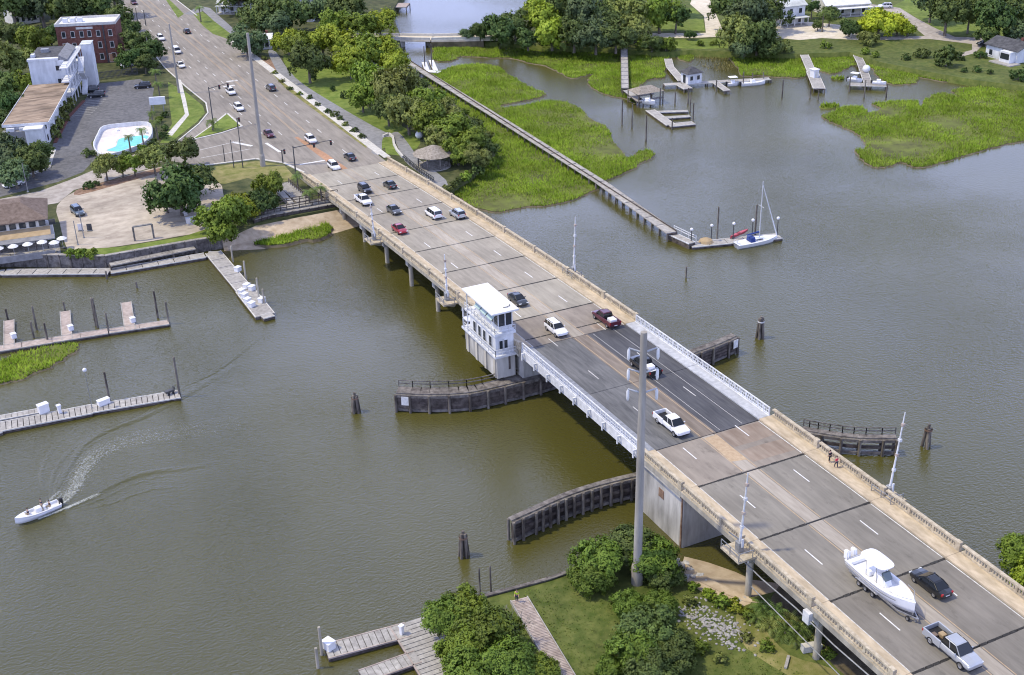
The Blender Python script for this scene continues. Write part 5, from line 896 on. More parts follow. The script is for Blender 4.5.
# left marina, upper floating dock with fingers
dock('floating_dock', 'upper left floating dock with four short fingers beside the marsh tongue', [((-84.68, 202.87), (-70.44, 201.27), 2.0), ((-70.44, 201.27), (-61.49, 200.21), 1.9), ((-61.34, 200.13), (-51.55, 198.70), 1.7), ((-77.17, 202.03), (-75.95, 213.09), 1.5), ((-68.15, 200.43), (-66.74, 212.15), 1.5), ((-58.03, 199.17), (-56.51, 210.74), 1.6)], 0.5, 0.6, 'wood_pink', 'wood_pale', 5.0,
     [P3((-72.11, 207.66, 0.00, 4.52)), P3((-72.98, 204.66, 0.00, 2.99)), P3((-71.09, 201.91, 0.00, 3.53)), P3((-62.69, 203.35, 0.00, 5.64)), P3((-61.37, 200.43, 0.00, 3.75)), P3((-52.72, 202.35, 0.00, 5.13)), P3((-51.56, 198.99, 0.00, 4.16)), P3((-76.07, 214.35, 0.00, 2.11)), P3((-66.66, 213.31, 0.00, 1.75))])
dock('floating_dock', 'lower left floating dock with pale boards and white boxes, beside the boat wake', [((-86.95, 174.39), (-81.42, 174.93), 3.4), ((-81.42, 174.93), (-68.49, 173.91), 2.7), ((-68.49, 173.91), (-55.70, 172.19), 2.3), ((-81.13, 177.74), (-74.67, 177.10), 1.2)], 0.55, 0.65, 'wood_pale', 'concrete_pale', 0.8,
     [P3((-55.78, 172.18, 0.00, 6.88)), P3((-65.66, 175.45, 0.00, 5.33))])
def post_lamp(p, z, h_, label, m='steel_grey', globe=True, name='lamp_post', grp='lamp posts', r=0.07):
    t = thing(name, label, 'lamp post', (p[0], p[1], z), 0, grp); mb = MB(); mb.tube([(0, 0, 0), (0, 0, h_)], [r*1.2, r*0.8], 7); mb.build('post', m, t)
    if globe: mb = MB(); mb.ball((0, 0, h_+0.25), 0.32, 10); mb.build('globe', 'plastic_white', t)
    MB().lathe([(r*2.6, 0), (r*2.2, 0.25), (r, 0.3)], n=8).build('base', m, t); return t
post_lamp((-68.44, 174.13), 0.55, 6.2, 'thin lamp post on the lower left dock', 'steel_grey', True, r=0.045)
box_thing('dock_box', 'tall white dock box on the lower left dock, left of the thin lamp post', 'box', (-75.05, 176.35), 0.55, [('body', 'plastic_white', -.75, .75, -.45, .45, 0, 1.3), ('lid', 'plastic_white', -.8, .8, -.5, .5, 1.303, 1.42)], 0.3, 'white dock boxes')
box_thing('dock_box', 'low white dock box on the lower left dock, right of the thin lamp post', 'box', (-66.62, 174.52), 0.55, [('body', 'plastic_white', -.9, .9, -.4, .4, 0, .75), ('lid', 'plastic_white', -.95, .95, -.45, .45, .753, .86)], 0.3, 'white dock boxes')
box_thing('power_pedestal', 'slim white power pedestal between the two dock boxes', 'pedestal', (-72.96, 174.88), 0.55, [('body', 'plastic_white', -.22, .22, -.22, .22, 0, 1.1), ('head', 'plastic_white', -.3, .3, -.3, .3, 1.103, 1.4)], 0.3)
box_thing('dock_cart', 'dark cart and coiled hose at the tip of the lower left dock', 'cart', (-57.08, 172.84), 0.55, [('tray', 'steel_dark', -.7, .7, -.35, .35, .35, .7), ('wheel', 'rubber', -.5, -.2, -.45, -.36, 0, .4), ('wheel', 'rubber', .2, .5, -.45, -.36, 0, .4), ('handle', 'steel_dark', .7, .8, -.3, .3, .6, 1.1)], 0.3)
for i, p in enumerate(((-67.01, 203.69), (-76.02, 205.20), (-57.03, 201.73), (-61.72, 211.04))):
    if i < 3: box_thing('dock_box', ('white dock box on the second finger of the upper left dock', 'white dock box on the first finger of the upper left dock', 'white dock box at the root of the third finger of the upper left dock')[i], 'box', p, 0.5, [('body', 'plastic_white', -.4, .4, -.4, .4, 0, .8), ('lid', 'plastic_white', -.45, .45, -.45, .45, .803, .9)], 0.2, 'white dock boxes')
pile((-62.86, 204.33), 5.2, 'mooring pile with white band inside the upper left dock', m='pile_wood')
# shore walkway and its pier
dock('shore_walkway', 'pale walkway along the seawall that bends into a floating pier with white boxes', [((-81.89, 237.78), (-74.32, 235.69), 2.0), ((-74.32, 235.69), (-56.50, 226.25), 2.4), ((-56.50, 226.25), (-38.83, 225.18), 2.2), ((-38.36, 225.49), (-36.49, 224.44), 2.2)], 0.6, 0.7, 'wood_pale', 'concrete_pale', 3.0, [(*(-57.52, 224.14), 1.6), (*(-53.39, 217.18), 1.2)])
dock('floating_pier', 'pale floating pier bending out from the seawall towards the bridge', [((-37.09, 225.92), (-36.48, 205.23), 2.8), ((-36.48, 205.23), (-36.28, 193.18), 3.2), ((-36.96, 192.65), (-34.94, 192.90), 1.4)], 0.6, 0.8, 'wood_pale', 'concrete_pale', 4.0, [P3((-34.67, 220.54, 0.00, 3.29)), P3((-34.79, 210.92, 0.00, 3.80)), P3((-35.43, 199.78, 0.00, 4.83)), P3((-35.00, 198.11, 0.00, 3.28))], pile_m='pile_pale')
wb_ = []
for p in ((-35.29, 214.38), (-35.92, 205.92), (-35.36, 204.61), (-35.23, 198.67), (-37.39, 204.01), (-37.38, 202.06), (-37.49, 199.71), (-37.33, 197.73)):
    wb_.append(box_thing('dock_box', '', 'box', p, 0.6, [('body', 'plastic_white', -.55, .55, -.45, .45, 0, .75), ('lid', 'plastic_white', -.6, .6, -.5, .5, .753, .88)], 0.6, 'white boxes on the floating pier'))
order_labels(wb_, 'white box on the floating pier below the sandy lot, %s')
dock('gangway', 'grey inclined gangway from the sandy lot down to the shore walkway', [((-56.20, 227.21), (-48.71, 227.43), 1.4), ((-48.71, 227.43), (-40.05, 227.68), 1.4)], 1.5, 0.3, 'wood_grey', 'wood_grey', 4, legs=5.0)
# long boardwalk and its tee head
bw = dock('boardwalk', 'long straight timber boardwalk on piles crossing the marsh to the sailboat', [((49.76, 343.49), (49.09, 315.04), 1.9), ((49.09, 315.04), (48.03, 274.57), 1.9), ((48.03, 274.57), (46.21, 221.23), 2.0), ((46.21, 221.23), (43.57, 188.73), 2.1)], 1.7, 0.35, 'wood_pale', 'wood_pale', 4.5, legs=3.4)
tp = rel([(49.76, 343.49), (43.57, 188.73)], (49.76, 343.49)); mb = MB(); mb.seg(tp[0], tp[1], 0.08, 1.72, 2.0, off=1.02); mb.build('edge_rail', 'wood_dark', bw)
dock('floating_dock', 'floating tee-head dock with globe lamps where the sailboat is moored', [((44.73, 184.15), (62.38, 179.46), 2.4)], 0.55, 0.6, 'wood_pale', 'concrete_pale', 4.0, [P3((51.38, 184.73, 0.00, 6.81)), P3((59.28, 183.25, 0.00, 6.23))])
dock('gangway', 'white railed gangway from the boardwalk down to the tee-head dock', [((43.95, 190.02), (44.78, 183.57), 1.5)], 1.15, 0.2, 'wood_pale', 'steel_white', 4)
gw = thing('gangway_railing', 'thin white railings of the gangway beside the tee-head dock', 'railing', (*(43.95, 190.02), 1.2)); rail(gw, [(*p, 0) for p in rel([(45.19, 190.52), (45.87, 183.84)], (43.95, 190.02))], 1.0, 'steel_white', 'railing', 0, 2.0, 0.05)
lp = [post_lamp(p, 0.55, h_, '', 'steel_dark', True, grp='globe lamps on the tee-head dock', r=0.10) for p, h_ in (((45.18, 184.47), 2.7), ((49.36, 183.86), 2.9), ((53.61, 182.64), 2.9), ((57.70, 182.11), 3.0), ((62.20, 180.16), 3.2))]
order_labels(lp, 'dark post with white globe lamp on the tee-head dock, %s')
def hullmesh(L, Wd, H, n=10, sheer=0.25, bowp=0.0, flat=0.75, draft=0.25):
    """boat hull: x forward, closed transom at -L/2, pointed bow at +L/2; returns stations for deck too"""
    V = []; secs = []
    for i in range(n+1):
        t = i/n; x = -L/2+L*t; w = Wd/2*(0.86+0.14*min(1, t/0.35)) if t < 0.45 else Wd/2*max(0.02, (1-((t-0.45)/0.55)**2.7)); hz = H*(1+sheer*t*t); kz = -draft*(1-max(0, (t-0.75)/0.25)**2*1.6)
        secs.append((x, w, hz)); V += [(x, -w, hz), (x, -w*flat*0.97, hz*0.35), (x, -w*flat*0.75, kz*0.5), (x, 0, kz), (x, w*flat*0.75, kz*0.5), (x, w*flat*0.97, hz*0.35), (x, w, hz)]
    F = [(i*7+j, i*7+j+1, (i+1)*7+j+1, (i+1)*7+j) for i in range(n) for j in range(6)]; F.append((0, 1, 2, 3, 4, 5, 6))
    return V, F, secs
def deckmesh(secs, k0, k1, drop=0.0, inset=0.0):
    V = []; 
    for x, w, z in secs[k0:k1+1]: V += [(x, -(w-inset), z-drop), (x, w-inset, z-drop)]
    return V, [(2*i, 2*i+1, 2*i+3, 2*i+2) for i in range(len(V)//2-1)]
def kayak(p, z, rz, label, m, L=4.0):
    V, F, secs = hullmesh(L, 0.7, 0.35, 8, 0.3); V = [(abs(0)+x, y*(1 if x > -L*0.2 else max(0.08, (x+L/2)/(L*0.3))), zz) for x, y, zz in V]
    t = thing('kayak', label, 'kayak', (p[0], p[1], z), rz); mb = MB(); mb.add(V, F, True); mb.build('hull', m, t); dk = MB(); S2 = [(x, w*(1 if x > -L*0.2 else max(0.08, (x+L/2)/(L*0.3))), zz) for x, w, zz in secs]; dk.add(*deckmesh(S2, 0, 8, 0.01, 0.0)); dk.build('deck', m, t)
    MB().lathe([(0.42, 0.37), (0.34, 0.43), (0.28, 0.38)], (-0.2, 0, 0), 10).build('cockpit_rim', 'black_plastic', t)
kayak((55.52, 183.34), 0.85, 0.25, 'pinkish red kayak lying on the tee-head dock behind the sailboat', 'kayak_red', 5.2)
dt = thing('dock_furniture', 'low tan canvas heap on the tee-head dock near its left end', 'canvas', (*(48.24, 183.91), 0.55)); mb = MB(); mb.lathe([(1.5, 0), (1.2, 0.45), (0.5, 0.75), (0.02, 0.85)], n=9, smooth=False); mb.build('cover', 'canvas_tan', dt)
# sailboat
s_a, s_b = (52.19, 179.62), (61.41, 179.09); ang, ln = frame(s_a, s_b); ctr = lerp2(s_a, s_b, 0.5)
sb_ = thing('sailboat', 'white sailboat with furled sails and blue cover moored at the tee-head dock', 'sailboat', (ctr[0], ctr[1], 0), ang)
V, F, secs = hullmesh(ln, 2.7, 0.85, 12, 0.3, draft=0.5); mb = MB(); mb.add(V, F, True); mb.build('hull', 'gelcoat', sb_)
mb = MB(); mb.add(*deckmesh(secs, 0, 12, 0.02)); dk = mb.build('deck', 'plastic_white', sb_)
MB().hexa([(-0.8, -.8, .85), (1.8, -.55, .95), (1.8, .55, .95), (-0.8, .8, .85)], [(-0.7, -.65, 1.4), (1.3, -.4, 1.35), (1.3, .4, 1.35), (-0.7, .65, 1.4)]).build('cabin', 'gelcoat', sb_, bevel=0.06)
MB().box(-0.6, 0.9, -.79, -.70, 1.05, 1.25).build('cabin_window', 'window_dark', sb_); MB().box(-2.6, -0.9, -.75, .75, .5, .84).build('cockpit_well', 'wood_grey', sb_); MB().hexa([(-1.9, -.9, 0.9), (-0.75, -.9, 0.9), (-0.75, .9, 0.9), (-1.9, .9, 0.9)], [(-1.8, -.75, 1.75), (-0.9, -.7, 1.85), (-0.9, .7, 1.85), (-1.8, .75, 1.75)]).build('spray_cover', 'canvas_blue', sb_, bevel=0.08)
mb = MB(); mb.tube([(0.5, 0, 1.0), (0.5, 0, 12.6)], [0.10, 0.07], 8); mast = mb.build('mast', 'steel_white', sb_); mb = MB(); mb.bar((0.5, -0.9, 7.6), (0.5, 0.9, 7.6), 0.06); mb.build('spreader', 'steel_white', mast)
mb = MB(); mb.tube([(0.4, 0, 2.3), (-2.6, 0, 2.1)], [0.07, 0.06], 6); mb.build('boom', 'steel_white', sb_); mb = MB(); mb.tube([(0.3, 0, 2.45), (-2.4, 0, 2.25)], [0.2, 0.12], 7); mb.build('furled_mainsail', 'canvas_blue', sb_); mb = MB(); mb.tube([(ln/2-0.15, 0, 1.15), (0.55, 0, 11.8)], [0.11, 0.07], 6); mb.build('furled_jib', 'canvas_white', sb_); mb = MB(); mb.tube([(-ln/2+0.1, 0, 0.9), (0.45, 0, 12.5)], 0.018, 4); mb.build('backstay', 'steel_grey', sb_)
rail(sb_, [(-ln/2+0.2, -1.0, 0.85), (-ln/2+0.2, 1.0, 0.85)], 0.6, 'steel_white', 'stern_rail', 0, 1.0, 0.025)
# motor boat under way, bottom left
m_a, m_b = (-76.63, 150.10), (-82.39, 148.04); ang, ln = frame(m_a, m_b); ctr = lerp2(m_a, m_b, 0.5)
mo = thing('motor_boat', 'small open white motor boat speeding with three people aboard, bottom left', 'boat', (ctr[0], ctr[1], 0.12), ang); mo.rotation_euler = (0, R(-2.5), ang)
V, F, secs = hullmesh(ln, 1.85, 0.7, 12, 0.35, draft=0.25); mb = MB(); mb.add(V, F, True); mb.build('hull', 'gelcoat', mo); mb = MB(); mb.add(*deckmesh(secs, 0, 12, 0.35, 0.06)); mb.build('floor', 'plastic_white', mo)
mb = MB(); mb.add(*deckmesh(secs, 9, 12, -0.01)); mb.build('foredeck', 'gelcoat', mo); mb = MB()
for s in (-1, 1): mb.add([(x, s*w, z+.005) for x, w, z in secs]+[(x, s*max(0, w-.16), z+.005) for x, w, z in secs], [(i, i+1, 14+i, 13+i) for i in range(12)])
mb.build('gunwale', 'gelcoat', mo); MB().box(-.5, .3, -.4, .4, .35, 1.2).build('console', 'plastic_white', mo, bevel=.05); MB().box(-1.3, -.8, -.5, .5, .35, .8).build('seat', 'canvas_white', mo, bevel=.05); MB().box(-ln/2-.45, -ln/2+.05, -.22, .22, -.3, 1.15).build('outboard_motor', 'black_plastic', mo, bevel=.08)
MB().box(0.9, 1.5, -.45, .45, .35, .75).build('bow_seat', 'canvas_white', mo, bevel=.05)
MOBOAT = mo
# covered boat lift with its pier
dock('pier', 'straight narrow pale pier running down from the grove to the covered boat lift', [((116.56, 328.80), (89.71, 283.38), 1.9), ((88.91, 281.53), (86.55, 270.55), 1.9)], 1.6, 0.3, 'wood_pale', 'wood_dark', 4.5, legs=4.5)
bl = thing('boat_lift_shelter', 'thatched tan roof over a boat lift at the end of the straight pier', 'shelter', (*(89.67, 273.06), 0))
MB().hexa([(-3.9, -2.9, 3.4), (4.0, -2.9, 3.4), (4.0, 2.9, 3.4), (-3.9, 2.9, 3.4)], [(-1.8, -.5, 4.5), (2.0, -.5, 4.5), (2.0, .5, 4.5), (-1.8, .5, 4.5)]).build('roof', 'roof_thatch', bl)
for x in (-3.6, 0, 3.8):
    for y in (-2.7, 2.7): mb = MB(); mb.tube([(x, y, -2), (x, y, 3.4)], 0.16, 7); mb.build('post', 'pile_wood', bl)
MB().box(-3.8, 4.0, -2.8, -1.6, 1.4, 1.6).build('deck', 'wood_grey', bl); MB().box(-3.8, 4.0, 1.6, 2.8, 1.4, 1.6).build('deck', 'wood_grey', bl)
dock('floating_dock', 'pale floating dock with two boat slips below the boat lift shelter', [((86.43, 265.42), (83.95, 251.67), 2.2), ((83.30, 251.56), (89.75, 250.20), 2.2), ((85.26, 257.85), (92.25, 255.74), 1.3), ((86.79, 263.11), (94.27, 259.71), 1.1)], 0.55, 0.6, 'wood_pale', 'concrete_pale', 4, [P3((91.43, 253.13, 0.00, 4.62)), P3((92.54, 270.25, 0.00, 4.27)), P3((95.18, 260.12, 0.00, 4.45)), P3((82.80, 249.41, 0.00, 3.03)), P3((72.24, 244.44, 0.00, 6.63)), P3((75.22, 255.79, 0.00, 6.08)), P3((74.39, 259.22, 0.00, 6.37))])
def simple_boat(label, a, b, w, top=None, grp='boats moored at the far docks', z=0.0):
    ang, ln = frame(a, b); c = lerp2(a, b, .5); t = thing('boat', label, 'boat', (c[0], c[1], z), ang, grp); V, F, secs = hullmesh(ln, w, .8, 10, .3); mb = MB(); mb.add(V, F, True); mb.build('hull', 'gelcoat', t)
    mb = MB(); mb.add(*deckmesh(secs, 0, 10, .1, .05)); mb.build('deck', 'plastic_white', t); MB().box(-.7, .4, -.5, .5, .7, 1.5).build('console', 'gelcoat', t, bevel=.06); MB().box(-ln/2-.4, -ln/2+.05, -.25, .25, -.2, 1.2).build('outboard_motor', 'black_plastic', t, bevel=.06)
    if top:
        MB().box(-1.3, 1.0, -.9, .9, 2.35, 2.45).build('canopy', top, t, bevel=.03)
        for x in (-1.1, .8):
            for y in (-.75, .75): MB().box(x-.03, x+.03, y-.03, y+.03, .8, 2.35).build('canopy_post', 'steel_grey', t)
    return t
simple_boat('white boat with canopy sitting in the covered boat lift', (87.35, 271.30), (89.48, 267.87), 2.2, None, z=.9)
# boathouse dock
dock('pier', 'white dock with small boathouse and long head below the bank lawn', [((118.12, 306.35), (113.58, 298.21), 2.0), ((113.58, 298.21), (108.10, 283.64), 2.0), ((101.75, 282.81), (129.97, 273.07), 1.9), ((114.97, 277.25), (112.87, 269.08), 1.6), ((105.70, 280.43), (105.09, 276.07), 2.4)], 1.0, 0.5, 'wood_pale', 'concrete_pale', 5, [P3((95.89, 268.25, 0.00, 3.20)), P3((111.64, 272.36, 0.00, 3.28)), P3((98.80, 266.52, 0.00, 4.26)), P3((121.36, 273.60, 0.00, 3.87)), P3((124.66, 274.02, 0.00, 3.06)), P3((128.46, 274.16, 0.00, 2.79))], legs=6)
bo = thing('boathouse', 'small white boathouse with dark hip roof on the dock', 'boathouse', (*(109.47, 281.24), 1.0)); MB().box(-2.2, 2.2, -1.8, 1.8, 0, 2.8).build('wall', 'house_white', bo); MB().hexa([(-2.7, -2.3, 2.8), (2.7, -2.3, 2.8), (2.7, 2.3, 2.8), (-2.7, 2.3, 2.8)], [(-.5, -.4, 4.2), (.5, -.4, 4.2), (.5, .4, 4.2), (-.5, .4, 4.2)]).build('roof', 'roof_dark', bo)
for x in (-1.1, 1.1): f = MB().box(x-.55, x+.55, -1.86, -1.804, .9, 2.2).build('window', 'house_cream', bo); MB().box(x-.42, x+.42, -1.89, -1.863, 1.0, 2.1).build('pane', 'window_dark', f)
MB().box(-2.26, -2.204, -.6, .6, .1, 2.3).build('door', 'window_dark', bo)
simple_boat('pale boat lying along the far end of the boathouse dock', (120.90, 273.88), (127.68, 272.20), 2.2, None); simple_boat('dark-canopied boat beside the boathouse dock slip', (117.65, 275.83), (121.03, 275.00), 2.0, 'canvas_white')
dock('pier', 'narrow pale pier slanting down from the yard of the pillared house', [((163.15, 304.03), (151.55, 284.94), 2.2), ((151.55, 284.94), (143.10, 271.56), 2.2), ((143.72, 272.24), (134.27, 257.39), 3.0)], 1.3, 0.8, 'wood_pale', 'concrete_pale', 5, [P3((129.37, 254.90, 0.00, 2.68)), P3((129.95, 252.33, 0.00, 2.67)), P3((123.12, 258.64, 0.00, 4.82))], legs=5)
box_thing('dock_shed', 'small white upright shed on the slanting narrow pier', 'shed', (140.45, 267.34), 1.3, [('wall', 'plastic_white', -.8, .8, -.9, .9, 0, 2.1), ('roof', 'roof_white', -1, 1, -1.1, 1.1, 2.103, 2.3), ('door', 'house_cream', -.4, .4, -.94, -.904, 0, 1.8)])
dock('pier', 'grey pier with boats and round white tank at its head, right of the slanting pier', [((172.40, 289.25), (161.83, 273.21), 2.0), ((161.83, 273.21), (149.21, 255.53), 2.0), ((144.23, 256.82), (151.69, 251.15), 2.6)], 1.2, 0.7, 'wood_grey', 'concrete_pale', 4, [P3((141.83, 254.25, 0.00, 4.33)), P3((141.37, 247.73, 0.00, 4.80)), P3((146.23, 244.82, 0.00, 3.73))], legs=5)
tk = MB(); tk.ball((0, 0, .9), 1.1, 10); tag(tk.build('float_tank', 'plastic_white', None, (*(156.22, 264.50), 1.2)), 'round white tank on the grey pier head', 'tank')
simple_boat('white boat on a lift left of the grey pier head', (147.02, 261.02), (148.87, 257.48), 2.2, 'canvas_white', z=.8); simple_boat('small white boat at the right end of the grey pier head', (149.79, 254.54), (152.27, 251.86), 1.9, None, z=.9)
# near dock, bottom
dock('floating_dock', 'near floating dock with two long fingers below the big tree at the bottom', [((-44.96, 106.11), (-44.99, 93.73), 4.2), ((-54.84, 105.62), (-45.48, 104.83), 2.3), ((-52.71, 100.02), (-46.20, 100.15), 1.9)], 0.6, 0.8, 'wood_pale', 'wood_pink', 0.75, [P3((-55.24, 105.93, 0.00, 3.89)), P3((-56.30, 104.13, 0.00, 2.77)), P3((-45.34, 104.66, 0.00, 0.57))], pile_m='pile_pale')
box_thing('dock_box', 'white dock box at the outer tip of the near floating dock', 'box', (-54.37, 105.98), 0.6, [('body', 'plastic_white', -.5, .5, -.6, .6, 0, .9), ('lid', 'plastic_white', -.55, .55, -.65, .65, .903, 1.05)], .4, 'white dock boxes')
box_thing('power_pedestal', 'small white power pedestal at the corner of the near floating dock', 'pedestal', (-46.37, 104.40), 0.6, [('body', 'plastic_white', -.2, .2, -.2, .2, 0, 1.0), ('head', 'plastic_white', -.26, .26, -.26, .26, 1.003, 1.25)], .4)
nw = thing('timber_walkway', 'pale plank walkway crossing the near lawn to the water', 'walkway', (*(-32.71, 102.51), 1.3)); c = (-32.71, 102.51); a, b = rel([(-32.63, 102.67), (-34.27, 87.11)], c); n = 64
for i in range(n): mb = MB(); mb.seg(lerp2(a, b, i/n+.001), lerp2(a, b, (i+1)/n-.002), 1.9, 0.02, .34+random.uniform(-.015, .015)); mb.build('plank', 'wood_pink', nw)
for s in (-1, 1): mb = MB(); mb.seg(a, b, .12, 0.0, .44, off=s*1.02); mb.build('kickboard', 'wood_pale', nw)
for i, p in enumerate(((-35.38, 107.43), (-34.09, 107.17))): pile(p, 3.6, ('tall thin pile at the end of the near bulkhead, the left one', 'tall thin pile at the end of the near bulkhead, the right one')[i], .12)
# far top dock
dock('pier', 'pale pier with a flat deck and red chairs at the top of the far water', [((63.53, 427.32), (72.03, 417.90), 1.8), ((72.64, 419.50), (79.88, 414.88), 7.0)], 1.9, .4, 'wood_pink', 'wood_pale', 4, legs=4)
dock('floating_dock', 'small white float with mast-like posts inside the creek by the causeway bridge', [((50.45, 334.48), (55.07, 329.03), 2.2), ((55.60, 342.28), (52.71, 333.11), 1.2), ((58.34, 343.42), (54.52, 330.69), 1.2)], .5, .5, 'plastic_white', 'concrete_pale', 4, [P3((53.85, 337.39, 0.00, 6.47)), P3((55.62, 336.31, 0.00, 7.05))])

# ================================================================== VEHICLES
def quad_panel(mb, q, inset, off, th=0.012):
    """thin pane on the quad q (4 Vectors, outward side by right-hand order), inset from its edges"""
    q = [Vector(p) for p in q]; n = (q[1]-q[0]).cross(q[3]-q[0]).normalized()
    e = [(q[(i+1) % 4]-q[i]).normalized() for i in range(4)]
    p = []
    for i in range(4): p.append(q[i]+(e[i]-e[i-1])*inset)
    mb.hexa([v+n*off for v in p], [v+n*(off+th) for v in p])
def loft(mb, secs):
    """secs: (y, half width, z bottom, z top, crown); rounded body sections"""
    V = []; k = 9
    for y, w, z0, z1, cr in secs:
        h_ = z1-z0
        V += [(-w*.90, y, z0), (-w, y, z0+.28*h_), (-w*.99, y, z0+.68*h_), (-w*.92, y, z1-.05*h_), (0, y, z1+cr), (w*.92, y, z1-.05*h_), (w*.99, y, z0+.68*h_), (w, y, z0+.28*h_), (w*.90, y, z0)]
    n = len(secs); F = [(i*k+j, (i+1)*k+j, (i+1)*k+(j+1) % k, i*k+(j+1) % k) for i in range(n-1) for j in range(k)]
    mb.add(V, F, False); mb.add(V[:k], [tuple(range(k))]); mb.add(V[-k:], [tuple(range(k-1, -1, -1))])
def wheels(t, ys, track, r, w=.24, dual=False):
    for y in ys:
        for s in (-1, 1):
            mb = MB(); mb.lathe([(r*.62, -w/2), (r*.94, -w/2), (r, -w/2+.04), (r, w/2-.04), (r*.94, w/2), (r*.62, w/2)], n=16, axis='x'); o = mb.build('wheel', 'rubber', t, (s*track, y, r)); rm = MB(); rm.lathe([(.02, s*w*.36), (r*.3, s*w*.42), (r*.6, s*w*.36), (r*.64, s*w*.5), (r*.64, -s*w*.4)], n=12, axis='x'); rm.build('rim', 'rim_alloy', o)
PT = 'paint_white_car'
def greenhouse(t, yb0, yb1, yt0, yt1, wb, wt, zb, zt, side_splits, rear=True, m=PT):
    """cabin frustum: base from y=yb0 (rear) to yb1 (front) at zb, roof from yt0 to yt1 at zt"""
    b = [(-wb, yb0, zb), (wb, yb0, zb), (wb, yb1, zb), (-wb, yb1, zb)]; u = [(-wt, yt0, zt), (wt, yt0, zt), (wt, yt1, zt), (-wt, yt1, zt)]
    MB().hexa(b, u).build('cabin', m, t, bevel=.11, bseg=3)
    mb = MB(); quad_panel(mb, [b[2], b[3], u[3], u[2]], .07, .012); mb.build('windscreen', 'glass_dark', t)
    if rear: mb = MB(); quad_panel(mb, [b[0], b[1], u[1], u[0]], .09, .012); mb.build('rear_window', 'glass_dark', t)
    for s in (-1, 1):
        B0, B1 = Vector((s*wb, yb0, zb)), Vector((s*wb, yb1, zb)); U0, U1 = Vector((s*wt, yt0, zt)), Vector((s*wt, yt1, zt)); pr = [0]+list(side_splits)+[1]
        for a, c in zip(pr[:-1], pr[1:]):
            q = [B0.lerp(B1, a), B0.lerp(B1, c), U0.lerp(U1, c), U0.lerp(U1, a)]
            if s < 0: q = q[::-1]
            mb = MB(); quad_panel(mb, q, .055, .012); mb.build('side_window', 'glass_dark', t)
def lights(t, yf, yr, w, zf, zr, wr=None):
    for s in (-1, 1):
        MB().box(s*w-.20, s*w+.20, yf-.16, yf+.03, zf-.08, zf+.08).build('headlight', 'lamp_glass', t, bevel=.03); u = wr or w*1.03; MB().box(s*u-(.08 if wr else .14), s*u+(.08 if wr else .14), yr-.03, yr+.12, zr-.13, zr+.13).build('tail_light', 'lamp_red', t, bevel=.02)
    MB().box(-w*.55, w*.55, yf-.08, yf+.035, zf-.24, zf-.02).build('grille', 'black_plastic', t); MB().box(-w*1.05, w*1.05, yf-.06, yf+.06, .34, .50).build('front_bumper', 'black_plastic', t, bevel=.04); MB().box(-w*1.05, w*1.05, yr-.06, yr+.06, .36, .54).build('rear_bumper', 'black_plastic', t, bevel=.04); MB().box(-.26, .26, yr-.075, yr-.062, .58, .70).build('number_plate', 'plastic_white', t)
def mirrors(t, w, y, z):
    for s in (-1, 1): MB().box(s*w-.02 if s > 0 else s*w-.20, s*w+.20 if s > 0 else s*w+.02, y-.07, y+.07, z-.07, z+.09).build('wing_mirror', PT, t, bevel=.03)
def sedan():
    t = thing('sedan', 'x', 'car'); mb = MB(); loft(mb, [(-2.38, .62, .42, .86, .0), (-2.25, .82, .28, .98, .01), (-1.5, .90, .22, 1.0, .02), (-.6, .92, .2, .98, .0), (.9, .92, .2, .96, .0), (1.5, .90, .22, .92, .03), (2.15, .82, .26, .78, .02), (2.36, .60, .40, .66, .0)]); mb.build('body', PT, t, bevel=.05, bseg=2)
    greenhouse(t, -1.85, 1.15, -.95, .15, .84, .62, .94, 1.45, (.48,)); wheels(t, (-1.38, 1.42), .80, .33); lights(t, 2.28, -2.33, .62, .66, .80); mirrors(t, .90, .62, 1.02); return t
def suv():
    t = thing('suv', 'x', 'car'); mb = MB(); loft(mb, [(-2.3, .70, .50, 1.05, 0), (-2.2, .88, .36, 1.12, 0), (-1.4, .93, .28, 1.12, 0), (.9, .94, .28, 1.08, 0), (1.5, .92, .3, 1.04, .03), (2.1, .86, .34, .96, .02), (2.32, .64, .46, .80, 0)]); mb.build('body', PT, t, bevel=.03)
    greenhouse(t, -2.2, 1.05, -1.9, .35, .86, .68, 1.06, 1.70, (.3, .64)); wheels(t, (-1.35, 1.42), .82, .37); lights(t, 2.26, -2.26, .66, .80, 1.0); mirrors(t, .94, .7, 1.16); MB().box(-.62, -.56, -1.5, .1, 1.72, 1.76).build('roof_rail', 'black_plastic', t); MB().box(.56, .62, -1.5, .1, 1.72, 1.76).build('roof_rail', 'black_plastic', t); return t
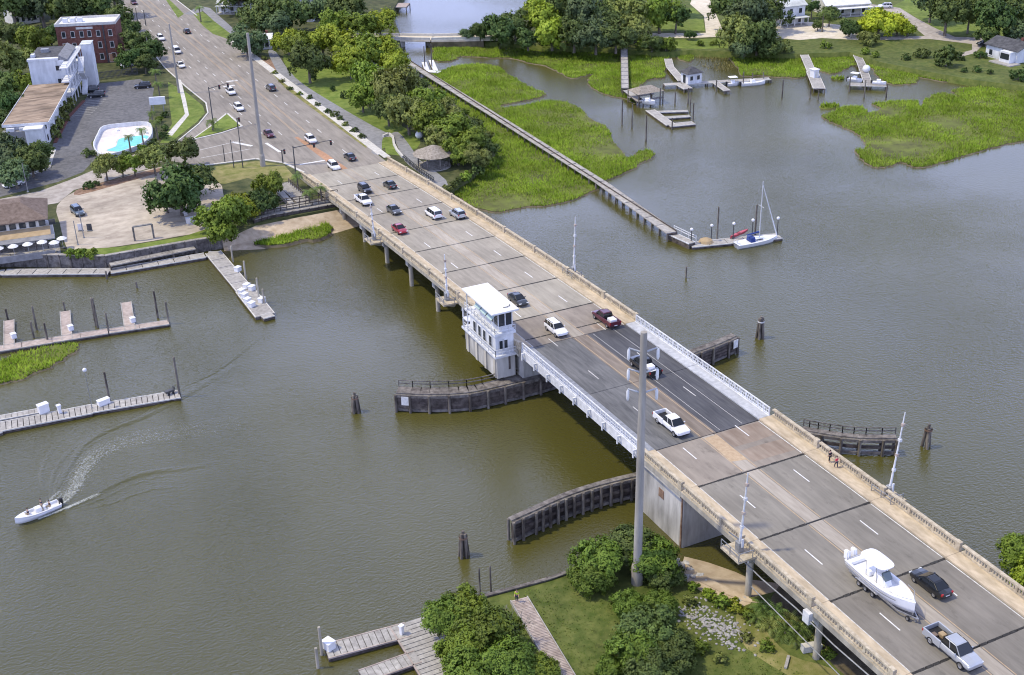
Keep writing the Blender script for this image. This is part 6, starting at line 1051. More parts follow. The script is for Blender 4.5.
def pickup(cargo=None):
    t = thing('pickup_truck', 'x', 'truck'); mb = MB(); loft(mb, [(-.62, .98, .42, 1.18, 0), (.6, 1.0, .40, 1.16, 0), (1.5, .99, .40, 1.16, .02), (2.1, .97, .42, 1.14, .05), (2.75, .93, .44, 1.04, .03), (2.95, .80, .52, .92, 0)]); mb.build('body', PT, t, bevel=.035)
    for s in (-1, 1): MB().hexa([(s*.86, -2.9, .48), (s*1.0, -2.9, .48), (s*1.0, -.63, .46), (s*.86, -.63, .46)], [(s*.84, -2.9, 1.24), (s*.98, -2.9, 1.24), (s*.98, -.63, 1.24), (s*.84, -.63, 1.24)]).build('bed_side', PT, t, bevel=.03)
    MB().box(-.855, .855, -2.92, -2.82, .52, 1.22).build('tailgate', PT, t, bevel=.02); MB().box(-.855, .855, -2.81, -.64, .60, .72).build('bed_floor', 'black_plastic', t); MB().box(-.80, .80, -.70, -.628, .73, 1.22).build('bed_liner', 'black_plastic', t); MB().box(-.35, .35, -2.6, 2.4, .34, .6).build('chassis', 'black_plastic', t)
    greenhouse(t, -.62, 1.72, -.5, .92, .90, .70, 1.15, 1.86, (.46,)); wheels(t, (-1.85, 1.95), .86, .41, .28); lights(t, 2.88, -2.92, .72, .86, 1.0, .93); mirrors(t, .98, 1.25, 1.24)
    return t
def van():
    t = thing('van', 'x', 'van'); mb = MB(); loft(mb, [(-2.5, .75, .48, 1.1, 0), (-2.4, .92, .34, 1.16, 0), (1.0, .97, .28, 1.12, 0), (1.7, .94, .3, 1.06, .03), (2.3, .86, .34, .92, .02), (2.5, .66, .46, .78, 0)]); mb.build('body', PT, t, bevel=.03)
    greenhouse(t, -2.42, 1.6, -2.25, .8, .90, .74, 1.1, 1.88, (.3, .62)); wheels(t, (-1.5, 1.6), .84, .36); lights(t, 2.43, -2.46, .68, .80, 1.0); mirrors(t, .96, 1.0, 1.2); return t
PROTO = {'sedan': sedan(), 'suv': suv(), 'pickup': pickup(), 'van': van()}
def drop(root):
    for ch in list(root.children): drop(ch)
    bpy.data.objects.remove(root)
def vehicle(kind, paint, x, y, away, label, z=None, yaw=None, group='vehicles on the road', scale=1.0):
    o = copy_tree(PROTO[kind], None, {PT: 'paint_%s_car' % paint}); o['label'] = label; o['group'] = group
    onb = y < 254
    zz = z if z is not None else (deck_z(y)+0.012 if onb else 2.325); sl = -2*0.00024142*(y-98.43) if onb and z is None else 0.0
    o.location = (x, y, zz); o.rotation_euler = (math.atan(sl) if away else -math.atan(sl), 0, (0.0 if away else math.pi) if yaw is None else yaw); o.scale = (scale,)*3
    return o
V = vehicle
tow = V('pickup', 'silver', -2.35, 67.6, False, 'silver double-cab pickup truck towing the big white boat, nearest the camera', scale=1.07)
V('sedan', 'black', 2.95, 76.3, True, 'dark sedan overtaking beside the boat trailer', scale=1.04)
V('pickup', 'white', -3.1, 117.0, False, 'white pickup truck on the dark lifting span, heading to the camera', scale=1.03)
dk_ = V('pickup', 'black', 2.5, 132.6, True, 'black pickup truck with white load in its bed behind the tall pole', scale=1.03)
mr_ = V('pickup', 'maroon', 5.9, 149.4, True, 'maroon pickup truck with white load at the far end of the lifting span')
V('suv', 'white', -2.5, 150.0, False, 'white car beside the bridge control house, about to cross the lifting span', scale=1.03)
V('sedan', 'charcoal', -2.4, 163.2, False, 'dark grey sedan half hidden by the roof of the bridge control house')
V('sedan', 'crimson', -6.1, 205.6, False, 'crimson car in the kerb lane of the far bridge')
V('sedan', 'grey', -2.7, 217.2, False, 'dark grey sedan left of the median ahead of the white pickup')
V('pickup', 'white', -5.6, 226.8, False, 'white pickup truck in the kerb lane of the far bridge')
V('suv', 'black', -2.6, 234.2, False, 'black car beside the white pickup on the far bridge')
V('sedan', 'charcoal', 3.0, 234.3, True, 'dark car driving away in the inner lane of the far bridge')
V('van', 'white', 2.8, 210.2, True, 'white minivan driving away in the inner lane of the far bridge')
V('suv', 'silver', 6.7, 207.6, True, 'silver estate car driving away in the outer lane of the far bridge')
V('suv', 'white', *(-1.79, 256.68), False, 'white car waiting just past the stop line at the bridge end')
V('sedan', 'charcoal', *(3.69, 261.49), True, 'dark car driving off the bridge end in the inner lane')
V('suv', 'white', *(-0.10, 278.37), False, 'white car crossing the junction under the signal arm')
V('sedan', 'maroon', *(-7.50, 288.19), False, 'maroon car turning in the middle of the junction')
V('suv', 'white', *(-7.85, 314.21), False, 'white car in the inner lane just before the traffic island')
V('suv', 'white', *(-5.62, 330.61), False, 'white car behind the turn arrows before the junction')
V('suv', 'grey', *(5.01, 328.91), True, 'dark grey car driving away in the outer lane beyond the junction')
V('van', 'white', *(-7.82, 385.50), False, 'white van first in the queue left of the tall pole, under the trees')
V('sedan', 'white', *(-10.71, 367.49), False, 'white car following in the queue beside the tall wooden pole')
V('suv', 'white', *(-8.33, 405.80), False, 'white car farthest back in the queue by the dark trees')
V('sedan', 'black', *(1.24, 411.32), True, 'black car driving away far up the road')
V('sedan', 'maroon', *(-4.53, 468.75), False, 'dark red car at the very top of the road')
pk = 'cars parked beside the motel'
V('suv', 'black', *(-25.32, 349.51), True, 'black car parked at the top right of the parking lot', 2.32, 1.35, pk); V('suv', 'charcoal', *(-38.20, 346.65), True, 'dark car parked against the motel stairs', 2.32, 1.3, pk); V('suv', 'charcoal', *(-38.76, 352.81), True, 'dark car parked closest to the motel stairs', 2.32, 1.3, pk)
V('suv', 'blue_grey', *(-57.38, 255.92), False, 'blue-grey car standing in the sandy lot near the restaurant', 2.33, 3.3, pk); V('sedan', 'white', *(-67.02, 281.11), False, 'white car parked under the trees at the left edge', 2.32, 1.9, pk); V('sedan', 'charcoal', *(205.01, 269.60), False, 'dark car parked beside the cottage at the right', 1.63, 1.4, pk)
V('suv', 'white', *(215.62, 324.56), False, 'white car parked on the country road at the top right', 1.63, 1.0, pk); V('suv', 'white', *(208.97, 321.33), False, 'white car parked beside the other one on the country road', 1.63, 1.2, pk)
for r_ in PROTO.values(): drop(r_)
def cargo(on, label, parts, cat='cargo', dy=-1.75):
    y = on.location.y + (dy if abs(on.rotation_euler.z) < 1 else -dy); t = thing('cargo', label, cat, (on.location.x, y, on.location.z+0.76), on.rotation_euler.z)
    for nm, m, *b in parts: MB().box(*b).build(nm, m, t, bevel=.05)
cargo(dk_, 'white appliance boxes in the bed of the black pickup', [('box', 'plastic_white', -.6, .5, -.2, .8, 0, .75), ('sheet', 'canvas_white', -.65, .6, -.85, -.25, 0, .4)])
cargo(mr_, 'white wrapped bundle in the bed of the maroon pickup', [('bundle', 'canvas_white', -.55, .55, -.7, .5, 0, .7), ('strap', 'canvas_tan', -.57, .57, -.15, -.05, .02, .72)])
cargo(tow, 'brown equipment and ropes in the bed of the silver pickup', [('crate', 'canvas_tan', -.5, .1, -.2, .5, 0, .45), ('rope_coil', 'roof_brown', .15, .65, -.6, .0, 0, .3)])
# boat trailer and boat
TY = 77.5; zt = deck_z(TY)+.012
tr = thing('boat_trailer', 'silver tandem-axle boat trailer under the white boat', 'trailer', (-2.3, TY, zt), math.pi); tr.rotation_euler = (-math.atan(-2*0.00024142*(TY-98.43)), 0, math.pi)
for s in (-1, 1): mb = MB(); mb.bar((s*.95, -4.4, .62), (s*.95, 3.0, .62), .10, .16); mb.bar((s*.95, 3.0, .62), (0, 5.1, .55), .10, .16); mb.build('frame_rail', 'rim_alloy', tr); MB().hexa([(s*1.02, -3.1, .72), (s*1.30, -3.1, .72), (s*1.30, .3, .72), (s*1.02, .3, .72)], [(s*1.02, -2.8, .86), (s*1.30, -2.8, .86), (s*1.30, .0, .86), (s*1.02, .0, .86)]).build('mudguard', 'rim_alloy', tr, bevel=.03)
for y in (-4.3, -2.4, -.4, 2.0): MB().box(-.95, .95, y-.06, y+.06, .5, .64).build('cross_member', 'rim_alloy', tr)
wheels(tr, (-2.5, -1.5, -.4), 1.16, .34, .22); MB().box(-.06, .06, 4.2, 4.35, .6, 1.5).build('winch_post', 'rim_alloy', tr); MB().box(-.1, .1, 4.7, 4.85, .05, .55).build('jack', 'steel_grey', tr); wheels(tr, (4.2,), .55, .28, .18)
bt = thing('center_console_boat', 'large white motor boat with hard top and twin outboards on the trailer', 'boat', (-2.3, TY+.25, zt+.78), -math.pi/2)
V_, F_, secs = hullmesh(9.4, 3.0, 1.05, 16, .28, draft=.28, flat=.86); mb = MB(); mb.add(V_, F_, True); mb.build('hull', 'gelcoat', bt)
mb = MB(); mb.add(*deckmesh(secs, 0, 13, .42, .12)); mb.build('cockpit_floor', 'plastic_white', bt); mb = MB(); mb.add(*deckmesh(secs, 12, 16, -.01, 0)); mb.build('foredeck', 'gelcoat', bt)
mb = MB()
for s in (-1, 1): mb.add([(x, s*w, z+.006) for x, w, z in secs]+[(x, s*max(0, w-.26), z+.02) for x, w, z in secs]+[(x, s*max(0, w-.26), z-.42) for x, w, z in secs], [(i, i+1, 18+i, 17+i) for i in range(16)]+[(17+i, 18+i, 35+i, 34+i) for i in range(16)])
mb.build('gunwale', 'gelcoat', bt); mb = MB()
for s in (-1, 1): mb.add([(x, s*(w*.972+.012), z*.62) for x, w, z in secs[:14]]+[(x, s*(w*.978+.012), z*.70) for x, w, z in secs[:14]], [(i, i+1, 15+i, 14+i) for i in range(13)])
mb.build('rub_strake', 'steel_grey', bt)
MB().hexa([(-1.1, -.62, .65), (.9, -.55, .65), (.9, .55, .65), (-1.1, .62, .65)], [(-.9, -.5, 1.9), (.3, -.45, 1.75), (.3, .45, 1.75), (-.9, .5, 1.9)]).build('console', 'gelcoat', bt, bevel=.1, bseg=2); MB().hexa([(.2, -.5, 1.75), (.75, -.5, 1.5), (.75, .5, 1.5), (.2, .5, 1.75)], [(.05, -.48, 2.2), (.25, -.48, 2.2), (.25, .48, 2.2), (.05, .48, 2.2)]).build('windscreen', 'glass_green', bt)
MB().box(-2.2, -1.5, -.6, .6, .65, 1.35).build('leaning_post', 'canvas_white', bt, bevel=.08); MB().box(-4.5, -3.9, -1.05, 1.05, .64, 1.1).build('transom_locker', 'gelcoat', bt, bevel=.06); MB().box(1.5, 2.6, -.6, .6, .7, 1.12).build('bow_seat', 'canvas_white', bt, bevel=.08)
ht = MB(); n = 20; ring = [(-1.25+1.85*math.copysign(abs(math.cos(6.2832*i/n))**.6, math.cos(6.2832*i/n)), 1.1*math.copysign(abs(math.sin(6.2832*i/n))**.55, math.sin(6.2832*i/n))) for i in range(n)]
ht.add([(x, y, 2.86) for x, y in ring]+[(x, y, 2.95) for x, y in ring]+[(-1.25+(x+1.25)*.8, y*.8, 3.03) for x, y in ring], [tuple(range(n-1, -1, -1)), tuple(range(2*n, 3*n))]+[(i, (i+1) % n, n+(i+1) % n, n+i) for i in range(n)]+[(n+i, n+(i+1) % n, 2*n+(i+1) % n, 2*n+i) for i in range(n)]); ht.build('hard_top', 'gelcoat', bt)
for x in (-2.0, -.4):
    for s in (-1, 1): mb = MB(); mb.tube([(x, s*.6, .65), (x-.15, s*.72, 2.87)], .035, 6); mb.build('top_support', 'rim_alloy', bt)
for s in (-1, 1):
    om = MB(); om.hexa([(-5.55, s*.45-.26, .55), (-4.75, s*.45-.26, .6), (-4.75, s*.45+.26, .6), (-5.55, s*.45+.26, .55)], [(-5.7, s*.45-.2, 1.55), (-4.95, s*.45-.22, 1.7), (-4.95, s*.45+.22, 1.7), (-5.7, s*.45+.2, 1.55)]); om = om.build('outboard_motor', 'gelcoat', bt, bevel=.12, bseg=2); MB().hexa([(-5.15, s*.45-.08, -.35), (-4.85, s*.45-.08, -.35), (-4.85, s*.45+.08, -.35), (-5.15, s*.45+.08, -.35)], [(-5.4, s*.45-.1, .6), (-4.8, s*.45-.1, .6), (-4.8, s*.45+.1, .6), (-5.4, s*.45+.1, .6)]).build('lower_unit', 'gelcoat', om)
mb = MB(); mb.tube([(4.45, 0, 1.55), (3.4, -1.0, 1.65), (2.2, -1.22, 1.55)], .025, 5); mb.tube([(4.45, 0, 1.55), (3.4, 1.0, 1.65), (2.2, 1.22, 1.55)], .025, 5); mb.build('bow_rail', 'rim_alloy', bt)

# ================================================================== PEOPLE
def person(label, x, y, z, rz, shirt, legs, sit=False, stride=.18, hgt=1.75, arm=0.0):
    s = hgt/1.75; t = thing('person', label, 'person', (x, y, z), rz); t.scale = (s,)*3
    hip = .93 if not sit else .48
    V = [(0, 0, hip), (0, .01, hip+.22), (0, 0, hip+.46), (0, .01, hip+.56), (0, .03, hip+.66), (0, .03, hip+.78)]; E = [(0, 1), (1, 2), (2, 3), (3, 4), (4, 5)]; Rd = [(.15, .11), (.14, .10), (.17, .11), (.06, .06), (.085, .10), (.07, .085)]
    for sd in (-1, 1):
        k = len(V); st_ = stride*sd
        if sit: V += [(sd*.10, .05, hip), (sd*.12, .45, hip+.02), (sd*.12, .48, .08), (sd*.12, .60, .04)]
        else: V += [(sd*.09, .0, hip-.06), (sd*.10, st_*.6+.03, .50), (sd*.10, st_, .09), (sd*.11, st_+.14, .04)]
        E += [(0, k), (k, k+1), (k+1, k+2), (k+2, k+3)]; Rd += [(.09, .09), (.065, .065), (.045, .045), (.045, .035)]
        k = len(V); V += [(sd*.19, 0, hip+.44), (sd*.24, -.04-st_*.3+arm*.15, hip+.16), (sd*.23, .10-st_*.5+arm*.35, hip-.06+arm*.25), (sd*.22, .14-st_*.5+arm*.42, hip-.14+arm*.25)]
        E += [(2, k), (k, k+1), (k+1, k+2), (k+2, k+3)]; Rd += [(.065, .065), (.045, .045), (.035, .035), (.04, .02)]
    def skin(name, m, vs, es, rs, grow=1.0, sub=1):
        me = bpy.data.meshes.new(name); me.from_pydata(vs, es, []); o = link(name, me, t); me.materials.append(MATS[m]); md = o.modifiers.new('skin', 'SKIN'); md.use_smooth_shade = True
        for i, r in enumerate(rs): me.skin_vertices[0].data[i].radius = (r[0]*grow, r[1]*grow)
        me.skin_vertices[0].data[0].use_root = True; sb2 = o.modifiers.new('subdivision', 'SUBSURF'); sb2.levels = sub; sb2.render_levels = sub; return o
    skin('body', 'skin', V, E, Rd)
    top = [0, 1, 2]; a1 = 10; a2 = 18
    idx = [0, 1, 2, a1, a1+1, a2, a2+1]; mp = {v: i for i, v in enumerate(idx)}
    skin('shirt', shirt, [V[i] for i in idx], [(mp[a], mp[b]) for a, b in E if a in mp and b in mp], [Rd[i] for i in idx], 1.14)
    idx = [0, 6, 7, 8, 14, 15, 16]; mp = {v: i for i, v in enumerate(idx)}
    skin('trousers', legs, [V[i] for i in idx], [(mp[a], mp[b]) for a, b in E if a in mp and b in mp], [Rd[i] for i in idx], 1.16)
    mb = MB(); mb.ball((0, .01, hip+.77), .105, 8, .95); mb.build('hair', 'hair', t)
    return t
pa, pb = (9.94, 100.44), (10.06, 99.07)
person('person in black walking on the right sidewalk of the near bridge', 9.2, pa[1], deck_z(pa[1])+.2, 0.2, 'cloth_black', 'cloth_black'); person('person in red walking just behind the one in black on the right sidewalk', 9.1, pb[1], deck_z(pb[1])+.2, 0.1, 'cloth_red', 'cloth_navy', stride=-.18, hgt=1.68)
person('person in bright lime vest standing at the start of the plank walkway', *(-33.08, 102.28), 1.64, 2.6, 'cloth_lime', 'cloth_navy', stride=.04, arm=.6)
ca, sa = math.cos(MOBOAT.rotation_euler.z), math.sin(MOBOAT.rotation_euler.z)
for (lx, ly, sh, lab, sit) in ((-.75, -.1, 'cloth_navy', 'person in dark top standing at the console of the small motor boat', False), (-1.6, .35, 'cloth_black', 'person in black sitting at the stern of the small motor boat', True), (1.2, 0, 'cloth_navy', 'person sitting on the bow seat of the small motor boat', True)):
    person(lab, MOBOAT.location.x+lx*ca-ly*sa, MOBOAT.location.y+lx*sa+ly*ca, .52, MOBOAT.rotation_euler.z-math.pi/2, sh, 'cloth_khaki', sit, .05)

# ================================================================== POLES, SIGNALS, SIGNS
def big_pole(q, label, r0, r1, arms=0, m='pole_concrete', yaw=0.0, base=True):
    x, y, z, h_ = q; t = thing('transmission_pole', label, 'pole', (x, y, z), yaw, 'tall utility poles'); mb = MB(); mb.tube([(0, 0, -0.3), (0, 0, h_)], [r0, r1], 14); mb.build('shaft', m, t)
    if base: MB().lathe([(r0*1.35, 0), (r0*1.35, 2.4), (r0*1.15, 2.8), (r0, 2.85)], n=14).build('base_sleeve', m, t)
    for k in range(arms):
        zz = h_-2.3-k*2.45
        for s in (-1, 1): mb = MB(); mb.tube([(s*r1, 0, zz), (s*1.55, 0, zz+.45)], [.11, .08], 6); a_ = mb.build('cross_arm', 'steel_pale', t); MB().lathe([(.09, zz+.4), (.17, zz+.1), (.17, zz-.7), (.09, zz-.95)], (s*1.55, 0, 0), 8).build('insulator', 'plastic_white', a_)
    return t
big_pole((-19.02, 99.19, 1.30, 32.57), 'tall concrete transmission pole with three pairs of white insulator arms on the near bank', .52, .36, 3, yaw=-.45)
big_pole((-15.19, 266.72, 2.30, 29.91), 'tall plain transmission pole at the road junction corner', .45, .30, 0)
big_pole((-17.75, 339.04, 2.30, 18.63), 'tall wooden pole between the slip lane lawn and the road', .32, .2, 0, 'pole_concrete', base=False)
big_pole((-17.18, 379.71, 2.30, 7.44), 'shorter utility pole with transformer beside the dark roadside trees', .22, .16, 0, base=False)
big_pole((-10.00, 433.90, 2.30, 5.30), 'thin pole at the left kerb near the top of the road', .16, .11, 0, 'steel_dark', base=False); big_pole((-8.28, 429.28, 2.30, 5.27), 'second thin pole at the left kerb near the top of the road', .16, .11, 0, 'steel_dark', base=False); big_pole((-11.94, 453.62, 2.30, 6.16), 'pole at the left kerb at the very top', .18, .12, 0, base=False)
def signal(q, arm, label, heads=2, yaw=0.0):
    x, y, z, h_ = q; t = thing('traffic_signal', label, 'traffic signal', (x, y, z), yaw, 'traffic signals of the junction'); mb = MB(); mb.tube([(0, 0, 0), (0, 0, h_)], [.17, .11], 8); mb.build('mast', 'steel_dark', t); mb = MB(); mb.tube([(0, 0, h_-.4), (arm, 0, h_+.1)], [.10, .06], 6); mb.build('arm', 'steel_dark', t)
    for k in range(heads):
        hx = arm*(1-.45*k); hd = MB().box(hx-.2, hx+.2, -.2, .2, h_-1.0, h_+.05).build('signal_head', 'black_plastic', t); 
        for j in range(3): MB().lathe([(.11, -.21), (.1, -.24), (.01, -.24)], (hx, 0, h_-.8+j*.33), 8, 'y').build('lens', 'lamp_red' if j == 2 else 'steel_dark', hd)
signal((-10.74, 256.28, 2.30, 6.86), 8.5, 'dark signal mast with long arm over the bridge lanes', 2, -.05); signal((-17.77, 300.85, 2.30, 10.54), 5.0, 'dark signal mast with arm on the traffic island tip', 2, .15)
signal((-12.45, 298.11, 2.45, 2.54), .5, 'short signal post at the tip of the traffic island', 1); signal((-10.60, 266.49, 2.30, 3.07), .6, 'short signal post left of the bridge end', 1)
for q, lb in (((-22.02, 273.94, 2.30, 4.03), 'thin dark post on the corner lawn kerb, leftmost'), ((-21.33, 268.67, 2.30, 6.53), 'street lamp post on the corner lawn, beside the crossing lines'), ((-19.55, 267.64, 2.30, 9.28), 'tall dark sign post on the corner lawn left of the plain tall pole')): big_pole(q, lb, .12, .08, 0, 'steel_dark', base=False)
for p, h_, lb in (((-58.50, 241.45), 6.0, 'thin lamp post in the sandy lot'), ((-60.14, 238.24), 5.0, 'dark lamp post at the left edge of the sandy lot'), ((-64.80, 275.41), 6.5, 'pale lamp post at the parking lot entrance')): post_lamp(p, 2.3, h_, lb, 'steel_grey', False, r=.09)
sw = thing('swing_frame', 'grey timber frame with crossbeam at the edge of the sandy lot', 'frame', (*(-49.94, 234.83), 2.3)); e = rel([(-49.94, 234.83), (-46.33, 234.58)], (-49.94, 234.83))
for p in e: MB().box(p[0]-.16, p[0]+.16, p[1]-.16, p[1]+.16, 0, 2.9).build('post', 'wood_weathered', sw)
MB().bar((*e[0], 2.95), (*e[1], 2.95), .5, .25).build('beam', 'wood_grey', sw)
for i, p in enumerate(((-58.41, 245.66), (-56.81, 244.75))): box_thing('sandwich_board', ('white sign board standing in the sandy lot', 'dark small sign standing in the sandy lot')[i], 'sign', p, 2.32, [('panel', ('plastic_white', 'steel_dark')[i], -.5, .5, -.05, .05, .2, 1.5), ('foot', 'steel_dark', -.5, .5, -.3, .3, 0, .1)], -.4)
for i, p in enumerate(((-38.37, 239.30), (-37.35, 239.35), (-38.03, 244.25))): box_thing('refuse_bin', ('white bin under the big oak beside the sandy lot, left one', 'white bin under the big oak beside the sandy lot, right one', 'white bin deeper under the big oak')[i], 'bin', p, 2.32, [('body', 'plastic_white', -.5, .5, -.5, .5, 0, 1.0), ('lid', 'plastic_white', -.55, .55, -.55, .55, 1.003, 1.12)])
for p, lb in (((-8.58, 80.56), 'white concrete block beside the near bridge column'),): box_thing('concrete_block', lb, 'block', p, 1.32, [('block', 'concrete_pale', -1.1, 1.1, -.4, .4, 0, .8)], -.25)
box_thing('timber_baulk', 'loose pale timber lying on the grass at the bottom', 'timber', (-12.12, 80.10), 1.32, [('timber', 'wood_pale', -1.0, 1.0, -.16, .16, 0, .25)], .75)
# rocks on the near bank
rk = []
def rock_mesh(seed, r):
    bm = bmesh.new(); bmesh.ops.create_icosphere(bm, subdivisions=1, radius=r); rr = random.Random(seed)
    for v in bm.verts: v.co *= rr.uniform(.7, 1.25); v.co.z *= .7
    me = bpy.data.meshes.new('rock'); bm.to_mesh(me); bm.free(); return me
RM = [rock_mesh(i, 1.0) for i in range(6)]
for me in RM: me.materials.append(MATS['rock'])
big_r = [((-12.83, 100.67), .8), ((-12.85, 99.57), 1.0), ((-11.79, 99.89), .7), ((-13.69, 98.49), .9), ((-13.89, 99.69), .7), ((-13.59, 97.37), .9), ((-12.67, 97.09), .6), ((-11.73, 97.02), .8), ((-11.65, 95.91), .6), ((-12.13, 98.53), .6), ((-10.62, 91.22), .8), ((-9.50, 91.24), .6), ((-12.70, 93.96), .7)]
for i, (p, s) in enumerate(big_r):
    o = link('boulder', RM[i % 6]); o.location = (p[0], p[1], 1.3 if p[0] < -12 else 1.15); o.scale = (s*.8, s*.65, s*.6); o.rotation_euler = (0, 0, i*1.3); tag(o, '', 'boulder', 'boulders on the near shore'); rk.append(o)
order_labels(rk, 'pale grey boulder on the near shore between tree and bridge, %s')
mb = MB(); rr = random.Random(5); base = [(v.co.x, v.co.y, v.co.z) for v in RM[0].vertices]; fc = [tuple(p.vertices) for p in RM[0].polygons]; cl = (-15.89, 88.50)
for k in range(360):
    t = rr.gauss(0, 1); u = rr.gauss(0, 1); e1, e2 = (-16.31, 92.22), (-14.54, 85.53); f = max(-.05, min(1.05, rr.random()+rr.gauss(0, .1))); px_, py_ = e1[0]+(e2[0]-e1[0])*f+u*1.2, e1[1]+(e2[1]-e1[1])*f+t*1.0; s = rr.uniform(.08, .24); a = rr.random()*6.28
    mb.add([(px_+(x*math.cos(a)-y*math.sin(a))*s, py_+(x*math.sin(a)+y*math.cos(a))*s, 1.32+z*s) for x, y, z in base], fc)
tag(mb.build('rubble', 'rock'), 'scatter of pale broken rubble on the grass between tree and bridge', 'rubble', kind='stuff')

# ================================================================== TREES AND SHRUBS
def leaf_mesh(name, seed, n, size, lobes, flat=0.8, low=0.15, m='leaf_green', airy=0.0, tuft=14):
    """crown of many small leaf sprays in unit space: radius 1, centred on z=0, made of uneven lobes"""
    r = np.random.default_rng(seed); C = []
    for i in range(lobes):
        a = 2*np.pi*(i+r.uniform(-.4, .4))/lobes*1.618*2; e = r.uniform(-low-.25, 1.0); rr = r.uniform(.38, .84)*(1-.35*max(0, e)); C.append((np.cos(a)*rr, np.sin(a)*rr, e*.60*flat, r.uniform(.15, .38)))
    C.append((0, 0, .15*flat, .42)); C = np.array(C); w = C[:, 3]**2; k = r.choice(len(C), n, p=w/w.sum())
    nc = max(40, n//tuft); kc = r.choice(len(C), nc, p=w/w.sum()); dc = r.normal(0, 1, (nc, 3)); dc[:, 2] = dc[:, 2]*.9+.25; dc /= np.linalg.norm(dc, axis=1)[:, None]      # sprigs that stand out from the lobes
    q = r.integers(0, nc, n); k = kc[q]; d = dc[q]+r.normal(0, .16, (n, 3)); d /= np.linalg.norm(d, axis=1)[:, None]; reach = (r.uniform(-.5, 1, n)*r.uniform(.5, 1.6, nc)[q])*.11
    rad = reach+C[k, 3]*(1-airy*.15+.07*r.normal(0, 1, n)); clump = 1+.16*np.sin(d[:, 0]*9+k)*np.sin(d[:, 1]*8+2*k)*np.sin(d[:, 2]*9)
    P = C[k, :3]+d*(rad*clump)[:, None]; out = P*np.array([1, 1, 1.3]); out[:, 2] += .25; out /= np.maximum(.05, np.linalg.norm(out, axis=1))[:, None]
    nrm = .55*d+.35*out+r.normal(0, .38, (n, 3)); nrm /= np.linalg.norm(nrm, axis=1)[:, None]
    ref = r.normal(0, 1, (n, 3)); u = np.cross(nrm, ref); u /= np.linalg.norm(u, axis=1)[:, None]; v = np.cross(nrm, u); s = size*r.uniform(.55, 1.35, n)[:, None]
    A = P-u*s*.5; B = P+v*s*.33+u*s*.05; D = P+u*s*.62-nrm*s*.22; E_ = P-v*s*.33+u*s*.05
    V_ = np.stack([A, E_, D, B], 1).reshape(-1, 3).astype(np.float32); me = bpy.data.meshes.new(name); me.vertices.add(4*n); me.vertices.foreach_set('co', V_.ravel()); me.loops.add(4*n); me.loops.foreach_set('vertex_index', np.arange(4*n, dtype=np.int32)); me.polygons.add(n); me.polygons.foreach_set('loop_start', np.arange(0, 4*n, 4, dtype=np.int32)); me.update(); me.validate()
    nn = (.5*d+.3*out+.45*nrm); nn[:, 2] += .1; nn /= np.linalg.norm(nn, axis=1)[:, None]; me.polygons.foreach_set('use_smooth', [True]*n); me.normals_split_custom_set_from_vertices(nn.repeat(4, 0).tolist()); me.materials.append(MATS[m]); return me, C
def trunk_mesh(name, C, seed, hc, r0=.055):
    """trunk and limbs in unit space, ground at z=-hc"""
    rr = random.Random(seed); mb = MB(); fx, fy = rr.uniform(-.06, .06), rr.uniform(-.06, .06); mb.tube([(0, 0, -hc-.05), (fx*.5, fy*.5, -hc*.55), (fx, fy, -.2)], [r0*1.3, r0, r0*.8], 8)
    for c in list(C)[:9]:
        m_ = (fx+(c[0]-fx)*.45, fy+(c[1]-fy)*.45, -.2+(c[2]+.2)*.35); mb.tube([(fx, fy, -.3), m_, (c[0]*.95, c[1]*.95, c[2])], [r0*.6, r0*.42, r0*.12], 6, cap=False)
    me = mb.mesh(name); me.materials.append(MATS['bark']); return me
TREE = []
for i in range(7):                                      # far trees
    me, C = leaf_mesh('crown', 20+i, 5600, .115, (17, 21, 15, 23, 19, 17, 25)[i], (.85, .75, .95, .8, .9, 1.05, .75)[i], airy=.8); TREE.append((me, C))
NEAR = []
for i in range(4):
    me, C = leaf_mesh('crown', 50+i, 17000, .085, (24, 28, 26, 32)[i], (.85, .8, .95, .75)[i], .3, airy=.7, tuft=20); NEAR.append((me, C))
BUSH = [leaf_mesh('crown', 80+i, 1500, .17, 11, .8, .5, airy=.5)[0] for i in range(4)]
HC = {}
def tree(spec, mname, var, near=False, group='trees', cat='tree', name='tree', squash=1.0):
    """spec = (x, y, ground, crown radius, height)"""
    x, y, gz, Rc, h_ = spec; Rc *= 1.14; me, C = (NEAR if near else TREE)[var % (4 if near else 7)]
    t = thing(name, '', cat, (x, y, gz), random.uniform(0, 6.28), group); zc = max(.5*Rc, h_-.72*Rc*squash); hc = round(zc/Rc*2)/2; key = (near, var % (4 if near else 7), hc)
    if key not in HC: HC[key] = trunk_mesh('trunk', C, var, hc)
    tr_ = link('trunk', HC[key], t, (0, 0, zc)); tr_.scale = (Rc, Rc, zc/hc if hc else Rc)
    cr_ = link('crown', me, t, (0, 0, zc)); cr_.scale = (Rc*random.uniform(.93, 1.08), Rc*random.uniform(.93, 1.08), Rc*squash*random.uniform(.9, 1.1)); cr_.material_slots[0].link = 'OBJECT'; cr_.material_slots[0].material = MATS[mname]
    return t
def bush(p, gz, r, mname, group, cat='shrub', name='shrub', hgt=1.0):
    t = thing(name, '', cat, (p[0], p[1], gz), random.uniform(0, 6.28), group); o = link('foliage', random.choice(BUSH), t, (0, 0, r*.45*hgt)); o.scale = (r, r, r*.85*hgt); o.material_slots[0].link = 'OBJECT'; o.material_slots[0].material = MATS[mname]
    mb = MB(); mb.tube([(0, 0, -.1), (0, 0, r*.5)], [.06*r, .03*r], 5); mb.build('stem', 'bark', t); return t
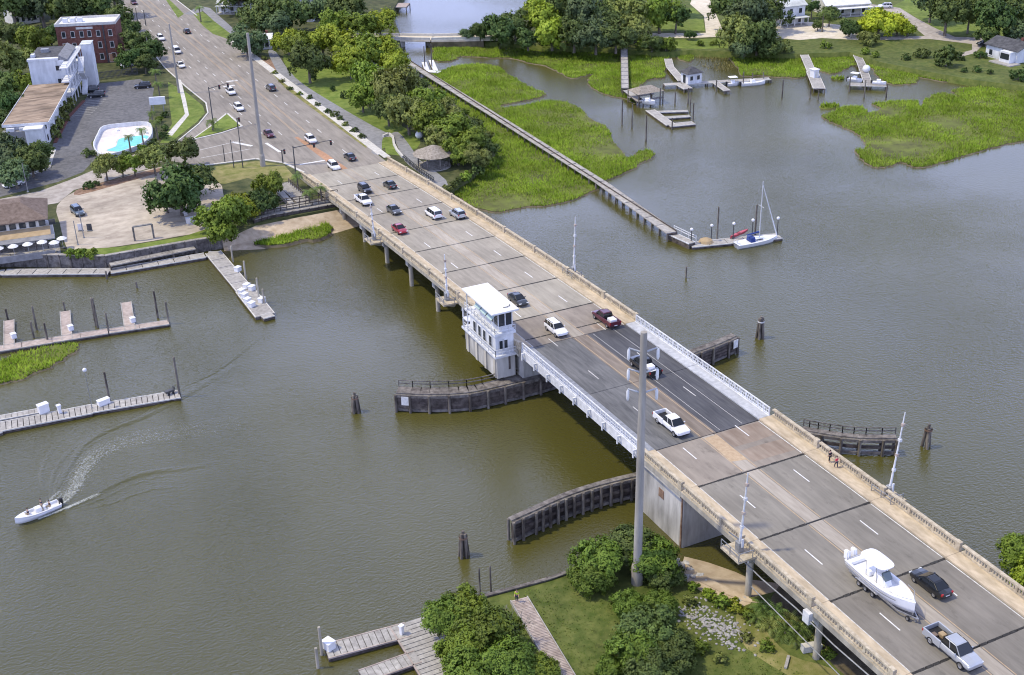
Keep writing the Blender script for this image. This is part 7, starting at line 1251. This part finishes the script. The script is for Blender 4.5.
def frond(mb, az, el, L, w, droop, n=6, hub=(0, 0, 0)):
    P = Vector(hub); a = el; pts = [P.copy()]
    for i in range(n): P = P+Vector((math.cos(az)*math.cos(a), math.sin(az)*math.cos(a), math.sin(a)))*(L/n); pts.append(P.copy()); a -= droop/n*(1+i*.35)
    sd = Vector((-math.sin(az), math.cos(az), 0))
    for i in range(n):                                  # leaflets left and right, hanging a little
        for q in (0.0, .5):
            p = pts[i].lerp(pts[i+1], q); p2 = pts[i].lerp(pts[i+1], min(1, q+.35)); ww = w*math.sin(math.pi*min(.97, .18+(i+q)/n*.8)); fwd = (pts[i+1]-pts[i]).normalized()
            for s in (-1, 1): e = p+sd*s*ww+fwd*ww*.5-Vector((0, 0, ww*.45)); mb.add([p, p2, e], [(0, 1, 2)])
def palm(q, label, group, crown=1.9, lean=0.0, name='palm_tree', fr=16):
    x, y, z, h_ = q; t = thing(name, label, 'palm', (x, y, z), random.uniform(0, 6), group); mb = MB(); mb.tube([(0, 0, -.1), (lean*.3, 0, h_*.5), (lean, 0, h_)], [.24, .18, .16], 8); mb.build('trunk', 'bark', t); mb = MB()
    for k in range(fr): frond(mb, k*2.4+random.uniform(-.2, .2), random.uniform(.0, 1.15), crown*random.uniform(.85, 1.15), crown*.26, random.uniform(1.2, 2.1), 6, (lean, 0, h_))
    mb.build('fronds', 'leaf_palm', t); return t
def grove(specs, text, group, mats, near=False, **k):
    objs = []
    for i, s in enumerate(specs): objs.append(tree(s, mats[i % len(mats)], i*3+len(specs), near, group, **k))
    order_labels(objs, text); return objs
random.seed(21)
grove([(-47.33, 444.32, 2.30, 7.21, 14.42), (-38.58, 444.42, 2.30, 6.94, 13.89), (-31.12, 435.04, 2.30, 6.54, 13.08), (-22.78, 432.37, 2.30, 5.91, 11.81), (-18.36, 422.82, 2.30, 4.54, 9.07), (-14.39, 449.41, 2.30, 6.83, 13.66), (-23.70, 452.04, 2.30, 7.82, 15.63), (-31.97, 462.37, 2.30, 8.25, 16.50), (-41.49, 469.80, 2.30, 8.63, 17.27)], 'dark oak in the wood along the top left edge, %s', 'trees of the top left wood', ['leaf_oak', 'leaf_blue', 'leaf_oak', 'leaf_deep'])
grove([(-52.72, 411.57, 2.30, 5.50, 9.91), (-46.63, 405.24, 2.30, 4.86, 8.75), (-40.55, 412.43, 2.30, 4.04, 7.27), (-53.66, 379.23, 2.30, 5.12, 9.22), (-59.86, 357.77, 2.30, 4.57, 8.23), (-55.55, 356.65, 2.30, 3.78, 6.80), (-61.55, 334.22, 2.30, 4.06, 7.30), (-60.81, 375.22, 2.30, 5.59, 11.18), (-66.44, 319.06, 2.30, 3.63, 7.26)], 'bushy tree in the garden wood left of the motel, %s', 'trees of the garden wood', ['leaf_oak', 'leaf_green', 'leaf_deep', 'leaf_olive'])
grove([(-21.51, 396.48, 2.30, 3.98, 7.56), (-19.78, 383.32, 2.30, 4.47, 8.49), (-17.89, 372.73, 2.30, 4.09, 7.77), (-24.45, 369.16, 2.30, 3.45, 6.56), (-21.38, 365.12, 2.30, 2.86, 5.44), (-15.31, 413.68, 2.30, 3.20, 6.07)], 'dark roadside tree beside the brick building, %s', 'dark roadside trees', ['leaf_deep', 'leaf_oak', 'leaf_deep'])
grove([(-66.71, 290.06, 2.30, 4.91, 8.34), (-62.34, 285.21, 2.30, 4.21, 7.15), (-66.57, 278.63, 2.30, 3.67, 6.25), (-59.57, 295.63, 2.30, 2.76, 4.69)], 'grey-green oak in front of the low motel wing, %s', 'oaks by the motel wing', ['leaf_blue', 'leaf_oak'])
grove([(-48.19, 274.24, 2.30, 2.74, 5.48), (-44.71, 274.65, 2.30, 2.54, 5.07), (-42.16, 274.41, 2.30, 2.43, 4.87), (-38.06, 272.26, 2.30, 3.31, 6.62)], 'small street tree in the row beside the sandy lot, %s', 'row of street trees', ['leaf_olive', 'leaf_green', 'leaf_green'])
grove([(-31.11, 273.43, 2.30, 3.80, 7.22), (-38.58, 244.13, 2.30, 6.05, 10.28), (-40.89, 247.34, 2.30, 3.67, 5.87), (-32.71, 254.90, 2.30, 3.59, 6.11)], 'dark live oak between the sandy lot and the junction, %s', 'live oaks by the sandy lot', ['leaf_oak', 'leaf_deep', 'leaf_oak'])
grove([(-32.91, 229.04, 2.30, 4.47, 7.59), (-35.51, 232.16, 2.30, 2.94, 4.70), (-28.49, 235.72, 2.30, 3.41, 5.45), (-23.95, 235.78, 2.30, 3.03, 5.45), (-19.83, 244.11, 2.30, 3.13, 5.63), (-34.50, 226.87, 2.30, 3.28, 4.59)], 'bright green bushy tree by the small beach, %s', 'bright trees by the beach', ['leaf_green', 'leaf_green', 'leaf_bright', 'leaf_deep'])
grove([(9.78, 369.20, 2.30, 5.07, 8.11), (21.73, 392.60, 2.30, 6.95, 12.52), (29.71, 390.88, 2.30, 6.98, 12.57), (23.37, 384.58, 2.30, 5.30, 9.55), (41.44, 392.44, 2.30, 5.80, 11.03), (46.76, 385.17, 2.30, 6.38, 12.13), (24.07, 430.26, 2.30, 6.15, 11.07), (50.71, 411.06, 2.30, 7.40, 14.81), (44.15, 423.66, 2.30, 6.86, 13.72)], 'grey-green oak among the houses at the top, %s', 'oaks among the top houses', ['leaf_blue', 'leaf_oak', 'leaf_oak', 'leaf_blue'])
grove([(21.11, 364.02, 2.30, 4.18, 7.52), (21.33, 350.63, 2.30, 5.50, 9.90), (27.88, 352.08, 2.30, 5.55, 10.00), (31.75, 345.48, 2.30, 5.78, 10.41), (38.90, 373.58, 2.30, 4.96, 8.93), (28.10, 328.68, 2.30, 4.72, 8.49), (35.77, 336.52, 2.30, 5.41, 9.74), (39.77, 334.37, 2.30, 4.84, 8.71), (39.47, 324.41, 2.30, 4.46, 7.58), (44.89, 366.44, 2.30, 5.52, 9.94), (51.65, 367.06, 2.30, 5.26, 9.47)], 'sunlit yellow-green tree around the park lawn, %s', 'sunlit trees around the park lawn', ['leaf_bright', 'leaf_green', 'leaf_bright', 'leaf_bright', 'leaf_green'])
grove([(16.54, 330.11, 2.30, 5.49, 10.43), (23.40, 298.49, 2.30, 5.63, 10.70), (26.38, 289.30, 2.30, 5.77, 10.96), (19.42, 295.57, 2.30, 3.81, 6.85), (32.72, 295.91, 2.30, 4.38, 7.89), (30.73, 280.45, 2.30, 4.69, 8.45), (22.39, 271.52, 2.30, 5.24, 9.96), (20.77, 280.77, 2.30, 3.91, 7.43), (24.76, 264.96, 2.30, 4.70, 8.93), (31.40, 269.74, 2.30, 3.85, 6.93), (26.61, 255.18, 2.30, 4.59, 8.72), (31.71, 258.82, 2.30, 3.28, 5.90), (28.46, 249.41, 2.30, 3.85, 6.93), (23.12, 254.18, 2.30, 3.88, 6.98), (31.24, 250.12, 2.30, 2.74, 4.39), (23.49, 245.02, 2.30, 3.34, 5.67), (26.02, 241.01, 2.30, 2.87, 4.60)], 'dense dark tree in the thicket between path and boardwalk, %s', 'trees of the dense thicket', ['leaf_oak', 'leaf_green', 'leaf_olive', 'leaf_green', 'leaf_oak', 'leaf_green', 'leaf_olive'])
grove([(80.68, 341.78, 1.60, 5.44, 9.80), (88.42, 347.20, 1.60, 4.32, 8.64), (78.62, 351.86, 1.60, 3.40, 6.12), (75.37, 355.28, 1.60, 2.33, 4.19), (86.85, 335.31, 1.60, 4.21, 6.74), (81.82, 340.17, 1.60, 3.03, 4.24)], 'dark green tree on the point by the causeway bridge, %s', 'trees on the causeway point', ['leaf_deep', 'leaf_oak', 'leaf_deep', 'leaf_blue'])
grove([(97.87, 347.26, 1.60, 6.22, 11.81), (106.27, 349.75, 1.60, 6.61, 12.56), (108.72, 339.96, 1.60, 6.80, 12.92), (114.20, 337.12, 1.60, 6.19, 11.75), (121.91, 336.79, 1.60, 6.54, 12.42), (92.95, 331.37, 1.60, 5.69, 9.67), (97.37, 325.75, 1.60, 5.65, 9.60), (101.72, 320.22, 1.60, 5.60, 9.53), (107.38, 318.24, 1.60, 5.32, 9.04), (118.48, 326.28, 1.60, 4.87, 8.28), (114.95, 370.70, 1.60, 7.28, 14.55), (125.29, 365.52, 1.60, 7.60, 15.20), (135.03, 359.36, 1.60, 7.58, 15.16)], 'tree of the grove above the far marsh, %s', 'trees of the grove above the far marsh', ['leaf_bright', 'leaf_oak', 'leaf_blue', 'leaf_oak', 'leaf_olive'])
grove([(131.70, 332.58, 1.60, 6.24, 11.85), (135.89, 329.83, 1.60, 4.68, 8.89), (127.94, 333.47, 1.60, 4.37, 8.30), (117.36, 314.10, 1.60, 3.27, 4.57), (121.46, 312.84, 1.60, 2.98, 4.17), (134.93, 320.29, 1.60, 1.69, 3.04), (146.76, 351.52, 1.60, 6.57, 13.14)], 'tree beside the sand drive right of the grove, %s', 'trees by the sand drive', ['leaf_green', 'leaf_deep', 'leaf_bright', 'leaf_oak'])
grove([(152.01, 325.06, 1.60, 5.95, 11.31), (150.62, 312.67, 1.60, 6.40, 12.16), (160.20, 315.41, 1.60, 5.58, 10.60), (138.15, 300.27, 1.60, 5.86, 10.55), (141.66, 295.30, 1.60, 5.82, 10.48), (137.32, 295.35, 1.60, 4.07, 5.70), (142.77, 291.62, 1.60, 3.48, 4.88), (148.44, 293.38, 1.60, 2.93, 4.11), (166.27, 336.11, 1.60, 7.46, 14.91), (176.52, 333.63, 1.60, 5.88, 11.75)], 'large oak in the clump left of the pillared house, %s', 'oaks left of the pillared house', ['leaf_oak', 'leaf_blue', 'leaf_oak', 'leaf_olive'])
grove([(185.87, 293.70, 1.60, 5.17, 8.28), (191.37, 291.81, 1.60, 4.27, 6.83), (193.12, 289.13, 1.60, 2.74, 4.38), (184.71, 297.50, 1.60, 3.38, 5.40)], 'yellow-green ornamental tree in front of the pale-roofed house, %s', 'yellow-green ornamental trees', ['leaf_yellow', 'leaf_yellow', 'leaf_bright'])
grove([(182.40, 312.71, 1.60, 3.16, 6.32), (178.40, 298.29, 1.60, 3.36, 5.38), (176.44, 287.73, 1.60, 2.98, 4.18), (175.63, 309.92, 1.60, 1.88, 3.38), (184.48, 324.21, 1.60, 2.59, 5.71)], 'garden tree between the two white houses at the top right, %s', 'garden trees at the top right', ['leaf_oak', 'leaf_deep', 'leaf_olive'])
grove([(203.38, 284.06, 1.60, 6.05, 12.70), (211.49, 282.95, 1.60, 4.57, 9.61), (211.86, 299.68, 1.60, 5.37, 10.73), (208.52, 269.96, 1.60, 6.49, 12.97), (220.96, 274.29, 1.60, 6.63, 13.27), (203.82, 267.58, 1.60, 3.81, 6.10), (212.03, 262.75, 1.60, 4.39, 7.90), (235.18, 292.66, 1.60, 7.30, 14.61), (229.66, 306.27, 1.60, 6.50, 13.00), (219.30, 261.08, 1.60, 5.85, 11.71)], 'oak around the cottage and meadow at the top right corner, %s', 'oaks at the top right corner', ['leaf_oak', 'leaf_oak', 'leaf_blue', 'leaf_deep'])
bs = [bush(p, 1.6, r, m_, 'shrubs by the right marsh') for p, r, m_ in (((179.97, 267.96), 2.6, 'leaf_oak'), ((178.23, 257.00), 4.6, 'leaf_oak'), ((188.43, 266.92), 2.4, 'leaf_deep'), ((185.84, 260.29), 2.0, 'leaf_deep'), ((173.53, 267.82), 1.6, 'leaf_deep'), ((180.71, 247.83), 1.5, 'leaf_deep'), ((183.79, 236.18), 3.0, 'leaf_deep'), ((192.70, 258.80), 2.0, 'leaf_deep'), ((168.38, 279.23), 1.8, 'leaf_green'), ((168.46, 275.01), 1.6, 'leaf_green'), ((163.53, 290.80), 2.0, 'leaf_green'), ((182.11, 244.49), 1.3, 'leaf_oak'), ((177.73, 249.64), 1.2, 'leaf_deep'))]
order_labels(bs, 'dark round shrub on the grass behind the right marsh, %s')
bs = [bush(p, 1.3, r, m_, 'shrubs on the near bank') for p, r, m_ in (((-13.91, 95.01), 1.0, 'leaf_green'), ((-13.32, 93.05), 1.1, 'leaf_bright'), ((-12.53, 91.42), 1.2, 'leaf_green'), ((-11.76, 89.81), 1.2, 'leaf_bright'), ((-11.39, 88.05), 1.1, 'leaf_green'), ((-15.72, 93.11), 1.0, 'leaf_olive'), ((-13.77, 85.13), .9, 'leaf_olive'), ((-12.74, 83.12), 1.0, 'leaf_green'), ((-7.31, 80.98), 1.0, 'leaf_olive'), ((-7.40, 78.86), .9, 'leaf_green'), ((-19.09, 86.10), 1.2, 'leaf_green'), ((-18.29, 83.53), 1.0, 'leaf_olive'))]
order_labels(bs, 'low green shrub on the near bank beside the bridge, %s')
bs = [bush(p, 1.6, r, m_, 'shrubs on the far bank') for p, r, m_ in (((141.09, 301.71), 2.4, 'leaf_deep'), ((144.58, 299.56), 2.2, 'leaf_oak'), ((147.33, 296.42), 2.3, 'leaf_deep'), ((151.30, 293.98), 2.0, 'leaf_oak'), ((117.21, 319.35), 2.2, 'leaf_green'), ((119.44, 315.04), 2.4, 'leaf_oak'), ((133.36, 312.36), 1.6, 'leaf_green'), ((137.64, 311.22), 1.5, 'leaf_green'), ((100.57, 334.11), 2.2, 'leaf_oak'), ((105.14, 329.78), 2.2, 'leaf_deep'), ((109.79, 326.91), 2.4, 'leaf_deep'), ((94.92, 339.13), 2.2, 'leaf_oak'))]
order_labels(bs, 'low shrub along the edge of the far bank, %s')
bs = [bush(p, 2.3, r, m_, 'shrubs in the planting bed') for p, r, m_ in (((12.85, 371.34), 1.3, 'leaf_olive'), ((12.85, 362.76), 1.2, 'leaf_olive'), ((10.95, 345.08), 1.1, 'leaf_olive'), ((9.53, 326.20), 1.0, 'leaf_oak'), ((10.36, 319.89), 1.0, 'leaf_green'), ((11.46, 314.70), 1.1, 'leaf_oak'), ((11.19, 307.17), 1.0, 'leaf_oak'), ((11.37, 299.65), 1.2, 'leaf_deep'), ((12.04, 296.16), 1.4, 'leaf_oak'), ((11.56, 286.48), 1.1, 'leaf_olive'), ((11.79, 280.61), 1.2, 'leaf_deep'), ((11.60, 275.15), 1.2, 'leaf_oak'), ((10.10, 335.50), 1.0, 'leaf_olive'), ((11.98, 292.15), 1.0, 'leaf_oak'))]
order_labels(bs, 'low shrub in the planting bed between road and walking path, %s')
bs = [bush(p, 2.3, r, m_, 'hedge shrubs of the motel', hgt=h_) for p, r, m_, h_ in (((-54.03, 313.61), 2.0, 'leaf_olive', 1.5), ((-52.03, 321.01), 2.2, 'leaf_olive', 1.6), ((-50.08, 327.81), 2.2, 'leaf_olive', 1.6), ((-48.04, 334.89), 2.1, 'leaf_olive', 1.5), ((-46.23, 340.25), 1.8, 'leaf_olive', 1.4))]
order_labels(bs, 'tall olive hedge shrub between the low motel wing and parking lot, %s')
bs = [bush(p, 2.3, r, m_, 'shrubs around the pool') for p, r, m_ in (((-49.05, 294.66), 1.8, 'leaf_oak'), ((-47.48, 287.88), 1.4, 'leaf_deep'), ((-44.77, 287.96), 1.6, 'leaf_green'), ((-41.48, 288.57), 1.6, 'leaf_oak'), ((-37.28, 291.25), 1.7, 'leaf_green'), ((-33.64, 295.29), 1.6, 'leaf_oak'), ((-30.31, 299.71), 1.5, 'leaf_deep'), ((-52.84, 271.47), 1.5, 'leaf_deep'), ((-51.26, 272.05), 1.2, 'leaf_deep'), ((-26.16, 317.75), 1.4, 'leaf_deep'), ((-28.25, 313.91), 1.4, 'leaf_green'), ((-28.64, 306.28), 1.3, 'leaf_deep'))]
order_labels(bs, 'low shrub around the pool and street trees, %s')
bs = [bush(p, 2.3, r, m_, 'shrubs by the seawall') for p, r, m_ in (((-62.06, 233.04), 1.6, 'leaf_green'), ((-60.45, 231.58), 1.7, 'leaf_green'), ((-58.77, 230.63), 1.5, 'leaf_green'), ((-68.09, 245.67), 1.2, 'leaf_deep'), ((-73.34, 245.10), 1.6, 'leaf_oak'))]
order_labels(bs, 'leafy shrub by the seawall and restaurant, %s')
bs = [bush(p, 2.3, r, m_, 'young trees on the park lawn', hgt=1.6) for p, r, m_ in (((18.29, 333.03), 1.3, 'leaf_deep'), ((19.15, 319.25), 1.1, 'leaf_deep'), ((19.87, 310.80), 1.3, 'leaf_deep'))]
order_labels(bs, 'small dark shrub standing alone on the bright park lawn, %s')
bs = [bush(p, 1.6, r, m_, 'shrubs at the marsh edge') for p, r, m_ in (((14.99, 232.67), 1.3, 'leaf_olive'), ((18.14, 234.51), 1.6, 'leaf_oak'), ((21.63, 236.98), 1.8, 'leaf_green'), ((25.59, 239.29), 2.0, 'leaf_oak'), ((30.45, 244.41), 2.2, 'leaf_green'), ((34.65, 251.12), 2.2, 'leaf_oak'), ((37.75, 259.85), 2.3, 'leaf_olive'), ((39.90, 270.72), 2.3, 'leaf_oak'), ((41.02, 280.97), 2.2, 'leaf_green'), ((42.36, 292.81), 2.0, 'leaf_oak'), ((43.07, 302.40), 2.0, 'leaf_olive'), ((43.59, 312.63), 2.0, 'leaf_oak'), ((44.38, 323.24), 1.8, 'leaf_green'))]
order_labels(bs, 'shrub at the marsh edge of the thicket, %s')
# palms
pg = 'palms of the motel and road'
for q, lb, cr in (((-39.72, 291.80, 2.30, 3.88), 'palm at the front corner of the pool', 1.9), ((-36.07, 294.93, 2.30, 4.17), 'palm beside the pool wall, middle one', 2.0), ((-31.94, 298.82, 2.30, 4.47), 'palm right of the pool by the slip lane', 2.0), ((-30.18, 313.05, 2.30, 2.83), 'palm below the white box sign', 1.8), ((-23.39, 336.66, 2.30, 3.82), 'palm above the white box sign', 2.2), ((-21.46, 349.61, 2.30, 3.93), 'bushy palm at the parking lot corner', 2.6), ((-18.41, 299.30, 2.30, 2.28), 'short bushy palm at the traffic island', 2.4), ((9.24, 425.40, 2.30, 4.65), 'palm on the verge by the house drive', 2.4), ((-13.95, 236.51, 2.30, 2.84), 'palm beside the viewing platform, right one', 2.2), ((-11.39, 236.40, 2.30, 3.50), 'palm closest to the bridge abutment', 2.2), ((-12.75, 248.45, 2.30, 2.70), 'palm left of the bridge end', 2.0), ((175.72, 307.80, 1.60, 6.17), 'tall palm in front of the pillared house', 2.2), ((179.68, 302.13, 1.60, 4.30), 'palm in the yard of the pale-roofed house', 2.2), ((182.76, 300.21, 1.60, 3.68), 'second palm in the yard of the pale-roofed house', 2.0)): palm(q, lb, pg, cr)
# near trees at the bottom
near_a = [(-42.40, 101.43, 1.30, 2.63, 3.95), (-39.56, 101.83, 1.30, 2.66, 3.99), (-39.99, 96.16, 1.30, 3.20, 5.12), (-42.82, 95.16, 1.30, 2.63, 4.22), (-39.26, 91.40, 1.30, 2.91, 4.37), (-42.89, 91.97, 1.30, 2.89, 4.34), (-36.59, 89.78, 1.30, 2.08, 2.92)]
grove(near_a, 'leafy green tree by the near floating dock at the bottom, %s', 'trees by the near dock', ['leaf_near', 'leaf_green', 'leaf_near', 'leaf_green', 'leaf_near'], True, squash=.9)
near_b = [(-22.03, 102.63, 1.30, 3.15, 4.72), (-18.22, 102.65, 1.30, 3.06, 4.90), (-16.78, 99.65, 1.30, 2.79, 4.47), (-24.11, 100.84, 1.30, 2.30, 3.22), (-16.42, 97.56, 1.30, 1.96, 2.36)]
grove(near_b, 'deep green tree behind the tall transmission pole, %s', 'trees behind the tall pole', ['leaf_near', 'leaf_oak', 'leaf_near'], True, squash=.9)
near_c = [(-22.93, 94.76, 1.30, 2.01, 2.01), (-23.59, 89.14, 1.30, 3.12, 4.05), (-27.00, 87.25, 1.30, 2.95, 4.12), (-23.23, 85.34, 1.30, 2.63, 3.16), (-19.78, 93.10, 1.30, 2.01, 2.01), (-27.07, 83.55, 1.30, 2.57, 3.60), (-29.67, 87.21, 1.30, 1.57, 1.57)]
grove(near_c, 'deep green tree on the lawn below the tall pole, %s', 'trees below the tall pole', ['leaf_near', 'leaf_oak', 'leaf_near', 'leaf_oak'], True, squash=.85)
grove([(22.27, 81.06, 1.30, 2.57, 3.08), (18.88, 75.43, 1.30, 3.35, 4.69), (17.72, 77.13, 1.30, 1.70, 1.70)], 'green tree beyond the right parapet at the right edge, %s', 'trees at the right edge', ['leaf_green', 'leaf_bright'], True)
# bare twiggy crown in the middle of the near trees
tw = thing('bare_tree', 'leafless grey twiggy tree between the near green trees', 'tree', (*(-36.46, 96.72), 1.3)); rr = random.Random(3)
def twig(mb, p, d, L, r, k):
    q = p+d*L; mb.tube([p, p.lerp(q, .5)+Vector((rr.uniform(-.1, .1), rr.uniform(-.1, .1), 0))*L, q], [r, r*.8, r*.55], 5, cap=False)
    if k:
        for _ in range(3): twig(mb, p.lerp(q, rr.uniform(.6, 1)), (d+Vector((rr.gauss(0, .5), rr.gauss(0, .5), rr.gauss(.1, .3)))).normalized(), L*.68, r*.55, k-1)
mb = MB(); mb.tube([(0, 0, -.1), (0, 0, 1.2)], [.2, .15], 7); mb.build('trunk', 'twig', tw); mb = MB()
for k in range(5): twig(mb, Vector((0, 0, 1.0)), Vector((math.cos(k*1.26)*.7, math.sin(k*1.26)*.7, .8)).normalized(), 1.7, .09, 3)
mb.build('branches', 'twig', tw)
# broad-leaved palm thicket under the bridge edge
cyc = []
for p, r_ in (((-9.40, 88.17), 1.9), ((-8.65, 86.60), 2.1), ((-7.92, 85.06), 2.1), ((-10.47, 85.26), 1.9), ((-9.64, 83.69), 1.9), ((-7.99, 83.20), 2.0), ((-6.59, 83.59), 1.8), ((-10.92, 87.03), 1.6), ((-9.40, 82.09), 1.5)):
    t = thing('fan_palm', '', 'palm', (p[0], p[1], 1.3), random.uniform(0, 6), 'low palms below the near parapet'); mb = MB()
    for k in range(22): frond(mb, k*2.4+random.uniform(-.2, .2), random.uniform(.25, 1.4), r_*random.uniform(.8, 1.15), r_*.22, random.uniform(1.0, 1.8), 6, (0, 0, .4))
    mb.build('fronds', random.choice(['leaf_palm', 'leaf_olive']), t); MB().lathe([(.2, 0), (.16, .5), (.02, .6)], n=7).build('stem', 'bark', t); cyc.append(t)
order_labels(cyc, 'low arching palm in the thicket below the near left parapet, %s')
